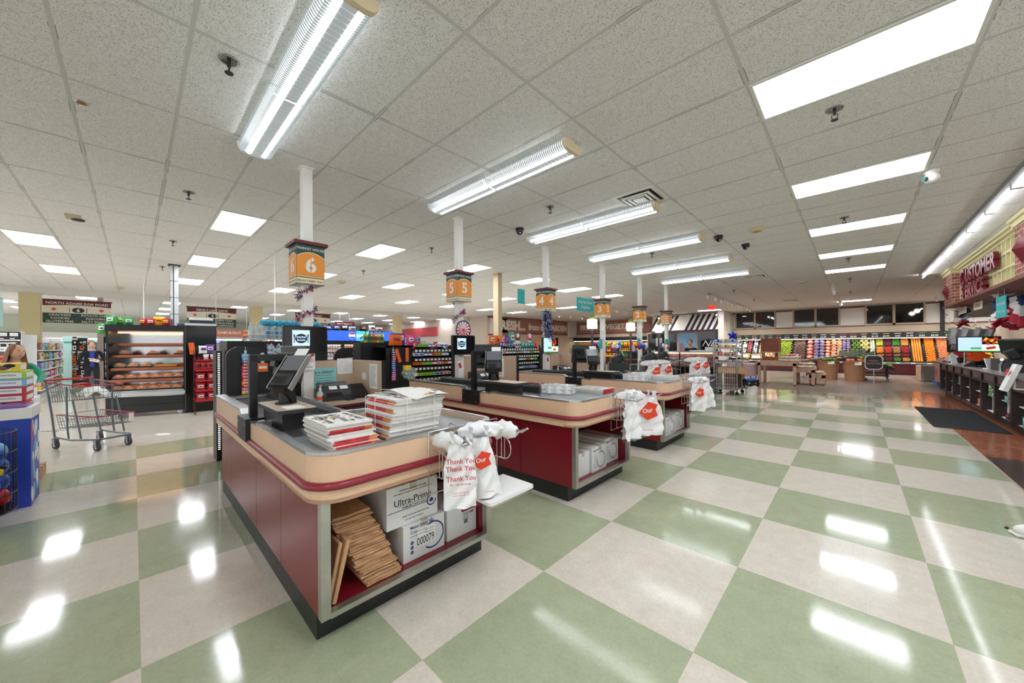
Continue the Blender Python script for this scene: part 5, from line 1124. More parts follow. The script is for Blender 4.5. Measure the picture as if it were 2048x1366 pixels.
# reach-in coolers and glowing back wall of the aisles
mglow = mat('cooler_case_light', 'FFFFFF', .4, emit=3.0, ecol='F2F8F2')
for q, (y0, y1) in enumerate(((-8, -4.6), (-4.4, -1.4), (-1.2, 2.2), (2.4, 6), (6.2, 10), (10.2, 13.8))):
    r = thing('wall_cooler', 'long lit cooler against the back wall, %s from the far left' % ORD[q], 'cooler', (-35.5, y0, 0), 'coolers on the back wall')
    b = MB(); b.box(-35.98, y0, 0, -35.2, y1, .5); b.box(-35.98, y0, 2.15, -35.1, y1, 2.5); b.box(-35.98, y0, .5, -35.8, y1, 2.15); b.build('body', WHITE, r)
    b = MB(); b.box(-35.3, y0 + .1, 2.08, -35.15, y1 - .1, 2.14); b.build('lamp', mglow, r)
    for z in (.5, .95, 1.4, 1.8): b = MB(); b.box(-35.8, y0, z - .03, -35.2, y1, z); b.build('shelf', WHITE, r)
    for z in (.95, 1.4, 1.8): row(frame((-35.25, y0, 0), pi / 2), pi / 2, .1, y1 - y0 - .1, .02, z, ('box', 'bottle', 'can'), BRIGHT, .3, .3, 'in the %s wall cooler' % ORD[q], 900 + q * 7 + int(z * 10), wr=(.2, .35))
# aisle gondolas beyond the beam, seen end-on between the signs
for q, y in enumerate((.9, 4.2, 7.9, 11.2, 13.8)):
    gondola((-21.95, y - .5, 0), pi / 2, 1.0, .45, [.25, .6, .95, 1.3], 'end shelf of the %s aisle beyond the white beam' % ORD[q], 'on the end shelf of the %s aisle' % ORD[q], 300 + 9 * q, h=.26, back=1.75, wr=(.12, .2))
    b = MB(); b.box(-33, y - .45, 0, -22.47, y + .45, 1.75); b.box(-33, y - .47, .3, -22.47, y + .47, .32); tag(b.build('aisle_shelving', mat('dim_shelf_run', '9A9C98', .6)), 'long aisle shelving run behind the %s end shelf' % ORD[q], 'shelf', 'long aisle runs')
# ================================================================= CANDY RACKS, COOLER, SELF CHECKOUTS
mblk = mat('black_rack_metal', '141516', .45)
def garland(pts, lab, seed, rad=.045, cols=('navy', 'red', 'white'), dens=170):
    r = thing('tinsel_garland', lab, 'garland', pts[0]); rn = random.Random(seed)
    P_ = [V(p) for p in pts]; core = MB(); core.tube(P_, .004, 4); core.build('core_wire', pm('navy'), r)
    for c in cols:
        b = MB()
        for q in range(dens):
            t_ = rn.random() * (len(P_) - 1); i_ = int(t_); p = P_[i_].lerp(P_[i_ + 1], t_ - i_); d = V((rn.gauss(0, 1), rn.gauss(0, 1), rn.gauss(0, 1))).normalized(); s = d.orthogonal().normalized() * .004; e = p + d * rad * rn.uniform(.6, 1.2)
            b.quad(p - s, p + s, e + s, e - s)
        o = b.build('%s_tinsel' % c, pm(c), r); o['kind'] = 'stuff'
    return r
def helix(x, y, z0, z1, turns, r_=.075, n=40, ph=0): return [(x + r_ * cos(ph + 2 * pi * turns * k / n), y + r_ * sin(ph + 2 * pi * turns * k / n), z0 + (z1 - z0) * k / n) for k in range(n + 1)]
garland(helix(-4.48, 1.353, 1.66, 2.15, 1.9, .085, ph=1.2), 'red white and blue tinsel garland spiralling up the pole under lane sign 6', 1, .042)
garland(helix(-4.50, 3.53, 1.75, 2.15, 1.5, .085, ph=.5), 'red white and blue tinsel garland on the pole under lane sign 5', 2, .042)
garland([(-4.44, 5.78, 1.64), (-4.43, 5.70, 1.75), (-4.43, 5.68, 1.9), (-4.44, 5.7, 2.05), (-4.47, 5.75, 2.16)], 'dark blue and silver tinsel swag hanging below lane sign 4', 3, .115, ('navy', 'silver', 'navy'), 420)
b = MB(); c = V((-4.40, 3.53, 1.735))
for k in range(28):
    a0, a1 = 2 * pi * k / 28, 2 * pi * (k + 1) / 28; f = lambda a, rr, d=0: c + V((d, rr * cos(a), rr * sin(a)))
    b.add([f(0, 0, .012), f(a0, .13, .012 if k % 2 else 0), f(a1, .13, 0 if k % 2 else .012)], [(0, 1, 2)], k % 2); b.add([f(a0, .13, .006), f(a0, .15, .006), f(a1, .15, .006), f(a1, .13, .006)], [(0, 1, 2, 3)], 2)
b.cyl(c + V((.01, 0, 0)), c + V((.018, 0, 0)), .02, 12, 0); tag(b.build('paper_fan', [pm('red'), pm('white'), pm('navy')]), 'round folded paper fan in red and white stripes on the middle pole', 'paper fan')

CANDY = [('teal', 'white'), ('white', 'blue'), ('light blue', 'white'), ('green', 'white'), ('pink', 'white'), ('red', 'white'), ('orange', 'brown'), ('yellow', 'brown'), ('purple', 'white'), ('blue', 'yellow'), ('white', 'red'), ('brown', 'orange'), ('lime', 'green'), ('silver', 'navy')]
def candyrack(x, y0, y1, zs, lab, where, seed, peg=.45, top=1.5):
    """black merchandiser facing +x from y0 to y1; its first part is a pegboard"""
    r = thing('candy_rack', lab, 'display rack', (x, y0, 0)); ys = y0 + peg
    b = MB(); b.box(x - .5, y0, 0, x - .02, y1 + .12, .8); b.build('base', mblk, r)
    b = MB(); b.box(x - .08, y0, .8, x - .05, ys, top); b.build('peg_panel', mblk, r)
    b = MB(); b.box(x - .5, ys, .8, x - .46, y1, top + .0); b.build('back_panel', mblk, r)
    b = MB(); b.prism([(x - .5, .8), (x - .02, .8), (x - .02, top - .12), (x - .1, top), (x - .5, top)], y1, y1 + .12, 0, lambda a, z, y: (a, y, z)); b.build('end_panel', mblk, r)
    b = MB(); b.box(x - .5, y0, top - .03, x - .05, ys + .02, top); b.build('top_shelf', mblk, r)
    fr = frame((x, ys, 0), pi / 2)
    for q, z in enumerate(zs):
        dz = .10; b = MB(); b.quad((x, ys, z), (x, y1, z), (x - .4, y1, z + dz), (x - .4, ys, z + dz)); b.quad((x, ys, z - .01), (x - .4, ys, z + dz - .01), (x - .4, y1, z + dz - .01), (x, y1, z - .01)); b.box(x - .006, ys, z - .04, x, y1, z + .015); s = b.build('shelf', mblk, r)
        b = MB(); n = int((y1 - ys) / .075)
        for k in range(n): b.box(x, ys + .02 + k * .075, z - .036, x + .002, ys + .065 + k * .075, z - .004)
        b.build('price_tags', PAPER, s)
        rn = random.Random(seed + q); u = .0
        while u < y1 - ys - .07:
            w_ = rn.uniform(.06, .10); c, c2 = rn.choice(CANDY); kd = 'tray' if q < len(zs) - 1 else rn.choice(('bag', 'bag', 'tray'))
            for _ in range(rn.choice((1, 2))):
                if u + w_ > y1 - ys: break
                if kd == 'tray': put('tray', c, c2, (x - .155, ys + u + w_ / 2, z + .045), (w_, .3, .095), pi / 2, '%s, %s shelf' % (where, ORD[q]), rx=0)
                else: put('bag', c, c2, (x - .06, ys + u + w_ / 2, z + .012), (w_, .07, .12), pi / 2, '%s, %s shelf' % (where, ORD[q]))
                u += w_ + .004
            if u + .1 > y1 - ys: break
    return r
def clipstrip(x, y, z0, z1, n, cols, lab, where, w_=.075):
    r = thing('clip_strip', lab, 'clip strip', (x, y, z1)); b = MB(); b.box(x, y - .012, z0, x + .003, y + .012, z1 + .05); b.tube([(x, y, z1 + .05), (x + .01, y, z1 + .075), (x - .01, y, z1 + .085)], .003, 5); b.build('strip', mat('clear_strip', 'C6CCD0', .3), r)
    rn = random.Random(n)
    for k in range(n):
        c = cols[k * len(cols) // n]; z = z1 - (k + 1) * (z1 - z0) / n; o = put('bag', c, 'white', (x + .02, y + rn.uniform(-.006, .006), z), (w_, .025, (z1 - z0) / n * 1.25), pi / 2, 'clipped ' + where, name='candy_pouch', word='candy pouch', cat='candy pouch')
    return r
# rack at the entry of the nearest lane: plain black back with clip strips, drinks above
r = thing('black_display_rack', 'black display rack with rounded corner at the entry of the nearest lane', 'display rack', (-5.0, 1.0, 0))
b = MB(); b.prism([(.70, 0), (1.62, 0), (1.62, 1.49), (.82, 1.49)] + [(.70 + .12 - .12 * sin(a), 1.37 + .12 * cos(a)) for a in [R(15 * k) for k in range(1, 7)]], -5.06, -5.0, 0, lambda y, z, x: (x, y, z)); b.build('back_panel', mblk, r)
b = MB(); b.box(-5.5, .8, 0, -5.06, 1.6, .8); b.build('base', mblk, r)
for z in (.95, 1.15, 1.32): b = MB(); b.box(-5.4, .8, z - .02, -5.06, 1.6, z); b.build('shelf', mblk, r)
clipstrip(-4.985, .87, .955, 1.40, 13, ('light blue', 'purple', 'red', 'red', 'pink', 'red', 'orange', 'red', 'pink', 'yellow'), 'clip strip of red and pink candy pouches at the nearest lane', 'in the strip at the nearest lane')
r = thing('clip_strip', 'clear clip strip holding an orange card beside the red candy strip', 'clip strip', (-4.985, 1.03, 1.4)); b = MB(); b.box(-4.99, 1.015, 1.22, -4.986, 1.05, 1.42); b.box(-4.99, 1.0, 1.37, -4.986, 1.065, 1.385); b.build('strip', mat('clear_strip', 'C6CCD0', .3), r); b = MB(); b.cbox((-4.98, 1.035, 1.25), (.004, .10, .10), 0); b.cbox((-4.977, 1.035, 1.25), (.002, .08, .03), 1); b.build('orange_card', [ORANGE, PAPER], r)
r = thing('drink_rack', 'black shelf with white wire basket of blue capped water bottles', 'rack', (-6.2, 1.35, 0)); b = MB(); b.box(-6.6, .85, 0, -6.0, 2.1, 1.57); b.build('body', mblk, r)
b = MB()
for z in (1.6, 1.66, 1.72): b.tube([(-6.02, 1.10, z), (-6.02, 2.0, z), (-6.4, 2.0, z), (-6.4, 1.10, z)], .005, 4, close=True)
for k in range(16): b.tube([(-6.02, 1.10 + .06 * k, 1.58), (-6.02, 1.10 + .06 * k, 1.72)], .003, 4)
b.tube([(-6.01, 1.12, 1.72), (-6.01, 1.12, 1.54), (-6.01, 1.7, 1.54)], .006, 5); b.build('wire_basket', WHITE, r)
rn = random.Random(31)
def waterbottle(clear):
    o = thing('water_bottle', 'x', 'bottle', (0, 0, 0)); b = MB(); b.lathe([(.034, 0), (.037, .01), (.035, .06), (.037, .12), (.03, .17), (.014, .2)], 12); b.build('bottle', mat('clear_bottle', 'CFE3EA', .1, alpha=.6), o, False)
    b = MB(); b.cyl((0, 0, .07), (0, 0, .12), .0375, 12, cap=False); b.build('label', pm('white' if clear else 'light blue'), o, False)
    b = MB()
    if clear: b.cyl((0, 0, .2), (0, 0, .222), .015, 10)
    else: b.lathe([(.02, .19), (.045, .2), (.05, .225), (.04, .25), (.015, .262)], 12)
    b.build('cap', WHITE if clear else mat('aqua_cap', '2AA6C9', .4), o, False); return o
wb = waterbottle(0); wc = waterbottle(1)
for k in range(9):
    for j in range(2):
        o = wb if k == j == 0 else dup(wb); o.location = (-6.09 - .12 * j, 1.30 + .085 * k, 1.575 + .02 * j); o.scale = (1, 1, 1.12); tag(o, 'water bottle with fluffy blue top in the %s row of the white wire basket' % ('front', 'back')[j], 'bottle', 'blue topped bottles, row %d' % j)
for k in range(3):
    o = wc if k == 0 else dup(wc); o.location = (-6.09, 1.13 + .07 * k, 1.575); o.scale = (1, 1, 1.15); tag(o, 'tall clear bottle at the left end of the white wire basket', 'bottle', 'clear bottles in the basket')
# upright lit strip of the cooler at the far end of the nearest lane
b = MB(); b.box(-6.3, .74, 0, -6.02, .80, 1.44, 0)
for k in range(52): b.box(-6.02, .755, .15 + .0245 * k, -6.015, .778, .160 + .0245 * k, 1)
tag(b.build('cooler_door_edge', [BLACK, mat('led_edge', 'FFFFFF', .4, emit=.7)]), 'narrow upright lit cooler edge left of the black rack', 'cooler')
b = MB(); b.prism(rrect(2.55, 0, 3.2, 1.47, .18, 6, (1, 1, 0, 0)), -7.0, -6.95, 0, lambda y, z, x: (x, y, z)); b.box(-7.4, 2.57, 0, -7.0, 3.18, 1.2); tag(b.build('black_end_panel', mblk), 'black round shouldered panel in front of the lit blue cooler', 'panel')
b = MB(); b.grid(lambda u, v: (-4.80 + .12 * u, 1.05 + .26 * u, 1.40 + .09 * v + .02 * sin(u * 15) * (1 + v)), 10, 4); b.grid(lambda u, v: (-4.86 + .12 * u, 1.05 + .26 * u, 1.40 + .09 * v + .02 * sin(u * 17 + 1) * (1 + v)), 10, 4); tag(b.build('patterned_bag', mat('blue_white_pattern', 'A9B6C8', .5, noise=.9, nscale=45)), 'blue and white patterned bag on the black rack behind register screen', 'bag')
rk5 = candyrack(-5.2, 2.70, 3.92, [.95, 1.13, 1.28, 1.43], 'black candy rack with sloped shelves at the middle lane', 'in the candy rack of the middle lane', 400)
rk4 = candyrack(-5.2, 4.95, 6.40, [.95, 1.13, 1.28, 1.43], 'black candy rack with sloped shelves at the third lane', 'in the candy rack of the third lane', 450, peg=.2)
clipstrip(-5.23, 2.80, .95, 1.40, 13, ('navy', 'red', 'blue', 'blue', 'purple', 'pink', 'pink'), 'clip strip of blue and pink pouches at the middle lane', 'in the strip at the middle lane')
for q, (y, z, a) in enumerate(((2.87, 1.36, .3), (3.02, 1.37, 0))):
    b = MB(); b.cbox((-5.20 + .01 * q, y, z - .02), (.004, .055, .22), 0, rot=(a, 0, 0)); tag(b.build('orange_tag', ORANGE), 'orange paper tag on the black pegboard, %s' % ('tilted one', 'upright one')[q], 'tag')
for q, (y, c, c2, w_) in enumerate(((2.85, 'orange', 'red', .24), (3.1, 'pink', 'white', .13), (3.24, 'pink', 'teal', .13))): put('bag', c, c2, (-5.25, y, 1.5), (w_, .12, .17), pi / 2, 'standing on top of the middle lane candy rack')
put('box', 'purple', 'white', (-5.45, 3.0, 1.5), (.2, .1, .2), pi / 2, 'behind bags on top of the middle lane candy rack')
for k in range(5): put('bottle', ('lime', 'green', 'orange', 'yellow', 'lime')[k], 'black', (-5.8, 2.62 + .07 * k, 1.55), (.06, .06, .2), pi / 2, 'in a row above the orange bags')
b = MB(); b.box(-6.0, 2.5, 0, -5.72, 3.3, 1.55); tag(b.build('black_stand', mblk), 'black stand holding a row of coloured bottles behind orange bags', 'stand')
for q, (y, c, c2, w_) in enumerate(((4.98, 'orange', 'white', .15), (5.13, 'orange', 'red', .15), (5.28, 'orange', 'white', .12), (5.42, 'purple', 'pink', .13), (5.56, 'teal', 'white', .16))): put('bag', c, c2, (-5.3, y, 1.5), (w_, .1, .2 if c != 'teal' else .28), pi / 2, 'atop the third lane candy rack, %s from its left' % ORD[q])
for q, (y, c) in enumerate(((5.75, 'brown'), (6.15, 'pink'))):
    b = MB(); b.cyl((-5.3, y, 1.68), (-5.29, y, 1.68), .085, 18, 0); b.cyl((-5.289, y, 1.71), (-5.285, y, 1.71), .05, 14, 1); b.box(-5.3, y - .05, 1.5, -5.29, y + .05, 1.62, 1); tag(b.build('round_topper', [pm(c), pm('white')]), '%s round cardboard topper above the third lane candy rack' % c, 'sign')
b = MB(); b.cbox((-5.19, 6.28, 1.53), (.004, .06, .24), 0, rot=(.35, 0, 0)); tag(b.build('orange_tag', ORANGE), 'orange tag tilted over bags at the third lane candy rack', 'tag')
r = thing('candy_jar', 'six sided clear jar of green wrapped mints on the middle counter end', 'jar', (-4.85, 2.86, .98)); b = MB(); pts = [(.11 * cos(R(60 * k)), .10 + .10 * sin(R(60 * k))) for k in range(6)]
b.prism(pts, -.05, .05, 0, lambda u, z, d: (-4.85 + d, 2.86 + u, .98 + z)); b.build('glass', mat('jar_glass', 'EFF6F4', .05, alpha=.25), r)
rn = random.Random(4)
for q in range(60):
    b = MB(); b.ell((-4.85 + rn.uniform(-.035, .035), 2.86 + rn.uniform(-.07, .07), 1.0 + rn.uniform(0, .085)), (.012, .012, .007), 6, 4, rot=(rn.random() * 3, rn.random() * 3, 0)); b.build('mint', pm('green' if q % 3 else 'white'), r)
b = MB(); b.box(-4.88, 2.77, 1.13, -4.82, 2.87, 1.2); b.build('yellow_card', pm('yellow'), r)
# lollipop display between lanes
r = thing('lollipop_display', 'small black display of lollipops with gift cards left of orange tags', 'display rack', (-5.9, 2.75, 0)); b = MB(); b.box(-6.3, 2.5, 0, -5.95, 2.95, 1.30); b.build('stand', mblk, r)
b = MB(); b.cbox((-6.05, 2.72, 1.42), (.22, .3, .2), 0, rot=(0, .3, 0)); b.build('tray', mat('cream_card', 'E5D8C4', .6), r)
for q in range(12): b = MB(); p = V((-5.98, 2.6 + .025 * q, 1.5 + .02 * (q % 3))); b.cyl(p, p + V((.03, .01, .12)), .003, 5, 1); b.ell(p + V((.03, .01, .13)), .017, 8, 6, 0); b.build('lollipop', [pm('tan' if q % 2 else 'brown'), PAPER], r)
row(frame((-5.93, 2.5, 1.05), pi / 2), pi / 2, .02, .42, .0, 0, ('box',), [('green', 'white'), ('silver', 'red'), ('white', 'green')], .12, .05, 'on the front of the lollipop display', 60, wr=(.08, .1))

# soft drink cooler
mpep = mat('lit_blue_header', '2A4FC4', .4, emit=.45, ecol='2F62E0'); mpep2 = mat('lit_cyan_header', '3FB4E4', .4, emit=.45, ecol='35B0EA')
r = thing('drinks_cooler', 'three door drinks cooler with lit blue pepsi header', 'cooler', (-11.8, 4.9, 0)); x1 = -11.4; ya, yb = 3.55, 6.12
b = MB(); b.box(-12.2, ya, 0, -12.1, yb, 2.0); b.box(-12.2, ya, 0, x1, yb, .25); b.box(-12.2, ya, 1.6, x1, yb, 2.0); b.box(-12.2, ya, .25, x1, ya + .06, 1.6); b.box(-12.2, yb - .06, .25, x1, yb, 1.6); b.build('cabinet', BLACK, r)
b = MB(); n = 24
for k in range(n):
    u0, u1 = ya + (yb - ya) * k / n, ya + (yb - ya) * (k + 1) / n; f = lambda y: x1 + .01 + .03 * sin(pi * (y - ya) / (yb - ya)); b.quad((f(u0), u0, 1.68), (f(u1), u1, 1.68), (f(u1), u1, 1.99), (f(u0), u0, 1.99), 1 if 12 <= k <= 15 else 0)
for yc in (4.70, 5.27):
    X = x1 + .05; b.cyl((X, yc, 1.84), (X + .004, yc, 1.84), .10, 24, 2); nn = 16
    for col, sgn in ((3, 1), (4, -1)):
        pts = [(X + .006, yc + .095 * cos(a), 1.84 + .095 * sin(a)) for a in [R((20 if sgn > 0 else 200) + 140 * k / nn) for k in range(nn + 1)]]; b.add(pts, [tuple(range(len(pts)))], col)
    b.text('pepsi', (X + .003, yc + .14, 1.80), (0, 1, 0), (0, 0, 1), .17, 2, 'l', bold=.006)
b.build('header', [mpep, mpep2, mscrw, pm('red'), pm('blue')], r)
b = MB(); b.cyl((-11.5, ya + .1, 1.56), (-11.5, yb - .1, 1.56), .02, 8); b.build('lamp', mat('cooler_lamp', 'FFFFFF', .4, emit=5), r)
dr = [(ya + .06 + k * .815, ya + .06 + (k + 1) * .815) for k in range(3)]
for q, (a, c) in enumerate(dr):
    b = MB(); b.ring([(a, .25), (c, .25), (c, 1.6), (a, 1.6)], [(a + .05, .30), (c - .05, .30), (c - .05, 1.55), (a + .05, 1.55)], x1, x1 + .03)
    b.v = [(z, x, y) for x, y, z in b.v]; d = b.build('door', BLACK, r); b = MB(); b.quad((x1 + .015, a + .05, .3), (x1 + .015, c - .05, .3), (x1 + .015, c - .05, 1.55), (x1 + .015, a + .05, 1.55)); b.build('door_glass', GLASS, d)
    b = MB(); b.box(x1 + .03, c - .06, .8, x1 + .05, c - .04, 1.2); b.build('handle', STEEL, d)
for z in (.30, .60, .88, 1.14, 1.37):
    b = MB(); b.box(-12.1, ya + .06, z - .02, x1 - .03, yb - .06, z); b.build('shelf', WHITE, r)
for q, z in enumerate((.30, .60, .88, 1.14, 1.37)):
    rn = random.Random(600 + q); y = ya + .12
    while y < yb - .1:
        c, c2 = rn.choice([('red', 'white'), ('brown', 'white'), ('silver', 'blue'), ('light blue', 'white'), ('orange', 'white'), ('silver', 'red'), ('yellow', 'white'), ('white', 'red')])
        for k in range(rn.choice((2, 3, 4))):
            if y > yb - .1: break
            put('bottle', c, c2, (-11.5, y, z), (.07, .07, .2), pi / 2, 'in the drinks cooler, %s shelf' % ORD[q]); y += .078
for q, (y, c, c2) in enumerate(((4.1, 'blue', 'white'), (4.35, 'navy', 'white'), (4.6, 'black', 'white'), (4.85, 'silver', 'blue'), (5.2, 'black', 'red'), (5.5, 'white', 'brown'), (5.75, 'silver', 'red'))): put('bag', c, c2, (-11.7, y, 2.0), (.26, .14, .14 + .03 * (q % 3)), pi / 2 + .2 * (q % 2), 'lying on top of the drinks cooler, %s from the left' % ORD[q])
# red and white banner walls beyond
b = MB(); b.box(-30, 15.9, 2.3, -23, 15.98, 3.0); tag(b.build('wall_banner', mat('faded_red_board', 'C4484A', .6)), 'faded red board high on the back wall beyond the aisles', 'board')
for q, (x, y) in enumerate(((-16.5, 15.7), (-14.5, 15.9))):
    b = MB(); b.box(x - .01, y - 1.2, 1.9, x, y + .3, 2.7); 
b = MB(); b.box(-17.45, 16.2, 2.3, -17.42, 17.9, 3.4, 0); b.box(-17.46, 16.1, 3.38, -17.40, 17.95, 3.45, 1); b.box(-17.46, 16.1, 2.25, -17.40, 17.95, 2.31, 1); struct(b.build('wall_panel', [mpanel, mtrim]))

# ---------------------------------------------------------------- self checkouts
mgm = mat('gunmetal_plastic', '3A3F44', .4); mredglow = mat('scanner_red_glow', 'FF2A1A', .3, emit=2.5, ecol='FF1E10')
def selfco(x, y, lab):
    r = thing('self_checkout', lab, 'self checkout', (x, y, 0), 'self checkout machines'); r.rotation_euler = (0, 0, .55)
    B = lambda n, m, f: (lambda b: (f(b), b.build(n, m, r, False)))(MB())
    B('base_cabinet', mgm, lambda b: b.box(-.35, -.55, 0, .30, .55, .72)); B('scanner_deck', DARK, lambda b: b.box(-.38, -.58, .72, .38, .58, .76))
    B('scanner_tower', mgm, lambda b: b.box(-.3, -.2, .76, -.02, .24, 1.05)); B('scanner_window', mredglow, lambda b: (b.box(-.02, -.05, .84, -.015, .12, .93), b.cyl((.08, 0, .761), (.08, 0, .764), .05, 14)))
    B('screen_casing', BLACK, lambda b: b.cbox((-.05, .02, 1.24), (.06, .42, .36), 0, rot=(0, R(-12), 0), bev=.012))
    B('screen', mat('blue_green_screen', '6FA3B5', .2, emit=.22), lambda b: b.cbox((-.012, .02, 1.245), (.004, .36, .28), 0, rot=(0, R(-12), 0)))
    B('screen_label', PAPER, lambda b: b.cbox((.022, -.02, 1.095), (.004, .14, .03), 0, rot=(0, R(-12), 0)))
    B('coin_unit', DARK, lambda b: (b.box(-.3, -.56, .76, .05, -.22, 1.10), b.cbox((-.12, -.39, 1.17), (.26, .28, .16), 0, rot=(0, R(-25), 0), bev=.02)))
    B('coin_slot', BLACK, lambda b: (b.cyl((.05, -.36, .95), (.056, -.36, .95), .05, 14), b.box(.05, -.52, .80, .058, -.28, .88)))
    B('card_reader', BLACK, lambda b: (b.cbox((.0, -.5, 1.2), (.05, .12, .2), 0, rot=(0, R(-30), 0), bev=.01), b.cbox((.03, -.5, 1.21), (.004, .09, .08), 0, rot=(0, R(-30), 0))))
    B('printer_unit', mat('grey_printer_box', '5C6164', .45), lambda b: b.cbox((-.05, .46, 1.0), (.34, .26, .32), 0, bev=.01)); B('printer_slot', BLACK, lambda b: b.box(.121, .38, .98, .126, .54, 1.03))
    B('notice_sticker', PAPER, lambda b: (b.cbox((.0, -.3, 1.32), (.003, .12, .06), rot=(0, -.3, 0)), b.cbox((.0, -.46, 1.34), (.003, .09, .05), rot=(0, -.3, 0))))
    return r
sc = selfco(-4.0, 7.95, 'self checkout machine with blue screen and red glowing scanner, nearer one'); dup(sc, (-4.0, 9.75, 0), label='self checkout machine with blue screen and red glowing scanner, farther one'); dup(sc, (-4.35, 11.5, 0), label='self checkout machine mostly hidden behind the farthest white pole')
def beacon(x, y, lab):
    r = thing('beacon_lamp', lab, 'lamp', (x, y, 0), 'lit lane beacons'); b = MB(); b.box(x - .02, y - .02, .76, x + .02, y + .02, 1.86); b.build('post', mat('brown_metal_post', '5A4A42', .4), r)
    b = MB(); b.cbox((x, y, 1.96), (.17, .17, .21), bev=.015); b.build('lamp_cube', mat('white_beacon_glow', 'FFFFFF', .4, emit=2.2), r)
    b = MB(); b.cyl((x, y, 2.065), (x, y, 2.10), .05, 12); b.build('orange_cap', pm('orange'), r); b = MB(); b.lathe([(.05, 2.10), (.05, 2.13), (.03, 2.16)], 12, (x, y, 0)); b.build('green_cap', pm('green'), r); return r
for y, n_ in ((7.0, 'beside sign 3, largest of three'), (8.9, 'beside sign 2, middle of three'), (10.75, 'beside the express sign, smallest')): beacon(-4.2, y, 'lit white cube beacon on brown post ' + n_)
def bagstation(x, y, lab, n=3):
    r = thing('bagging_station', lab, 'bagging station', (x, y, 0), 'bagging stations'); b = MB(); b.box(x - .35, y - .55, 0, x + .3, y + .55, .70); b.build('cabinet', mgm, r)
    b = MB(); b.prism(rrect(x - .38, y - .58, x + .34, y + .58, .08, 4), .70, .73); b.build('steel_deck', STEEL, r)
    b = MB()
    for k in range(n + 1): yy = y - .5 + k / n; b.tube([(x - .3, yy, .73), (x - .3, yy, 1.10), (x + .1, yy, 1.08), (x + .16, yy, 1.11)], .006, 5)
    b.tube([(x - .3, y - .5, 1.1), (x - .3, y + .5, 1.1)], .006, 5); b.build('wire_rack', CHROME, r)
    for k in range(n): hang(bag(.30, .34, 50 + k + int(y * 3), logo=1, curl=.04), x + .1 - .1 * (k % 2), y - .33 + k / n, 1.09, pi / 2 - .6, 'white bag with red logo %s of the %s bagging station' % (('at the left hook', 'at the middle hook', 'at the right hook')[k], lab.split()[0]), 'white bags at ' + lab[:30]); bunch(x + .0, y - .33 + k / n, 1.12, .22, .2, 'crumpled bag top %s of the %s bagging station' % (('over left hook', 'over middle hook', 'over right hook')[k], lab.split()[0]), 70 + k)
    return r
bagstation(-2.95, 7.35, 'nearer bagging station by self checkouts'); bagstation(-2.85, 9.6, 'farther bagging station by self checkouts')
for k in range(3): b = MB(); b.cbox((-2.75 + .05 * k, 6.75 + .04 * k, .742 + .022 * k), (.34, .42, .02), 0, rot=(0, 0, .2 * k)); tag(b.build('magazine', [mat('magazine_mix', 'B9A48A', .5, noise=.5, nscale=20)]), 'magazine in the low pile beside nearer bagging station', 'magazine', 'magazines by the bagging station')
# notices on the far poles
for x, y, z, w_, h_, m_, lab in ((-4.51, 7.87, 1.62, .25, .24, PAPER, 'white notice on pole under sign 3'), (-4.508, 7.80, 1.40, .16, .24, TEAL, 'teal notice under white one on pole 3'), (-4.55, 10.0, 1.65, .33, .28, PAPER, 'white notice on the pole under sign 2'), (-4.548, 10.02, 1.40, .22, .28, TEAL, 'teal notice on the pole under sign 2'), (-4.52, 11.3, 1.45, .5, .26, PAPER, 'wide white notice beside the farthest pole'), (-4.518, 12.05, 1.40, .42, .28, TEAL, 'teal notice on the farthest pole'), (-4.45, 9.3, 1.31, .34, .19, mat('pink_card', 'E8B4C4', .6), 'pink card above nearer blue screen'), (-4.4, 13.0, 1.22, .55, .32, mat('pink_card', 'E8B4C4', .6), 'larger pink sheet left of the deli worker')):
    sheet((x + .02, y, z), (0, 1, 0), (0, 0, 1), w_, h_, m_, lab, lines=6)
for k in range(3):
    b = MB(); x, y = -4.45 + .02 * k, 8.55 + 1.6 * k; b.tube([(x, y, .72), (x, y, 1.35)], .01, 6, 1)
    for j in range(9): a = 2.4 * j; b.ell((x + .09 * cos(a), y + .12 * sin(a), 1.42 + .025 * (j % 4)), (.05, .05, .07), 8, 6, (0, 2, 3)[j % 3] if k == 0 else (0, 3, 2)[(j + k) % 3])
    tag(b.build('paper_bouquet', [pm('blue'), BLACK, pm('red'), pm('white')]), 'tissue decoration in red white and blue beside %s far pole' % ('the first', 'the second', 'the third')[k], 'decoration')
# ================================================================= PRODUCE DEPARTMENT
mcase = mat('maroon_case_front', '4A0F18', .35); mlip = mat('case_lip_steel', 'A9A49C', .35, .6); mtray = mat('dark_case_tray', '2A2522', .6)
CY0, CY1, ZL, ZT = 25.05, 26.2, .62, 1.74
def slope(x, s): return (x, CY0 + (CY1 - CY0) * s, ZL + (ZT - ZL) * s)
r = thing('produce_case', 'long sloping produce case with maroon front along the far wall', 'produce case', (-1, 25.7, 0)); PX0, PX1 = -6.6, 4.36
b = MB(); b.box(PX0, 24.93, .05, PX1, 24.97, .53); b.build('front_panel', mcase, r); b = MB(); b.box(PX0, 24.96, 0, PX1, 25.2, .06); b.build('kick', BLACK, r)
b = MB(); b.box(PX0, 24.88, .53, PX1, 25.02, .60); b.build('lip', mlip, r)
b = MB(); n = 24
for k in range(n): b.box(PX0 + .2 + k * .49, 24.876, .545, PX0 + .34 + k * .49, 24.88, .59)
o = b.build('price_cards', PAPER, r)
b = MB(); b.add([(PX0, CY0 - .04, ZL - .05), (PX1, CY0 - .04, ZL - .05), (PX1, CY1, ZT - .05), (PX0, CY1, ZT - .05)], [(0, 1, 2, 3)]); b.box(PX0, 25.0, .3, PX1, 25.04, .58); b.box(PX0, CY1, .05, PX1, CY1 + .05, ZT); b.build('display_deck', mtray, r)
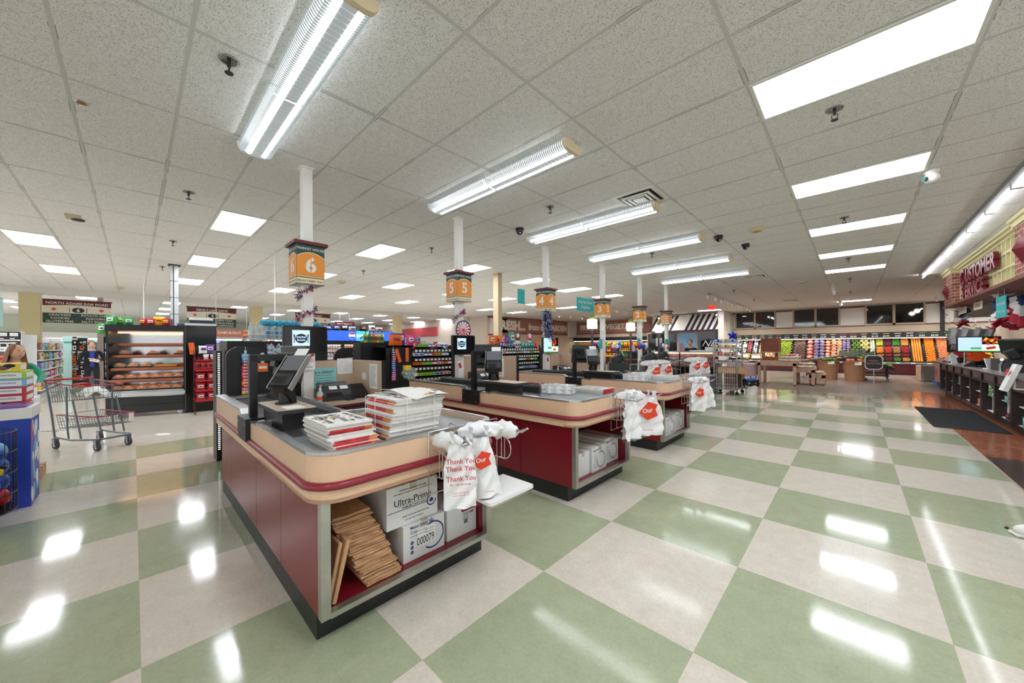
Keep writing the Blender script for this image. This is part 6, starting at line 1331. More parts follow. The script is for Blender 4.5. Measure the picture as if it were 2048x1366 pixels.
b = MB(); b.box(PX0, 25.55, 1.80, PX1, 26.35, 2.06, 0); b.box(PX0, 25.53, 1.76, PX1, 26.3, 1.80, 1); b.build('canopy', [mat('black_price_band', '16161A', .4), mlip], r)
b = MB(); b.box(PX0, 25.7, 1.752, PX1, 25.8, 1.76); b.build('case_lamp', mat('case_lamp_glow', 'FFF6E8', .4, emit=5, ecol='FFF4E6'), r)
b = MB(); rn = random.Random(2); PRICES = ['2/$5', '$1.99', '2/$4', '$3.99', '99c', '$2.49', '$4.99', '3/$5', '$1.49', '$5.99']
for k in range(27):
    x = PX0 + .35 + k * .39; b.text(PRICES[k % 10], (x, 25.547, 1.83), (1, 0, 0), (0, 0, 1), .10, 0, bold=.02); c = rn.choice((1, 2, 3, 0)); b.cbox((x, 25.548, 1.985), (.22, .003, .03), c)
b.build('price_lettering', [WHITE, pm('red'), pm('green'), pm('tan')], r)
def fruit(name, c, shape, c2=None, noise=.12):
    b = MB(); m1 = mat('produce_' + name + c, c, .38, noise=noise, nscale=30)
    if shape == 'ball': b.ell((0, 0, 0), (.5, .5, .47), 8, 6); b.cyl((0, 0, .44), (.02, 0, .52), .03, 4, 1)
    elif shape == 'long': b.ell((0, 0, 0), (.5, .22, .2), 8, 6)
    elif shape == 'leafy': b.ell((0, 0, 0), (.5, .45, .35), 7, 5); b.ell((.15, .1, .2), (.3, .3, .2), 6, 4); b.ell((-.2, -.1, .18), (.28, .25, .2), 6, 4, 1)
    elif shape == 'tub': b.lathe([(.42, -.3), (.5, .25), (.5, .3)], 8); b.cyl((0, 0, .3), (0, 0, .34), .5, 8, 1)
    elif shape == 'sack':
        b.ell((0, 0, 0), (.5, .42, .4), 9, 6); b.cbox((0, -.25, .28), (.5, .3, .08), 1, rot=(.7, 0, 0)); b.ell((.42, 0, .1), (.14, .2, .1), 6, 4)
    o = b.build('p', [m1, mat('leaf_stem', '4A6B2A', .6) if c2 is None else mat('pp_' + c2, c2, .45)]); me = o.data; bpy.data.objects.remove(o); return me
_cnt = {}
def heap(me, nm, cat, x0, x1, s0, s1, d, lab, seed, dz=.0, jit=.2, ry=1, cap=300):
    rn = random.Random(seed); L_ = math.hypot(CY1 - CY0, ZT - ZL); nx = max(1, int((x1 - x0) / d)); ns = max(1, int(L_ * (s1 - s0) / (d * .92))); an = math.atan2(ZT - ZL, CY1 - CY0)
    for j in range(ns):
        for i in range(nx):
            x = x0 + d * (i + .5) + ((x1 - x0) - nx * d) / 2 + rn.uniform(-jit, jit) * d * .3 + (d * .25 if j % 2 else -.25 * d) * (jit > .1)
            s = s0 + (s1 - s0) * (j + .5) / ns; p = slope(min(max(x, x0 + d * .3), x1 - d * .3), s); h = d * .38 + dz + (rn.random() * .12 * d if jit else 0)
            o = bpy.data.objects.new(nm, me); C.objects.link(o); o.location = (p[0], p[1] - sin(an) * h, p[2] + cos(an) * h); k = d * rn.uniform(.98, 1.08); o.scale = (k, k * ry, k)
            o.rotation_euler = (rn.uniform(-.4, .4) + (an * .6 if jit < .15 else 0), rn.uniform(-.4, .4), rn.uniform(-3, 3) if jit > .15 else rn.uniform(-.1, .1)); tag(o, lab, cat, lab[:80])
def divider(x):
    b = MB(); p, q = slope(x, 0), slope(x, 1); b.add([(x - .015, p[1] - .04, p[2] - .04), (x - .015, p[1] - .06, p[2] + .09), (x - .015, q[1], q[2] + .03), (x - .015, q[1], q[2] - .06), (x + .015, p[1] - .04, p[2] - .04), (x + .015, p[1] - .06, p[2] + .09), (x + .015, q[1], q[2] + .03), (x + .015, q[1], q[2] - .06)], [(0, 1, 2, 3), (7, 6, 5, 4), (1, 0, 4, 5), (2, 1, 5, 6), (3, 2, 6, 7)]); return b.build('divider', BLACK, r)
F = dict(orange=fruit('orange', 'F08A1C', 'ball'), mandarin=fruit('mandarin', 'F29A3A', 'ball'), apple=fruit('apple', 'D8513A', 'ball', noise=.4), pinkapple=fruit('pinkapple', 'E08A5C', 'ball', noise=.35), redapple=fruit('redapple', 'B01E28', 'ball'), lemon=fruit('lemon', 'E6CE3A', 'ball'), pear=fruit('pear', 'C6CB52', 'ball'), lime=fruit('lime', '5F9A34', 'ball'),
         melon=fruit('melon', 'C9C07A', 'ball', noise=.2), gmelon=fruit('gmelon', '5C7A32', 'ball', noise=.3), pepper=fruit('pepper', '4F8E3A', 'ball'), redpep=fruit('redpep', 'B8202C', 'ball'), yampot=fruit('potato', 'B4825A', 'ball'), peach=fruit('peach', 'EAA24A', 'ball', noise=.3), tomato=fruit('tomato', 'CF3626', 'ball'), plum=fruit('plum', '6A2A3C', 'ball'), onion=fruit('onion', 'C2A36A', 'ball'),
         lettuce=fruit('lettuce', 'A6C23C', 'leafy', 'CFE07A', .4), kale=fruit('radicchio', '8A6A62', 'leafy', 'C9B5AE', .5), tub=fruit('tubdark', '2E4030', 'tub', 'E9EFE6'), tubred=fruit('tubred', '8A3440', 'tub', 'C8707A'), tubblue=fruit('tubteal', '3F7A86', 'tub', 'DCEBEC'), tubor=fruit('tuborange', 'C4562A', 'tub', 'F2DCB0'), sackb=fruit('sackblue', '6F86C4', 'sack', 'E07A4A', .5), sacko=fruit('sackorange', 'E86A2A', 'sack', 'F4E4DA', .3), sackp=fruit('sackpink', 'DE7A66', 'sack', 'E8D0C6', .4), sackw=fruit('sackwhite', 'E2C0A6', 'sack', 'E87A4A', .3), tubg=fruit('tubgreen', 'B9C79A', 'tub', 'E9EFE0'))
W = ' on the far produce case'
def H(f, nm, cat, x0, x1, s0, s1, d, lab, seed, **k): heap(F[f], nm, cat, x0, x1, s0, s1, d, lab + W, seed, **k)
H('tub', 'salad_tub', 'tub', -6.3, -5.6, .0, 1, .13, 'dark salad tub far left of the red ones', 1, jit=0); H('tub', 'salad_tub', 'tub', -5.55, -4.96, .0, 1, .13, 'dark salad tub behind the bakers rack', 66, jit=0)
H('tub', 'salad_tub', 'tub', -4.93, -4.70, .3, 1, .11, 'black and white tub left of berry tubs', 3, jit=0); H('tubred', 'berry_tub', 'tub', -4.67, -4.45, .3, 1, .105, 'red berry tub in the sloping column', 2, jit=0)
H('tubblue', 'berry_tub', 'tub', -4.42, -4.12, .3, 1, .10, 'blue berry tub right of red ones', 4, jit=0); H('tubor', 'dip_tub', 'tub', -4.08, -3.84, .3, 1, .11, 'orange dip tub in a column', 5, jit=0)
H('lemon', 'lemon', 'lemon', -4.95, -4.45, .0, .26, .10, 'yellow lemon behind white price cards', 6); H('peach', 'peach', 'peach', -4.42, -3.84, 0, .26, .10, 'peach low at the left', 7)
H('tubor', 'dip_tub', 'tub', -3.8, -3.2, 0, 1, .12, 'orange dip tub behind the crate box', 67, jit=0)
H('lettuce', 'lettuce_bunch', 'lettuce', -3.15, -2.52, 0, 1, .115, 'bright green lettuce bunch', 8); H('kale', 'radicchio_head', 'vegetable', -2.48, -1.9, 0, 1, .10, 'purplish grey leafy head', 9)
BX = (-1.88, -1.60, -1.36, -1.12, -.88, -.66, -.45, -.12)
for k, (f, n_) in enumerate((('sackp', 'pink'), ('sackb', 'blue printed'), ('sackb', 'blue printed'), ('sacko', 'orange'), ('sackw', 'pale orange'), ('sackw', 'pale orange'), ('sackb', 'blue printed'))): H(f, 'bagged_salad', 'bag', BX[k], BX[k + 1], 0, 1, BX[k + 1] - BX[k] - .005 if k < 6 else .16, '%s bag of produce in the %s bagged column' % (n_, ORD[k]), 20 + k, jit=.05, dz=.01)
H('gmelon', 'green_melon', 'melon', -.08, .24, .4, 1, .155, 'dark green melon', 28); H('melon', 'cantaloupe', 'melon', .25, .58, .4, 1, .16, 'netted yellow cantaloupe', 29); H('melon', 'cantaloupe', 'melon', .25, .58, .03, .2, .15, 'cantaloupe at the bottom edge', 30)
H('tubg', 'cut_fruit_tub', 'tub', .60, .77, 0, 1, .085, 'pale green tub in narrow column', 31, jit=0)
grid = [(('pear', 'yellow pear'), ('mandarin', 'bright mandarin'), ('orange', 'orange beside cherries'), ('onion', 'yellow onion')), (('plum', 'dark plum'), ('tomato', 'red tomato'), ('redpep', 'red pepper'), ('plum', 'small plum')), (('pepper', 'green pepper'), ('yampot', 'brown potato'), ('yampot', 'brown potato lower'), ('lime', 'green lime')), (('peach', 'golden peach'), ('redapple', 'dark red apple'), ('redpep', 'red pepper in tray'), ('peach', 'golden peach'))]
for k, colm in enumerate(grid):
    xa = .80 + .285 * k
    for q, (f, n_) in enumerate(colm):
        sa = (1, .64, .32, .17)[q]; sb = (.66, .34, .19, .0)[q]
        H(f, n_.split(' ')[1] if n_.split(' ')[1] in ('pear', 'mandarin', 'plum', 'tomato', 'pepper', 'potato', 'lime', 'peach', 'onion') else ('apple' if 'apple' in n_ else 'orange'), 'produce', xa + .02, xa + .27, sb + .015, sa - .015, .062, '%s in the %s crate column, %s tray' % (n_, ORD[k], ('top', 'second', 'third', 'lowest')[q]), 40 + k * 4 + q)
    divider(xa)
H('mandarin', 'mandarin', 'mandarin', 1.97, 2.36, 0, 1, .078, 'light orange mandarin in neat rows', 60, jit=.03); H('orange', 'orange', 'orange', 2.39, 2.76, 0, 1, .075, 'deep orange fruit in the widest heap', 61)
H('pinkapple', 'apple', 'apple', 2.80, 3.13, 0, 1, .078, 'pink and yellow apple right of the oranges', 62); H('pear', 'pear', 'pear', 3.16, 3.52, 0, 1, .09, 'yellow green pear behind the dark sign', 63); H('redapple', 'apple', 'apple', 3.56, 4.0, 0, 1, .09, 'dark red apple at the far right end', 64); H('lemon', 'lemon', 'lemon', 4.02, 4.3, 0, 1, .09, 'lemon at the very right end', 65)
for x in (-4.94, -3.82, -3.17, -2.50, -1.89, -.10, .59, .785, 1.95, 2.375, 2.78, 3.145, 3.54): divider(x)
# things in front of the case
for q, (x, z) in enumerate(((-4.75, .86), (-4.1, .80), (-2.45, .83))):
    b = MB(); b.cbox((x, 24.98, z), (.5, .01, .24), 0); b.cbox((x, 24.974, z + .08), (.44, .002, .05), 1 if q == 2 else 2); b.box(x - .26, 24.985, .6, x - .245, 25.0, z + .12, 3); tag(b.build('price_card', [PAPER, pm('red'), mat('grey_print', '9A9DA0', .7), BLACK]), 'white price card on a stick, %s from the left' % ORD[q], 'price card')
mpine = mat('pale_pine', 'D2AE92', .6, noise=.1, nscale=5)
def table(x0, x1, y0, y1, h, lab, leg=.09, low=True):
    r = thing('wooden_table', lab, 'table', ((x0 + x1) / 2, (y0 + y1) / 2, 0), 'pine display tables'); b = MB(); b.box(x0, y0, h - .05, x1, y1, h); b.build('tabletop', mpine, r); b = MB(); b.ring([(x0 + .02, y0 + .02), (x1 - .02, y0 + .02), (x1 - .02, y1 - .02), (x0 + .02, y1 - .02)], [(x0 + .05, y0 + .05), (x1 - .05, y0 + .05), (x1 - .05, y1 - .05), (x0 + .05, y1 - .05)], h - .15, h - .05); b.build('apron', mpine, r)
    for x in (x0 + .02, x1 - .02 - leg):
        for y in (y0 + .02, y1 - .02 - leg):
            b = MB(); b.box(x, y, .05, x + leg, y + leg, h - .05); l_ = b.build('leg', mpine, r); b = MB(); b.cyl((x + leg / 2, y + leg / 2 - .02, .03), (x + leg / 2, y + leg / 2 + .02, .03), .03, 10); b.build('caster', BLACK, l_)
    return r
table(-2.62, -1.45, 16.0, 17.3, .86, 'largest pine display table with wheels, under the brown crate box'); table(-1.62, -.98, 16.5, 17.4, .62, 'middle sized pine display table stepping down'); table(-1.2, -.72, 16.85, 17.6, .42, 'lowest pine display stool of the three')
def loafbag(x, y, z, lab, grp, s=1, c='pp_E8DCCF'):
    b = MB(); b.ell((0, 0, .055), (.2 * s, .11, .055), 12, 7); b.cbox((0, -.0, .108), (.16 * s, .09, .006), 1); b.ell((.2 * s, 0, .05), (.04, .06, .03), 6, 5); o = b.build('bread_bag', [mat('bread_wrap', 'DCCFC0', .35, noise=.25, nscale=12), pm('red')]); o.location = (x, y, z); o.rotation_euler = (0, 0, .2 * sin(x * 90)); return tag(o, lab, 'bread', grp)
for k in range(6): loafbag(-1.82 + .18 * (k % 2), 16.2 + .33 * (k // 2), .86 + .0 * k, 'wrapped loaf on the largest pine table', 'loaves on the largest table'); loafbag(-1.78 + .14 * (k % 2), 16.22 + .3 * (k // 2), .965, 'wrapped loaf on top layer of the largest pine table', 'upper loaves on the largest table')
for k in range(4): loafbag(-1.38 + .2 * (k % 2), 16.7 + .4 * (k // 2), .62, 'wrapped loaf on the middle pine table', 'loaves on the middle table', .8); loafbag(-1.32 + .12 * (k % 2), 16.75 + .3 * (k // 2), .725, 'wrapped loaf on upper layer of middle pine table', 'upper loaves on the middle table', .8)
for k in range(3): loafbag(-.97, 17.0 + .22 * k, .42, 'wrapped loaf on the lowest pine stool', 'loaves on the lowest stool', .8)
r = thing('crate_box', 'tall brown slatted crate box on the largest pine table', 'crate', (-2.25, 16.6, .86)); mred = mat('brown_crate_wood', '8A5238', .6, noise=.15, nscale=5)
b = MB()
for z in (.86, 1.18): b.box(-2.56, 16.3, z, -1.98, 16.9, z + .03)
for x in (-2.56, -2.01): b.box(x, 16.3, .86, x + .03, 16.33, 1.2); b.box(x, 16.87, .86, x + .03, 16.9, 1.2)
b.build('open_bay', mpine, r); b = MB()
for k in range(6): b.box(-2.55, 16.32, 1.22 + k * .085, -1.99, 16.34, 1.298 + k * .085)
b.box(-2.55, 16.34, 1.21, -1.99, 16.88, 1.72, 0); b.build('slat_box', mred, r)
for k in range(4): b = MB(); b.cbox((0, 0, .07), (.12, .12, .14), bev=.03); o = b.build('pastry_pack', mat('brown_pastry', 'A4602E', .5, noise=.3, nscale=30)); o.location = (-2.46 + .125 * k, 16.4, .895); tag(o, 'brown pastry pack inside the pine bay of crate box', 'pastry', 'pastry packs in the bay')
# cloth covered table
r = thing('cloth_table', 'folding table under a pink grey cloth left of the pine tables', 'table', (-3.0, 15.9, 0)); b = MB(); b.box(-3.45, 15.5, .72, -2.68, 16.7, .75); b.build('tabletop', WHITE, r)
for x in (-3.4, -2.75):
    for y in (15.6, 16.6): b = MB(); b.cyl((x, y, 0), (x, y, .72), .018, 8); b.build('leg', BLACK, r)
b = MB(); per = [(-3.48, 16.72), (-3.48, 15.47), (-2.65, 15.47), (-2.65, 16.72)]
def cl(u, v):
    t_ = u * 3; i_ = min(int(t_), 2); f = t_ - i_; a, c = V((*per[i_], 0)), V((*per[i_ + 1], 0)); p = a.lerp(c, f); n_ = (c - a).normalized(); n_ = V((n_.y, -n_.x, 0)); k = .025 * sin(u * 46) * v; p = p + n_ * (k + .03 * v); return (p.x, p.y, .757 - .42 * v - .02 * v * sin(u * 23))
b.grid(cl, 60, 8); b.quad((-3.48, 15.47, .757), (-2.65, 15.47, .757), (-2.65, 16.72, .757), (-3.48, 16.72, .757)); b.build('tablecloth', mat('pink_grey_cloth', 'C3A3A8', .8), r)
for k in range(8): b = MB(); b.box(-.13, -.1, 0, .13, .1, .055, 0); b.box(-.131, -.101, .055, .131, .101, .06, 1); o = b.build('pie_box', [PAPER, pm('red')]); o.location = (-3.3 + .28 * (k % 3), 15.62 + .24 * ((k // 3) % 3), .76 + (.062 if k >= 6 else 0)); tag(o, 'flat white pie box with red lid on the cloth table', 'box', 'pie boxes on the cloth table')
# wicker baskets and slant cart
mwick = mat('wicker', 'B67C48', .7); t = NT(mwick); wv = t.n('ShaderNodeTexWave'); wv.inputs['Scale'].default_value = 9; wv.bands_direction = 'Z'; tcw = t.n('ShaderNodeTexCoord'); t.link(tcw.outputs['Object'], wv.inputs['Vector']); wv.inputs['Distortion'].default_value = 2.5; t.link(t.mix(wv.outputs[0], lin('8A5E40'), lin('C69C78')), t.b.inputs['Base Color'])
def wbasket(x, y, lab, me, lab2, nm):
    r = thing('wicker_basket', lab, 'basket', (x, y, 0), 'wicker baskets'); b = MB(); b.lathe([(.27, 0), (.30, .3), (.345, .74), (.36, .76), (.33, .77), (.30, .72), (.05, .70)], 24, (x, y, 0))
    for k in range(16): a = 2 * pi * k / 16; b.tube([(x + .272 * cos(a), y + .272 * sin(a), .01), (x + .302 * cos(a), y + .302 * sin(a), .3), (x + .348 * cos(a), y + .348 * sin(a), .74)], .008, 4)
    b.build('woven_body', mwick, r); b = MB(); b.tube([(x + .355 * cos(2 * pi * k / 24), y + .355 * sin(2 * pi * k / 24), .765) for k in range(24)], .02, 6, close=True); b.build('rim', mwick, r)
    rn = random.Random(int(x * 100))
    for k in range(26): a, d = rn.random() * 6.28, .28 * math.sqrt(rn.random()); o = bpy.data.objects.new(nm, me); C.objects.link(o); o.location = (x + d * cos(a), y + d * sin(a), .80 + .06 * (1 - d / .3) + rn.random() * .03); o.scale = (.1, .1, .1); tag(o, lab2, 'produce', lab2)
    b = MB(); b.cbox((x + .1, y - .345, .72), (.2, .01, .13)); b.build('price_card', PAPER, r)
wbasket(-.78, 20.1, 'wicker basket of green apples, left of the two', F['lime'], 'green apple heaped in the left wicker basket', 'apple'); wbasket(.02, 19.75, 'wicker basket of peaches, right of the two', F['pinkapple'], 'peach heaped in the right wicker basket', 'peach')
r = thing('produce_cart', 'black slanted produce cart on casters behind the wicker baskets', 'cart', (.1, 20.6, 0)); b = MB()
b.add([(-1.9, 20.3, .62), (.0, 20.3, .95), (.0, 21.3, .95), (-1.9, 21.3, .62), (-1.9, 20.3, .55), (.0, 20.3, .80), (.0, 21.3, .80), (-1.9, 21.3, .55)], [(0, 1, 2, 3), (7, 6, 5, 4), (4, 5, 1, 0), (5, 6, 2, 1), (6, 7, 3, 2), (7, 4, 0, 3)]); b.add([(.0, 20.1, .95), (1.15, 20.1, .55), (1.15, 21.1, .55), (.0, 21.1, .95), (.0, 20.1, .82), (1.12, 20.1, .45), (1.12, 21.1, .45), (.0, 21.1, .82)], [(0, 1, 2, 3), (7, 6, 5, 4), (4, 5, 1, 0), (5, 6, 2, 1), (6, 7, 3, 2), (7, 4, 0, 3)]); b.build('slanted_tray', BLACK, r)
b = MB()
for x in (-1.5, -.9, .3, .95):
    for y in (20.3, 21.0): b.box(x - .02, y - .02, .1, x + .02, y + .02, .6)
for z in (.2, .35): b.box(.1, 20.2, z, 1.0, 21.0, z + .03)
b.build('frame', BLACK, r)
for x in (-1.6, -1.25, .35, .95): b = MB(); b.cyl((x, 20.2, .06), (x, 20.24, .06), .06, 12); b.build('caster', mat('grey_caster', '8E8E90', .4), r)
rn = random.Random(12)
for k in range(24): o = bpy.data.objects.new('radicchio_head', F['kale']); C.objects.link(o); u = rn.random(); o.location = (-1.8 + 1.7 * u, 20.35 + .9 * rn.random(), .70 + .33 * u); o.scale = (.2, .2, .16); tag(o, 'purplish leafy head heaped on left slope of the slanted cart', 'vegetable', 'leafy heads on the cart left slope')
for k in range(16): o = bpy.data.objects.new('corn_bunch', F['lettuce']); C.objects.link(o); u = rn.random(); o.location = (.15 + .9 * u, 20.2 + .8 * rn.random(), .96 - .36 * u); o.scale = (.2, .16, .14); tag(o, 'green bunch on right slope of the slanted cart', 'vegetable', 'green bunches on the cart right slope')
for q, (x, z, rx) in enumerate(((-.2, 1.08, -.3), (.35, 1.05, .5), (.1, 1.15, 0))): b = MB(); b.grid(lambda u, v: (x + .5 * (u - .5), 20.3 + .02 * sin(9 * u), z + .2 * (v - .5) + .05 * sin(7 * u + q)), 10, 5); b.grid(lambda u, v: (x + .5 * (u - .5), 20.36 + .02 * sin(9 * u), z + .2 * (v - .5) + .05 * sin(7 * u + q)), 10, 5); tag(b.build('leafy_bundle', mat('grey_green_leaves', '6F7A66', .6, noise=.5, nscale=20)), 'grey green leafy bundle on top of slanted cart, %s one' % ORD[q], 'vegetable')
b = MB(); pts = [(.5 + (.27 - .03 * cos(4 * a)) * cos(a), .72 + (.30 - .03 * cos(4 * a)) * sin(a)) for a in [2 * pi * k / 32 for k in range(32)]]; b.prism(pts, 19.45, 19.49, 0, lambda x, z, y: (x + .05, y, z + .05)); b.prism([(.5 + (p[0] - .5) * .9, .72 + (p[1] - .72) * .9) for p in pts], 19.44, 19.449, 1, lambda x, z, y: (x + .05, y, z + .05)); b.text('FRESH\nPEACHES', (.55, 19.438, .8), (1, 0, 0), (0, 0, 1), .09, 2); b.box(.54, 19.46, 0, .56, 19.48, .5, 0); tag(b.build('chalk_sign', [STEEL, mat('chalkboard', '2A2830', .6), mat('chalk_pink', 'B0807A', .7)]), 'scalloped chalkboard sign in front of the slanted cart', 'sign')
# right: boxes, pallet and bin
b = MB(); b.box(1.95, 22.6, 0, 2.45, 23.4, .55); tag(b.build('pine_crate', mpine), 'plain pine crate block right of the maroon case', 'crate')
b = MB(); b.box(1.98, 21.0, .03, 2.3, 22.0, .62); b.box(1.97, 21.05, .1, 1.98, 21.95, .58); tag(b.build('grey_bin', mat('grey_metal_bin', '6E6A68', .4, .3)), 'grey metal bin beside the pine crate', 'bin')
r = thing('blue_pallet', 'blue plastic pallet under the pink produce bin', 'pallet', (2.4, 19.6, 0)); mb_ = mat('blue_plastic', '2E7AC0', .4); b = MB()
for k in range(4): b.box(2.08 + .26 * k, 19.0, 0, 2.2 + .26 * k, 20.0, .12)
b.build('foot_blocks', mb_, r); b = MB(); b.box(2.05, 18.95, .12, 3.05, 20.05, .16); b.build('deck', mb_, r)
b = MB(); b.prism(rrect(2.1, 19.0, 3.0, 20.0, .2, 3), .162, .78, 0); b.quad((2.098, 19.25, .3), (2.098, 19.75, .3), (2.098, 19.75, .6), (2.098, 19.25, .6), 1); tag(b.build('produce_bin', [mat('pink_cardboard', 'CFA594', .7, noise=.08, nscale=6), pm('pink')]), 'octagonal pink cardboard produce bin on the blue pallet', 'bin')
rn = random.Random(6)
for k in range(14): b = MB(); b.ell((0, 0, 0), (.17, .15, .14), 10, 7); o = b.build('squash', mat('pale_squash', 'D8BC9A', .5, noise=.2)); o.location = (2.25 + rn.random() * .6, 19.15 + rn.random() * .7, .78 + rn.random() * .1); tag(o, 'pale squash heaped in the pink bin', 'squash', 'squash in the pink bin')

# bakers rack, deli case, trash pail and balloon
r = thing('bakers_rack', 'silver wire bakers rack on casters holding packaged sweets', 'rack', (-2.78, 12.35, 0)); b = MB(); xs_, ys_ = (-3.08, -2.48), (12.15, 12.85)
for x in xs_:
    for y in ys_: b.box(x - .02, y - .02, .1, x + .02, y + .02, 1.6)
b.build('frame_posts', STEEL, r)
for z in (.14, .92, 1.12, 1.35, 1.52): b = MB(); b.box(-3.08, 12.13, z, -2.48, 12.87, z + .035 if z != .92 else z + .06); b.build('shelf', mat('pale_blue_steel', 'AEB7C0', .35, .6), r)
b = MB()
for k in range(13): b.tube([(-3.06 + .0475 * k, 12.14, .18), (-3.06 + .0475 * k, 12.14, .9)], .004, 4)
for z in (.3, .5, .7): b.tube([(-3.08, 12.14, z), (-2.48, 12.14, z)], .004, 4)
b.build('wire_side', WHITE, r)
for x in xs_:
    for y in ys_: b = MB(); b.cyl((x, y - .012, .05), (x, y + .012, .05), .05, 12); b.build('caster', BLACK, r)
rn = random.Random(90)
for z, cs in ((.955, ('red', 'orange', 'brown')), (1.157, ('red', 'brown', 'orange')), (1.387, ('yellow', 'tan', 'orange')), (1.557, ('tan', 'white', 'blue'))):
    for k in range(6): put('box', rn.choice(cs), 'white', (-3.02 + .096 * k, 12.22 + .05 * (k % 2), z), (.085, .14, .09), 0, 'on the bakers rack, tier at %s' % {.955: 'bottom', 1.157: 'middle', 1.387: 'upper', 1.557: 'top'}[z], word='sweets pack', cat='sweets')
b = MB(); b.cbox((-2.85, 12.12, 1.08), (.2, .005, .12)); b.build('price_sign', PAPER, r)
b = MB(); b.box(-3.0, 12.25, .62, -2.36, 12.8, .80); tag(b.build('carton', KRAFT), 'open brown carton inside lower part of bakers rack', 'box')
b = MB(); b.box(-2.98, 12.9, .1, -2.5, 13.3, .62); tag(b.build('brown_crate', mred), 'brown crate seen through the wires behind bakers rack', 'crate')
r = thing('trash_pail', 'white pail lined with a black bag and blue gloves on top', 'trash pail', (-2.2, 12.5, 0)); b = MB(); b.lathe([(.13, 0), (.17, .36), (.18, .37), (.16, .37), (.15, .1)], 20, (-2.2, 12.5, 0)); b.build('pail', WHITE, r)
b = MB(); b.grid(lambda u, v: (-2.2 + (.185 + .02 * sin(u * 40)) * cos(2 * pi * u), 12.5 + (.185 + .02 * sin(u * 40)) * sin(2 * pi * u), .28 + .16 * v + .02 * sin(u * 31)), 40, 4); b.build('liner', BLACK, r); b = MB(); b.text('U', (-2.28, 12.31, .2), (1, 0, 0), (0, 0, 1), .12, 0, bold=.03); b.build('pail_print', INK, r)
b = MB(); b.ell((-2.2, 12.5, .44), (.15, .12, .06), 10, 7); b.ell((-2.12, 12.42, .47), (.08, .06, .05), 8, 6); tag(b.build('blue_glove_wad', mat('glove_blue', '3F7FD0', .5)), 'blue plastic wad in the lined white pail', 'glove')
b = MB()
for s in (-1, 1):
    pts = [V((-2.62 + (.15 if k % 2 == 0 else .072) * sin(2 * pi * k / 10), 12.3, 1.76 + (.15 if k % 2 == 0 else .072) * cos(2 * pi * k / 10))) for k in range(10)]; c = V((-2.62, 12.3 + s * .06, 1.76))
    for k in range(10): b.add([c, pts[k], pts[(k + 1) % 10]], [(0, 1, 2)], 0, True)
b.cyl((-2.62, 12.3, 1.555), (-2.62, 12.3, 1.63), .006, 5, 1); tag(b.build('star_balloon', [mat('blue_foil', '1A2FB8', .12, .5), WHITE]), 'shiny blue star balloon above the bakers rack', 'balloon')
r = thing('deli_case', 'black glass fronted deli case with warm lit food shelves', 'display case', (-3.7, 12.9, 0)); X0, X1, Y0, Y1 = -5.2, -3.13, 12.45, 13.3
b = MB(); b.box(X0, Y0, .06, X1, Y1, .72); b.box(X0 + .05, Y0 - .012, .1, X1 - .05, Y0, .55); b.build('base', mat('green_black_enamel', '10160F', .25), r); b = MB(); b.box(X0, Y0 - .03, .72, X1, Y1, .78); b.build('ledge', BLACK, r); b = MB(); b.box(X0, Y0 - .02, 1.235, X1, Y1, 1.27); b.build('top', STEEL, r)
b = MB(); b.box(X0, Y1 - .03, .78, X1, Y1, 1.235); b.build('back', mst2, r); b = MB(); b.box(X1 - .03, Y0, .78, X1, Y1, 1.235); b.box(X0, Y0, .78, X0 + .03, Y1, 1.235); b.box(-4.2, Y0, .78, -4.16, Y0 + .03, 1.235); b.build('frame', BLACK, r); b = MB(); b.quad((X0, Y0 + .005, .78), (X1, Y0 + .005, .78), (X1, Y0 + .005, 1.235), (X0, Y0 + .005, 1.235)); b.build('glass_front', GLASS, r)
b = MB(); b.cyl((X0 + .1, Y0 + .12, 1.215), (X1 - .1, Y0 + .12, 1.215), .012, 8); b.build('heat_lamp', mgl, r)
for z in (.80, .94, 1.08): b = MB(); b.box(X0 + .04, Y0 + .1, z - .015, X1 - .04, Y1 - .05, z); b.build('shelf', mcopper, r)
for z in (.80, .94, 1.08):
    for k in range(14): b = MB(); b.ell((0, 0, .035), (.065, .07, .035), 8, 6); o = b.build('deli_dish', mchk if k % 3 else mat('red_food', 'B8402A', .5, noise=.3)); o.location = (X0 + .14 + .138 * k, Y0 + .25 + .05 * (k % 2), z); tag(o, 'warm dish on the %s shelf of deli case' % {.8: 'lowest', .94: 'middle', 1.08: 'upper'}[z], 'food', 'dishes in the deli case')
b = MB(); b.box(-3.9, 12.5, 1.27, -3.45, 12.8, 1.31); tag(b.build('flat_white_box', PAPER), 'flat white box lying on top of the deli case', 'box')
b = MB(); b.cbox((-3.3, 12.6, 1.34), (.3, .02, .14), rot=(-.2, 0, 0)); tag(b.build('menu_card', PAPER), 'white menu card standing at right end of the deli case', 'card')
r = thing('deli_case', 'smaller side deli case left of the black one', 'display case', (-5.8, 12.9, 0)); b = MB(); b.box(-6.4, 12.5, 0, -5.3, 13.3, .78); b.box(-6.4, 12.5, 1.2, -5.3, 13.3, 1.27); b.box(-6.4, 13.25, .78, -5.3, 13.3, 1.2); b.build('body', BLACK, r); b = MB(); b.box(-6.35, 12.6, .95, -5.35, 13.2, .97); b.build('shelf', mcopper, r)
pw = person('person', 'deli worker in black bending behind the black glass deli case', (-4.35, 14.2, 0), .1, 1.66, [mskin, mat('black_uniform', '141418', .8), mat('black_trousers', '15161B', .8), mat('dark_shoes', '1E1C1C', .5)], [((-.25, -.12, 1.12), (-.1, -.35, 1.1)), ((.26, -.12, 1.12), (.2, -.36, 1.1))], lean=.28, hair=('5A3524', 'short'), headpitch=.25)
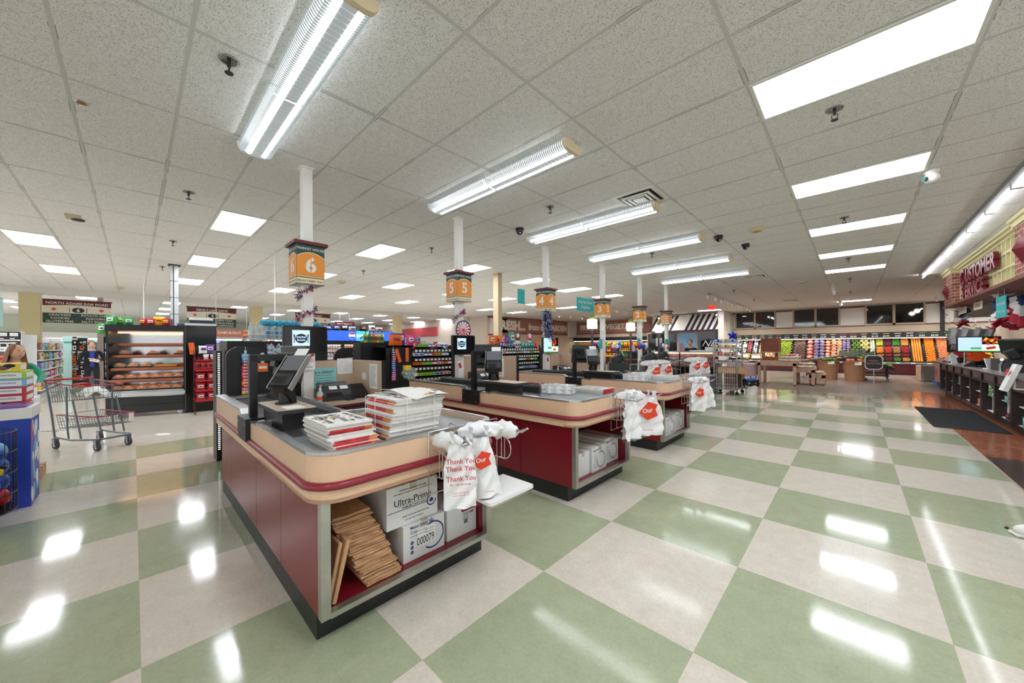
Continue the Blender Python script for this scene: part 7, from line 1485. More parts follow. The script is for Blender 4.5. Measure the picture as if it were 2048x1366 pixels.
# bakery front with striped awning
r = thing('striped_awning', 'black and pale striped bakery awning with white script panel', 'awning', (-7.9, 24.3, 2.4)); XA, XB = -10.0, -5.85; b = MB(); n = 26
for k in range(n):
    xa, xb = XA + (XB - XA) * k / n, XA + (XB - XA) * (k + 1) / n; m_ = 2 if 9 <= k <= 13 else k % 2
    f = lambda x, z: (x + (.22 if z > 3 else 0) * 0, 24.6 if z > 3 else 24.0, z)
    b.add([f(xa, 2.42), f(xb, 2.42), f(xb + .3, 3.42), f(xa + .3, 3.42)], [(0, 1, 2, 3)], m_); b.quad((xa, 24.0, 2.36), (xb, 24.0, 2.36), (xb, 24.0, 2.42), (xa, 24.0, 2.42), 3)
b.text('NB', (-8.12, 24.25, 2.75), (1, 0, .1), (.42, .4, .85), .5, 3, bold=-.012); b.build('canvas', [mat('awning_black', '1E181C', .7), mat('awning_pale', 'C9BEB8', .7), mat('awning_white', 'EFEAE6', .6), mat('awning_purple', '2E2246', .6)], r)
b = MB(); b.box(XA, 24.62, 2.3, XB + .3, 24.7, 3.45); b.build('back_board', mpanel, r)
for x in (-9.3, -7.6, -5.9): b = MB(); b.tube([(x, 24.6, 3.4), (x, 24.2, 3.47), (x, 23.9, 3.3)], .02, 6); b.lathe([(.03, .06), (.1, -.04)], 12, (x, 23.88, 3.26)); b.build('gooseneck_lamp', WHITE, r)
b = MB(); b.box(-5.85, 24.0, 0, -5.55, 26.5, CZ); struct(b.build('wall_bakery_side', mat('pale_wall', 'DAD4CC', .7)))
b = MB(); b.box(-10.4, 24.55, 1.0, -5.85, 24.62, 2.36, 0); struct(b.build('window_9', mframe))
for q, (xa, xb) in enumerate(((-10.3, -8.4), (-8.3, -7.25), (-7.15, -5.9))):
    b = MB(); b.box(xa, 24.52, 1.1, xb, 24.54, 2.25); o = b.build('bakery_window', mwin if q != 1 else mat('blue_lit_window', '5E86A8', .2, emit=.12)); tag(o, ('left dark bakery window', 'middle bakery window with blue glow', 'right dark bakery window with white script letters')[q], 'window pane')
    if q == 2: b = MB(); b.text('NB', (-6.5, 24.515, 1.4), (1, 0, 0), (.45, 0, .9), .6, 0, bold=-.012); b.build('window_script', WHITE, o)
b = MB(); b.box(-10.4, 24.3, 0, -5.9, 24.6, 1.0); tag(b.build('bakery_counter', DARK), 'dark bakery counter under the windows', 'counter')
# brick letter signs on the produce walls
mletter = mat('cream_letters', 'EFE6D6', .5)
r = thing('brick_sign', 'brick panel with cream letters FRESH from the GARDEN', 'wall sign', (-17.45, 21.6, 2.9)); b = MB(); b.box(-17.5, 16.9, 2.42, -17.42, 25.1, 3.42, 0); b.box(-17.5, 16.9, 2.36, -17.40, 25.1, 2.42, 1); b.box(-17.5, 16.9, 3.42, -17.40, 25.1, 3.47, 1); b.build('brick_panel', [mbrick, mtrim], r)

for t_, y_, z_, s_ in (('FRESH...', 18.3, 2.65, .85), ('from the', 21.2, 2.68, .62), ('GARDEN', 23.7, 2.68, .62)): b = MB(); b.text(t_, (-17.41, y_, z_), (0, 1, 0), (0, 0, 1), s_, 0, bold=.055, depth=.03); b.build('word_lettering', mletter, r)
r = thing('brick_sign', 'brick panel with cream letters FRUITS & VEGETABLES', 'wall sign', (-14, 26.45, 3)); b = MB(); b.box(-17.45, 26.42, 2.5, -10.9, 26.5, 3.46, 0); b.box(-17.45, 26.40, 2.44, -10.9, 26.5, 2.5, 1); b.build('brick_panel', [mbrick, mtrim], r); b = MB(); b.text('FRUITS & VEGETABLES', (-14.2, 26.41, 2.8), (1, 0, 0), (0, 0, 1), .56, 0, bold=.05, depth=.03); b.build('word_lettering', mletter, r)
b = MB(); b.box(-17.5, 25.2, 2.2, -17.3, 26.3, CZ); struct(b.build('wall_corner_panel', mpanel))
# coolers under the brick signs
for q, (x0, x1, yf, lab) in enumerate(((-17.3, -11.0, 25.6, 'produce wall case under the FRUITS and VEGETABLES panel'),)):
    r = thing('wall_case', lab, 'produce case', ((x0 + x1) / 2, yf, 0)); b = MB(); b.box(x0, yf, 0, x1, 26.4, .6); b.box(x0, 26.2, .6, x1, 26.4, 2.0); b.box(x0, yf + .2, 1.85, x1, 26.4, 2.15, 1); b.build('body', [mcase, BLACK], r); b = MB(); b.box(x0, yf + .3, 1.83, x1, yf + .4, 1.85); b.build('case_lamp', _m['case_lamp_glow'], r)
    for z in (.6, 1.0, 1.4): row(frame((x0, yf + .1, 0), 0), 0, .1, x1 - x0 - .1, .2, z + .01, ('box', 'bag'), [('lime', 'green'), ('green', 'lime'), ('blue', 'yellow'), ('purple', 'red'), ('orange', 'yellow'), ('yellow', 'red'), ('red', 'white')], .34, .3, 'in the produce wall case, %s tier' % {.6: 'low', 1.0: 'middle', 1.4: 'high'}[z], 800 + int(z * 10), wr=(.25, .45))
    for z in (1.0, 1.4): b = MB(); b.box(x0, yf + .15, z - .03, x1, 26.2, z); b.build('shelf', BLACK, r)
# ================================================================= CUSTOMER SERVICE
mdkw = mat('dark_walnut', '2E1F1B', .35, noise=.15, nscale=6); mgw = mat('whitewashed_panel', 'E9E6E6', .6, noise=.06, nscale=10); mtopc = mat('grey_counter_top', 'A39C98', .25, noise=.1, nscale=30); mlav = mat('lavender_drawer', '85707A', .5)
r = thing('service_counter', 'long dark framed customer service counter with open whitewashed compartments', 'counter', (2.2, 10, 0)); SY0, SY1 = 3.0, 16.75
b = MB(); b.prism([(1.73, SY0), (2.75, SY0), (2.75, SY1), (1.73, SY1)], .92, .95, 1, mtop=0); b.build('countertop', [mtopc, mdkw], r)
b = MB(); b.box(1.98, SY0, 0, 2.6, SY1 - .05, .10); b.build('kick_board', mat('brown_kick_board', '4A342C', .4), r)
b = MB(); b.box(2.01, SY0, .1, 2.05, SY1 - .05, .92); b.build('back_panel', mgw, r)
b = MB(); b.box(1.92, SY0, .10, 2.06, SY1 - .05, .14, 0); b.build('bottom_shelf', mgw, r)
b = MB(); b.box(1.88, SY0, .10, 1.92, SY1 - .05, .15); b.box(1.88, SY0, .70, 1.93, SY1 - .05, .74); b.box(1.88, SY0, .88, 1.93, SY1 - .05, .92); b.build('front_rails', mdkw, r)
ys = [16.65 - .955 * k for k in range(15)]
for y in ys: b = MB(); b.box(1.87, y - .05, .10, 1.94, y + .05, .92); b.box(1.94, y - .015, .14, 2.06, y + .015, .9); b.build('upright', mdkw, r)
for k, (a, c) in enumerate(zip(ys[:-1], ys[1:])):
    b = MB(); b.box(1.90, c + .05, .74, 1.92, a - .05, .88); b.build('drawer_front', mlav, r)
    b = MB(); b.box(1.95, c + .02, .43, 2.06, a - .02, .445); b.build('inner_shelf', mgw, r)
    if k < 8:
        rn = random.Random(700 + k); n_ = 'in compartment %s from the far end' % ORD[k]
        for zz in (.141, .446):
            yy = c + .12 + rn.random() * .2
            for q in range(rn.choice((1, 2, 3))):
                kd = rn.choice(('box', 'bag', 'box')); c1, c2 = rn.choice([('white', 'red'), ('pink', 'white'), ('purple', 'white'), ('blue', 'white'), ('teal', 'white'), ('orange', 'white'), ('green', 'white'), ('white', 'blue'), ('black', 'red')]); w_ = rn.uniform(.12, .22)
                if yy + w_ > a - .08: break
                put(kd, c1, c2, (1.972, yy + w_ / 2, zz), (w_, .07, rn.uniform(.1, .24)), -pi / 2, n_ + (', lower' if zz < .4 else ', upper')); yy += w_ + .02
# fascia: brick pillars, lattice, letters
mlat = mat('cream_lattice', 'E0D6A8', .55); mlatb = mat('pale_green_back', 'DDE0C6', .6)
r = thing('service_fascia', 'cream lattice fascia with brick pillars carrying maroon CUSTOMER SERVICE letters', 'fascia', (2.2, 12, 2.5))
b = MB(); b.box(2.10, 8.9, 2.57, 2.2, 15.75, 3.42); b.build('back_board', mlatb, r)
b = MB()
y = 9.98
while y < 15.2: b.box(2.05, y, 2.57, 2.10, y + .045, 3.42); y += .285
for z in (2.57, 2.85, 3.13, 3.38): b.box(2.045, 9.9, z, 2.10, 15.2, z + .045)
b.build('lattice', mlat, r)
for y0, y1 in ((15.12, 16.3), (8.7, 9.95)): b = MB(); b.box(1.92, y0, 2.55, 2.5, y1, 3.36); b.build('brick_pillar', mbrick, r); b = MB(); b.box(1.89, y0 - .03, 3.36, 2.5, y1 + .03, 3.44); b.box(1.85, y0 - .07, 3.44, 2.5, y1 + .07, CZ - .002); b.build('pillar_cap', mlat, r)
b = MB(); b.box(1.98, 4, 3.42, 2.10, 15.15, CZ - .002); b.box(1.93, 4, 3.46, 1.98, 15.15, CZ - .002); b.build('crown_moulding', mlat, r)
b = MB(); b.box(1.90, 4, 2.49, 2.5, 16.38, 2.55); b.build('bottom_trim', mtrim, r)
b = MB(); b.box(2.1, 4, 2.55, 2.2, 8.7, 3.42); b.build('side_brick', mbrick, r)
mltr = mat('maroon_letters', '7E2233', .3)
ru = (0, -1, 0); r_ = r
b = MB(); b.text('C', (1.99, 14.46, 2.91), ru, (0, 0, 1), .58, 0, 'l', bold=.03, depth=.07, sx=1.15); b.text('USTOMER', (1.99, 13.82, 2.94), ru, (0, 0, 1), .45, 0, 'l', bold=.03, depth=.07, sx=1.24); b.build('upper_letters', mltr, r)
b = MB(); b.text('S', (1.99, 14.3, 2.57), ru, (0, 0, 1), .50, 0, 'l', bold=.03, depth=.07, sx=1.15); b.text('ERVICE', (1.99, 13.84, 2.58), ru, (0, 0, 1), .42, 0, 'l', bold=.03, depth=.07, sx=1.28); b.build('lower_letters', mltr, r)
def diamond(x, y, z, lab):
    b = MB(); c = V((x - .11, y, z)); q = [V((x, y + .17, z)), V((x, y, z + .25)), V((x, y - .17, z)), V((x, y, z - .25))]
    for k in range(4): b.add([c, q[(k + 1) % 4], q[k]], [(0, 1, 2)])
    b.add(q, [(0, 1, 2, 3)]); return tag(b.build('diamond_ornament', mltr), lab, 'ornament')
diamond(1.919, 15.75, 2.93, 'maroon diamond ornament on the far brick pillar'); diamond(1.919, 9.55, 2.95, 'maroon diamond ornament on the near brick pillar')
# rooms behind
b = MB(); b.box(4.4, 4, 0, 4.6, 24.8, CZ); struct(b.build('wall_right', mat('grey_beige_wall', 'BDB2A6', .7)))
b = MB(); b.box(3.2, 14.9, 0, 3.6, 15.4, CZ); struct(b.build('column_service', mat('tan_column_b', 'B59E85', .6)))
b = MB(); b.box(2.4, 16.8, 2.3, 3.6, 18.5, CZ); struct(b.build('wall_soffit', mat('soffit_white', 'D8D4CE', .7)))
# hanging small signs
for x, y, z, lab, t_ in ((2.12, 13.7, 2.36, 'small cream hanging sign, right of the bunting', 'RETURNS'), (2.12, 15.3, 2.36, 'small cream hanging sign, left of the other', 'LOTTERY'), (2.12, 16.1, 2.34, 'small cream hanging sign at the far pillar', 'CHECKS')):
    b = MB(); b.box(x, y - .4, z - .09, x + .01, y + .4, z + .09, 0); b.text(t_, (x - .001, y, z - .03), ru, (0, 0, 1), .1, 1); b.cyl((x, y - .3, z + .09), (x, y - .3, 2.5), .004, 4, 2); b.cyl((x, y + .3, z + .09), (x, y + .3, 2.5), .004, 4, 2); tag(b.build('hanging_sign', [mat('pale_cream_sign', 'E6DCC0', .6), mat('faint_brown_ink', 'A08A6A', .6), STEEL]), lab, 'sign')
b = MB(); b.box(2.02, 11.0, 1.96, 2.03, 11.62, 2.36, 0); b.text('Express Lane', (2.018, 11.31, 2.2), ru, (0, 0, 1), .095, 1, bold=.01); b.text('10 Items or Less', (2.018, 11.31, 2.06), ru, (0, 0, 1), .075, 1, bold=.01); b.cyl((2.025, 11.1, 2.36), (2.025, 11.1, 2.49), .004, 4, 1); b.cyl((2.025, 11.5, 2.36), (2.025, 11.5, 2.49), .004, 4, 1); tag(b.build('hanging_sign', [TEAL, WHITE]), 'teal hanging sign reading Express Lane at the right edge', 'sign')
# bunting
mbun = [mat('bunting_red', 'B3243A', .8), mat('bunting_white', 'E9E7E6', .8), mat('bunting_navy', '2A3A78', .8)]
def fanbunting(x, y, z, w_, h, lab, ax=(0, -1, 0)):
    b = MB(); A = V(ax)
    for q, (r0, r1, m_) in enumerate(((.0, .35, 2), (.35, .68, 1), (.68, 1.0, 0))):
        b.grid(lambda u, v: V((x, y, z)) + A * (w_ * .5 * cos(pi * (1 - u)) * (r0 + (r1 - r0) * v)) + V((.03 * sin(u * 40), 0, -h * sin(pi * u) * (r0 + (r1 - r0) * v) * .98)) + A.cross(V((0, 0, 1))) * (.025 * sin(u * 44)), 36, 4, m_)
    return tag(b.build('bunting', mbun), lab, 'bunting')
fanbunting(2.35, 11.6, 2.40, 1.9, .62, 'large red white and blue bunting beside the teal hanging sign', (0.1, -1, 0)); fanbunting(3.0, 15.6, 2.3, .9, .5, 'small dark bunting half hidden behind the column', (.5, -.8, 0))
def twist(x, y, z, s, lab):
    b = MB(); rn = random.Random(int(y * 10))
    for q in range(5):
        b.grid(lambda u, v: (x + s * .30 * (u - .5) * (1 + .5 * sin(q + v * 3)) + .05 * sin(q * 2 + v * 7), y + .08 * sin(u * 9 + q), z + s * (.45 - q * .19 - .2 * v) + .05 * sin(u * 7 + q)), 10, 4, (0, 1, 2, 1, 0)[q])
    return tag(b.build('bunting_bow', mbun), lab, 'bunting')
twist(2.2, 15.9, 2.35, .8, 'twisted red white and blue bow hanging at the far pillar'); twist(2.2, 12.3, 2.32, 1.0, 'twisted red white and blue bow left of the teal sign')
b = MB(); rn = random.Random(1)
for k in range(26): p = V((2.25 + rn.uniform(-.4, .5), 15.5 + rn.uniform(-.5, .5), 2.0 + rn.uniform(-.28, .28))); d = V((rn.gauss(0, 1), rn.gauss(0, 1), rn.gauss(0, 1))).normalized() * .06; b.quad(p - d, p - d + V((0, 0, .025)), p + d + V((0, 0, .025)), p + d)
b.cyl((2.25, 15.5, 2.28), (2.25, 15.5, 2.49), .003, 4); o = tag(b.build('foil_streamers', CHROME), 'silver foil streamers under the far pillar bow', 'streamers'); o['kind'] = 'stuff'
# counter top clutter
TZ = .95
r = thing('monitor', 'lit customer display on the service desk with food pictures', 'monitor', (2.1, 13.55, 1.45)); r.rotation_euler = (0, 0, -pi / 2 + .12)
b = MB(); b.cbox((0, 0, 0), (.05, .66, .37), 0, bev=.006); b.build('casing', BLACK, r, False)
b = MB(); Xs = .026
qd = lambda ya, za, yb, zb, m, e=0: b.quad((Xs + e, ya, za), (Xs + e, yb, za), (Xs + e, yb, zb), (Xs + e, ya, zb), m)
qd(-.31, -.165, .05, .165, 0); qd(.05, -.165, .31, .0, 1); qd(.05, .0, .31, .165, 4); qd(-.31, -.165, .31, -.145, 2, .001); qd(-.12, -.11, .04, -.07, 2, .001)
for k in range(8): b.cbox((Xs + .001, .08 + .028 * k, .05 + .07 * sin(k * 2.3) * .8 + .03), (.001, .07, .05), (3, 5, 3)[k % 3], rot=(k, 0, 0))
b.cbox((Xs + .001, .18, -.08), (.001, .14, .06), 3, rot=(.2, 0, 0)); b.build('screen', [mscr, mscrw, mscrg, mscrd, mscrk, mscry], r, False)
b = MB(); b.cyl((-.03, 0, -.5), (-.03, 0, -.1), .03, 10); b.cyl((-.03, 0, -.5), (-.03, 0, -.485), .1, 14); b.build('stand', STEEL, r, False)
r = thing('register', 'black cash register with tilted screen at the right end of the service desk', 'register', (2.15, 11.3, TZ)); b = MB(); b.box(2.0, 10.7, TZ, 2.5, 11.9, TZ + .22); b.build('cash_drawer', DARK, r)
b = MB(); b.cbox((2.2, 11.5, TZ + .46), (.05, .36, .3), 0, rot=(0, R(-20), .9), bev=.01); b.build('screen', BLACK, r); b = MB(); b.box(2.15, 11.3, TZ + .22, 2.3, 11.6, TZ + .34); b.build('screen_base', BLACK, r); b = MB(); b.cbox((2.08, 10.95, TZ + .32), (.14, .2, .18), rot=(0, R(-30), 0), bev=.015); b.build('card_reader', BLACK, r)
def deskphone(x, y, lab, rz):
    r = thing('desk_phone', lab, 'phone', (x, y, TZ)); r.rotation_euler = (0, 0, rz); b = MB(); b.prism([(-.1, 0), (.13, 0), (.13, .03), (-.06, .13), (-.1, .13)], -.12, .12, 0, lambda u, z, v: (u, v, z)); b.build('base', BLACK, r, False); b = MB(); b.tube([(.08, -.15, .09), (.02, -.14, .13), (-.06, -.14, .16), (-.1, -.13, .15)], [.03, .02, .02, .03], 8); b.build('handset', BLACK, r, False); b = MB()
    for k in range(12): b.cbox((.0 + .03 * (k // 3), .0 + .035 * (k % 3), .095 - .019 * (k // 3)), (.02, .025, .008), 0, rot=(0, R(27), 0))
    b.build('keypad', STEEL, r, False)
deskphone(2.02, 15.2, 'black desk phone beside the red brochure holder', 2.6); deskphone(2.0, 13.05, 'black phone with tangled cords in front of the lit display', 2.2)
b = MB(); rn = random.Random(5)
for k in range(5): b.tube([(1.95 + .06 * k + rn.uniform(-.05, .05), 12.5 + rn.uniform(-.1, .1) + .1 * j, TZ + .015 + .03 * abs(sin(j + k))) for j in range(7)], .008, 5)
tag(b.build('cable_tangle', BLACK), 'tangle of black cables on the service desk', 'cables')
r = thing('brochure_holder', 'red slanted brochure holder at the far end of the service desk', 'holder', (1.95, 15.9, TZ)); b = MB(); b.prism([(1.8, TZ), (2.2, TZ), (2.2, TZ + .34), (2.12, TZ + .34)], 15.8, 16.1, 0, lambda x, z, y: (x, y, z)); b.build('stand', pm('red'), r); b = MB(); b.cbox((1.98, 15.78, TZ + .12), (.16, .01, .24), rot=(0, .6, 0)); b.build('leaflet', PAPER, r)
r = thing('paddle_sign', 'dark square board on a black post at the far end of the service desk', 'sign', (2.25, 16.2, TZ)); b = MB(); b.box(2.22, 16.2, TZ, 2.3, 16.26, TZ + .68); b.build('post', BLACK, r); b = MB(); b.box(1.95, 16.17, TZ + .28, 2.27, 16.2, TZ + .66, 0); b.box(2.02, 16.165, TZ + .35, 2.12, 16.17, TZ + .5, 1); b.build('board', [mat('dark_brown_board', '2B2220', .5), mat('grey_sticker', '8A8A8C', .5)], r)
r = thing('grey_bag_rack', 'grey plastic bags draped over a chrome stand on the service desk', 'bag rack', (2.05, 14.6, TZ)); b = MB(); b.cyl((2.05, 14.6, TZ), (2.05, 14.6, 1.8), .022, 10); b.cyl((2.05, 14.6, TZ), (2.05, 14.6, TZ + .02), .1, 14); b.cyl((2.05, 14.6, TZ + .4), (2.05, 14.6, TZ + .45), .035, 10); b.tube([(1.85, 14.4, 1.82), (2.4, 14.5, 1.80)], .008, 5); b.build('stand', STEEL, r)
b = MB(); mgb = mat('grey_plastic_bag', 'A7A5A6', .5, bump=.4, nscale=25)
for q in range(3): b.grid(lambda u, v: (1.75 + .3 * q * .75 + .30 * u + .02 * sin(9 * v), 14.38 + .05 * q + .03 * sin(u * 11 + q), 1.86 - .42 * v + .03 * sin(u * 6 + q)), 12, 8)
b.build('bag_sheets', mgb, r)
b = MB(); c = V((2.05, 13.2, 1.17)); b.add([c + V((.2 * cos(2 * pi * k / 16) * (1 if k % 2 else .78), .02 * sin(k), .12 * sin(2 * pi * k / 16) * (1 if k % 2 else .78))) for k in range(16)], [tuple(range(16))[::-1], tuple(range(16))]); b.box(2.03, 13.21, TZ, 2.06, 13.23, 1.17); tag(b.build('starburst_card', ORANGE), 'orange starburst price card under the lit display', 'card')
for q, (x, y, a) in enumerate(((1.86, 14.55, .5), (2.0, 12.0, .6))): b = MB(); b.cbox((x, y, TZ + .11), (.12, .02, .22), 0, rot=(-.3, 0, a)); b.cbox((x, y, TZ + .01), (.14, .1, .02), 0, rot=(0, 0, a)); tag(b.build('leaflet_stand', PAPER), 'small white leaflet stand %s' % ('below the grey bags', 'left of the cash register'), 'leaflet stand') if 0 else tag(b.build('leaflet_stand', PAPER), 'small white leaflet stand ' + ('below the grey bags', 'left of the cash register')[q], 'leaflet stand')
b = MB(); b.tube([(1.95, 10.95, TZ), (1.95, 10.95, TZ + .12), (1.97, 10.9, TZ + .2), (1.93, 10.75, TZ + .23)], .025, 8); b.cyl((1.95, 10.95, TZ), (1.95, 10.95, TZ + .01), .07, 14); tag(b.build('tape_dispenser', STEEL), 'silver scanner stand on the desk edge beside the cash drawer', 'scanner')
b = MB(); b.cbox((1.69, 9.0, .96), (.05, .22, .42), 0, rot=(0, R(18), 0)); b.cbox((1.66, 9.0, 1.05), (.006, .12, .08), 1, rot=(0, R(18), 0))
b.cbox((1.80, 9.0, .80), (.16, .18, .02), 0); b.box(1.71, 8.95, .80, 1.73, 9.05, .95, 0); tag(b.build('leaflet_rack', [PAPER, REDINK]), 'tall white leaflet rack hung on the counter edge, right side', 'leaflet rack')
b = MB(); b.box(3.0, 13.6, .9, 3.5, 14.3, 1.5, 0); b.box(2.98, 13.58, 1.5, 3.52, 14.32, 1.56, 1); b.box(3.0, 13.6, 0, 3.5, 14.3, .9, 0); tag(b.build('back_shelf', [mat('brown_back_shelf', '5A4438', .6), STEEL]), 'brown shelf behind the lit display on the service desk', 'shelf')
# floor mat and the shoe at the frame edge
b = MB(); b.prism(rrect(1.02, 9.76, 1.856, 12.58, .02, 2), .0032, .010); tag(b.build('floor_mat', mat('black_floor_mat', '14161A', .85, noise=.2, nscale=60)), 'black rubber floor mat in front of the service counter', 'floor mat')
r = thing('sneaker', 'white and purple sneaker toe at the right edge of frame', 'shoe', (.98, 4.72, 0)); b = MB(); b.ell((1.02, 4.70, .045), (.15, .055, .055), 14, 9, rot=(0, 0, .3)); b.cbox((1.02, 4.70, .012), (.3, .1, .022), 0, rot=(0, 0, .3), bev=.008); b.build('upper', WHITE, r); b = MB(); b.ell((1.06, 4.705, .075), (.1, .05, .04), 12, 8, rot=(0, 0, .3)); b.build('purple_panel', mat('deep_purple', '2E1F48', .5), r); b = MB(); b.ell((.85, 4.64, .05), (.012, .012, .01), 6, 5); b.build('toe_stud', BLACK, r)
# ================================================================= THINGS ON THE CEILING
def sprinkler(x, y): 
    r = thing('sprinkler', 'x', 'sprinkler', (x, y, CZ)); b = MB(); b.lathe([(.055, -.001), (.06, -.006), (.045, -.012), (.03, -.004)], 16, (0, 0, 0)); b.build('escutcheon', mat('dark_chrome', '8A8884', .25, .9), r, False)
    b = MB(); b.cyl((0, 0, -.05), (0, 0, 0), .012, 8); b.tube([(-.018, 0, -.045), (-.02, 0, -.075), (0, 0, -.09), (.02, 0, -.075), (.018, 0, -.045)], .004, 5); b.build('head', DARK, r, False); b = MB(); b.cyl((0, 0, -.096), (0, 0, -.09), .026, 12); b.build('deflector', DARK, r, False); return r
SP = [(-3.176, .471, 'left of the nearest strip light'), (-6.24, .50, 'left of the sign six pole'), (-.11, 4.17, 'beside the largest ceiling panel'), (-3.19, 4.18, 'between strips over the middle and third lanes'), (-6.27, 4.22, 'behind the middle strip light'), (-.1, 7.84, 'between second and third open floor panels'), (-9.3, .52, 'left of the sign six post, far one'), (-.08, 11.6, 'before the fifth open floor panel'), (-12.4, .5, 'near the silver service pole top'), (-9.4, 4.2, 'over the drinks cooler'), (-3.2, 7.85, 'over the self checkouts'), (-6.3, 7.9, 'behind the third lane sign'), (-.08, 15.3, 'first beyond the panels over produce'), (-.08, 19, 'middle one over produce'), (-.08, 22.5, 'last one over produce'), (-3.2, 11.6, 'over the bakers rack'), (-3.2, 15.3, 'over the cloth table'), (-3.2, 19, 'over the wicker baskets')]
s0_ = None
for x, y, w_ in SP:
    if s0_ is None: s0_ = sprinkler(x, y); o = s0_
    else: o = dup(s0_, (x, y, CZ))
    tag(o, 'ceiling sprinkler head ' + w_, 'sprinkler', 'sprinkler heads')
def dome(x, y, lab):
    r = thing('dome_camera', lab, 'camera', (x, y, CZ), 'dome cameras'); b = MB(); b.lathe([(.07, 0), (.075, -.03), (.065, -.05)], 18); b.build('base', BLACK, r, False); b = MB(); b.lathe([(.06, -.05), (.055, -.08), (.03, -.105), (.005, -.112)], 18); b.build('dome', mat('smoked_dome', '08090A', .08), r, False); b = MB(); b.ell((.03, -.03, -.085), .018, 8, 6); b.build('lens', STEEL, r, False); return r
dc = dome(-4.16, 4.59, 'black dome camera left of the third lane strip light'); dup(dc, (-1.81, 7.5, CZ), label='black dome camera right of the self checkout strip, nearer one'); dup(dc, (-1.57, 8.5, CZ), label='black dome camera right of the self checkout strip, farther one')
r = thing('wall_camera', 'white security camera beside the second open floor panel', 'camera', (.67, 6.43, CZ)); b = MB(); b.lathe([(.06, 0), (.065, -.03), (.03, -.05)], 16); b.build('base', WHITE, r, False); b = MB(); b.ell((0, 0, -.09), (.07, .06, .06), 14, 9); b.build('shell', WHITE, r, False); b = MB(); b.cyl((-.05, -.04, -.1), (-.075, -.06, -.105), .028, 12); b.build('lens', mat('teal_lens', '3A5A58', .15), r, False)
def smoke(x, y, lab, s=1):
    r = thing('smoke_detector', lab, 'smoke detector', (x, y, CZ), 'smoke detectors'); b = MB(); b.lathe([(.12 * s, 0), (.125 * s, -.015), (.10 * s, -.045), (.05 * s, -.055)], 20); b.build('body', mat('yellowed_cream', 'D9C8A4', .5), r, False); b = MB(); b.lathe([(.07 * s, -.055), (.07 * s, -.058), (.03 * s, -.06)], 16); b.build('grille', mat('tan_grille', 'B9A27A', .5), r, False); return r
sm = smoke(-1.22, 7.5, 'round cream ceiling speaker left of the second open floor panel'); dup(sm, (-1.19, 14.85, CZ), label='round cream ceiling disc over the produce entrance'); dup(sm, (-11.43, 4.42, CZ), label='round cream ceiling disc behind sign six')
dup(sm, (-17.5, -.3, CZ), label='round cream ceiling disc above the North Adams sign')
def vent(x0, y0, x1, y1, lab):
    r = thing('air_vent', lab, 'vent', ((x0 + x1) / 2, (y0 + y1) / 2, CZ), 'ceiling vents'); sq = lambda k: [(x0 + k, y0 + k), (x1 - k, y0 + k), (x1 - k, y1 - k), (x0 + k, y1 - k)]
    b = MB(); b.ring(sq(0), sq(.05), CZ - .012, CZ - .001); b.build('frame', WHITE, r); b = MB(); b.prism(sq(.05), CZ - .004, CZ - .001); b.build('duct_dark', BLACK, r)
    for k in (.09, .15): b = MB(); b.ring(sq(k), sq(k + .035), CZ - .03, CZ - .02); b.build('louvre_ring', WHITE, r)
    b = MB(); b.prism(sq(.21), CZ - .035, CZ - .025); b.build('centre_plate', WHITE, r)
vent(-2.40, 4.52, -1.83, 5.10, 'square white air vent between the middle and third strips'); vent(-2.4, 12.4, -1.83, 13.0, 'dark air vent beyond the farthest strip'); vent(-2.4, 20.5, -1.8, 21.1, 'small air vent over the produce floor')
for x, y, lab in ((-8.69, -.61, 'stained patch with broken fitting on the ceiling at left'),): b = MB(); b.prism(rrect(x - .16, y - .1, x + .2, y + .06, .03, 3), CZ - .004, CZ - .001, 0); b.lathe([(.07, -.002), (.07, -.02), (.05, -.02)], 16, (x - .1, y + .02, CZ), 1); tag(b.build('ceiling_fitting', [mat('stain_yellow', 'B9AE90', .8), DARK]), lab, 'fitting')
b = MB(); b.add([(-4.63, -.32, CZ - .002), (-4.55, -.30, CZ - .002), (-4.57, -.25, CZ - .02), (-4.63, -.27, CZ - .002)], [(0, 1, 2), (0, 2, 3), (2, 1, 0), (3, 2, 0)]); tag(b.build('paper_scrap', KRAFT), 'small brown paper scrap stuck to the ceiling', 'scrap')
# exit sign, teal hanging signs
r = thing('exit_sign', 'red lit EXIT sign hanging from the ceiling before the awning', 'exit sign', (-5.15, 20, 3.3)); b = MB(); b.box(-5.33, 20.0, 3.26, -5.0, 20.04, 3.46); b.build('box', mat('exit_red_glow', 'E8483E', .4, emit=.45), r); b = MB(); b.text('EXIT', (-5.165, 19.998, 3.30), (1, 0, 0), (0, 0, 1), .16, 0, bold=.02); b.build('lettering', mat('exit_letter_red', 'C01818', .4, emit=.3), r); b = MB(); b.cyl((-5.165, 20.02, 3.46), (-5.165, 20.02, CZ), .01, 6); b.build('stem', WHITE, r)
b = MB(); b.box(-5.01, 7.62, 2.36, -5.0, 8.42, 2.70, 0); b.text('Any Size Order', (-4.998, 8.02, 2.56), (0, 1, 0), (0, 0, 1), .10, 1, bold=.01); b.text('Anytime', (-4.998, 8.02, 2.43), (0, 1, 0), (0, 0, 1), .12, 1, bold=.015); b.cyl((-5.005, 8.0, 2.7), (-5.005, 8.0, CZ), .003, 4, 1); tag(b.build('hanging_sign', [TEAL, WHITE]), 'teal hanging sign reading Any Size Order Anytime left of sign three', 'sign')
b = MB(); b.box(-5.01, 5.45, 2.36, -5.0, 5.66, 2.66, 0); b.cyl((-5.005, 5.5, 2.66), (-5.005, 5.5, CZ), .003, 4, 1); tag(b.build('hanging_sign', [TEAL, WHITE]), 'edge of a teal hanging sign peeking out behind sign four', 'sign')
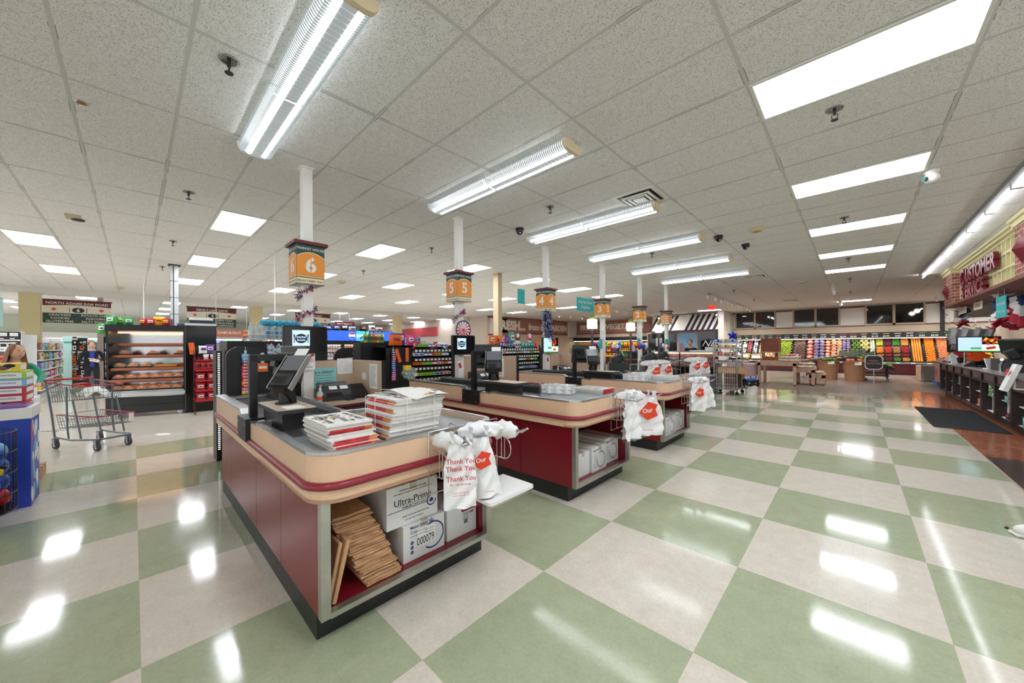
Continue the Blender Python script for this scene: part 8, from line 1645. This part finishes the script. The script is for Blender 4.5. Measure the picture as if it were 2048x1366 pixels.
for x, y, z, lab in ((-8.6, 2.0, 1.95, 'thin white hanging rod beside the sign six pole'), (-14.5, .2, 2.0, 'thin white hanging rod left of the silver service pole')): b = MB(); b.cyl((x, y, z), (x, y, CZ), .012, 6); b.cyl((x, y, z - .06), (x, y, z), .03, 8); tag(b.build('hanging_rod', WHITE), lab, 'rod')
# track lights over produce
def track(x, y0, y1, n, lab, heads):
    r = thing('track_light', lab, 'track light', (x, (y0 + y1) / 2, CZ), 'track lights'); b = MB(); b.box(x - .02, y0, CZ - .05, x + .02, y1, CZ - .01); b.build('rail', WHITE, r)
    for k in range(n):
        y = y0 + .15 + (y1 - y0 - .3) * k / max(n - 1, 1); d = V((.35 if k % 2 else -.2, .55, -.75)).normalized(); p = V((x, y, CZ - .12)); b = MB(); b.cyl((x, y, CZ - .05), p, .012, 6); b.cyl(p - d * .07, p + d * .07, .05, 12, r2=.07); h = b.build('spot_head', WHITE, r)
        b = MB(); b.cyl(p + d * .071, p + d * .074, .06, 12); b.build('spot_lens', mat('spot_glow', 'FFFFFF', .3, emit=14, ecol='FFF6EA'), h)
        if k in heads:
            ld = bpy.data.lights.new('spot', 'SPOT'); ld.energy = 75; ld.spot_size = 1.9; ld.spot_blend = .8; ld.shadow_soft_size = .12; ld.color = (1, .95, .88); lo = bpy.data.objects.new('spot_lamp', ld); C.objects.link(lo); lo.parent = h; off = V(r.location); lo.location = p + d * .09 - off; lo.rotation_euler = d.to_track_quat('-Z', 'Y').to_euler()
    return r
track(-4.12, 15.4, 23.6, 9, 'long white track of spotlights over the cloth table', (0, 2, 4, 6, 8)); track(-.5, 16.2, 18.0, 3, 'short white track of spotlights over the wicker baskets, nearer one', (0, 2)); track(-.45, 20.5, 23.2, 4, 'short white track of spotlights over produce, farther one', (0, 2, 3))
track(-9.5, 17.0, 23.5, 6, 'white track of spotlights before the striped awning', (0, 2, 4, 5)); track(-13.5, 17.0, 24.0, 6, 'white track of spotlights before the FRESH brick panel', (0, 2, 4, 5)); track(2.6, 20.0, 24.0, 4, 'white track of spotlights behind the service fascia', (0, 1, 2, 3))
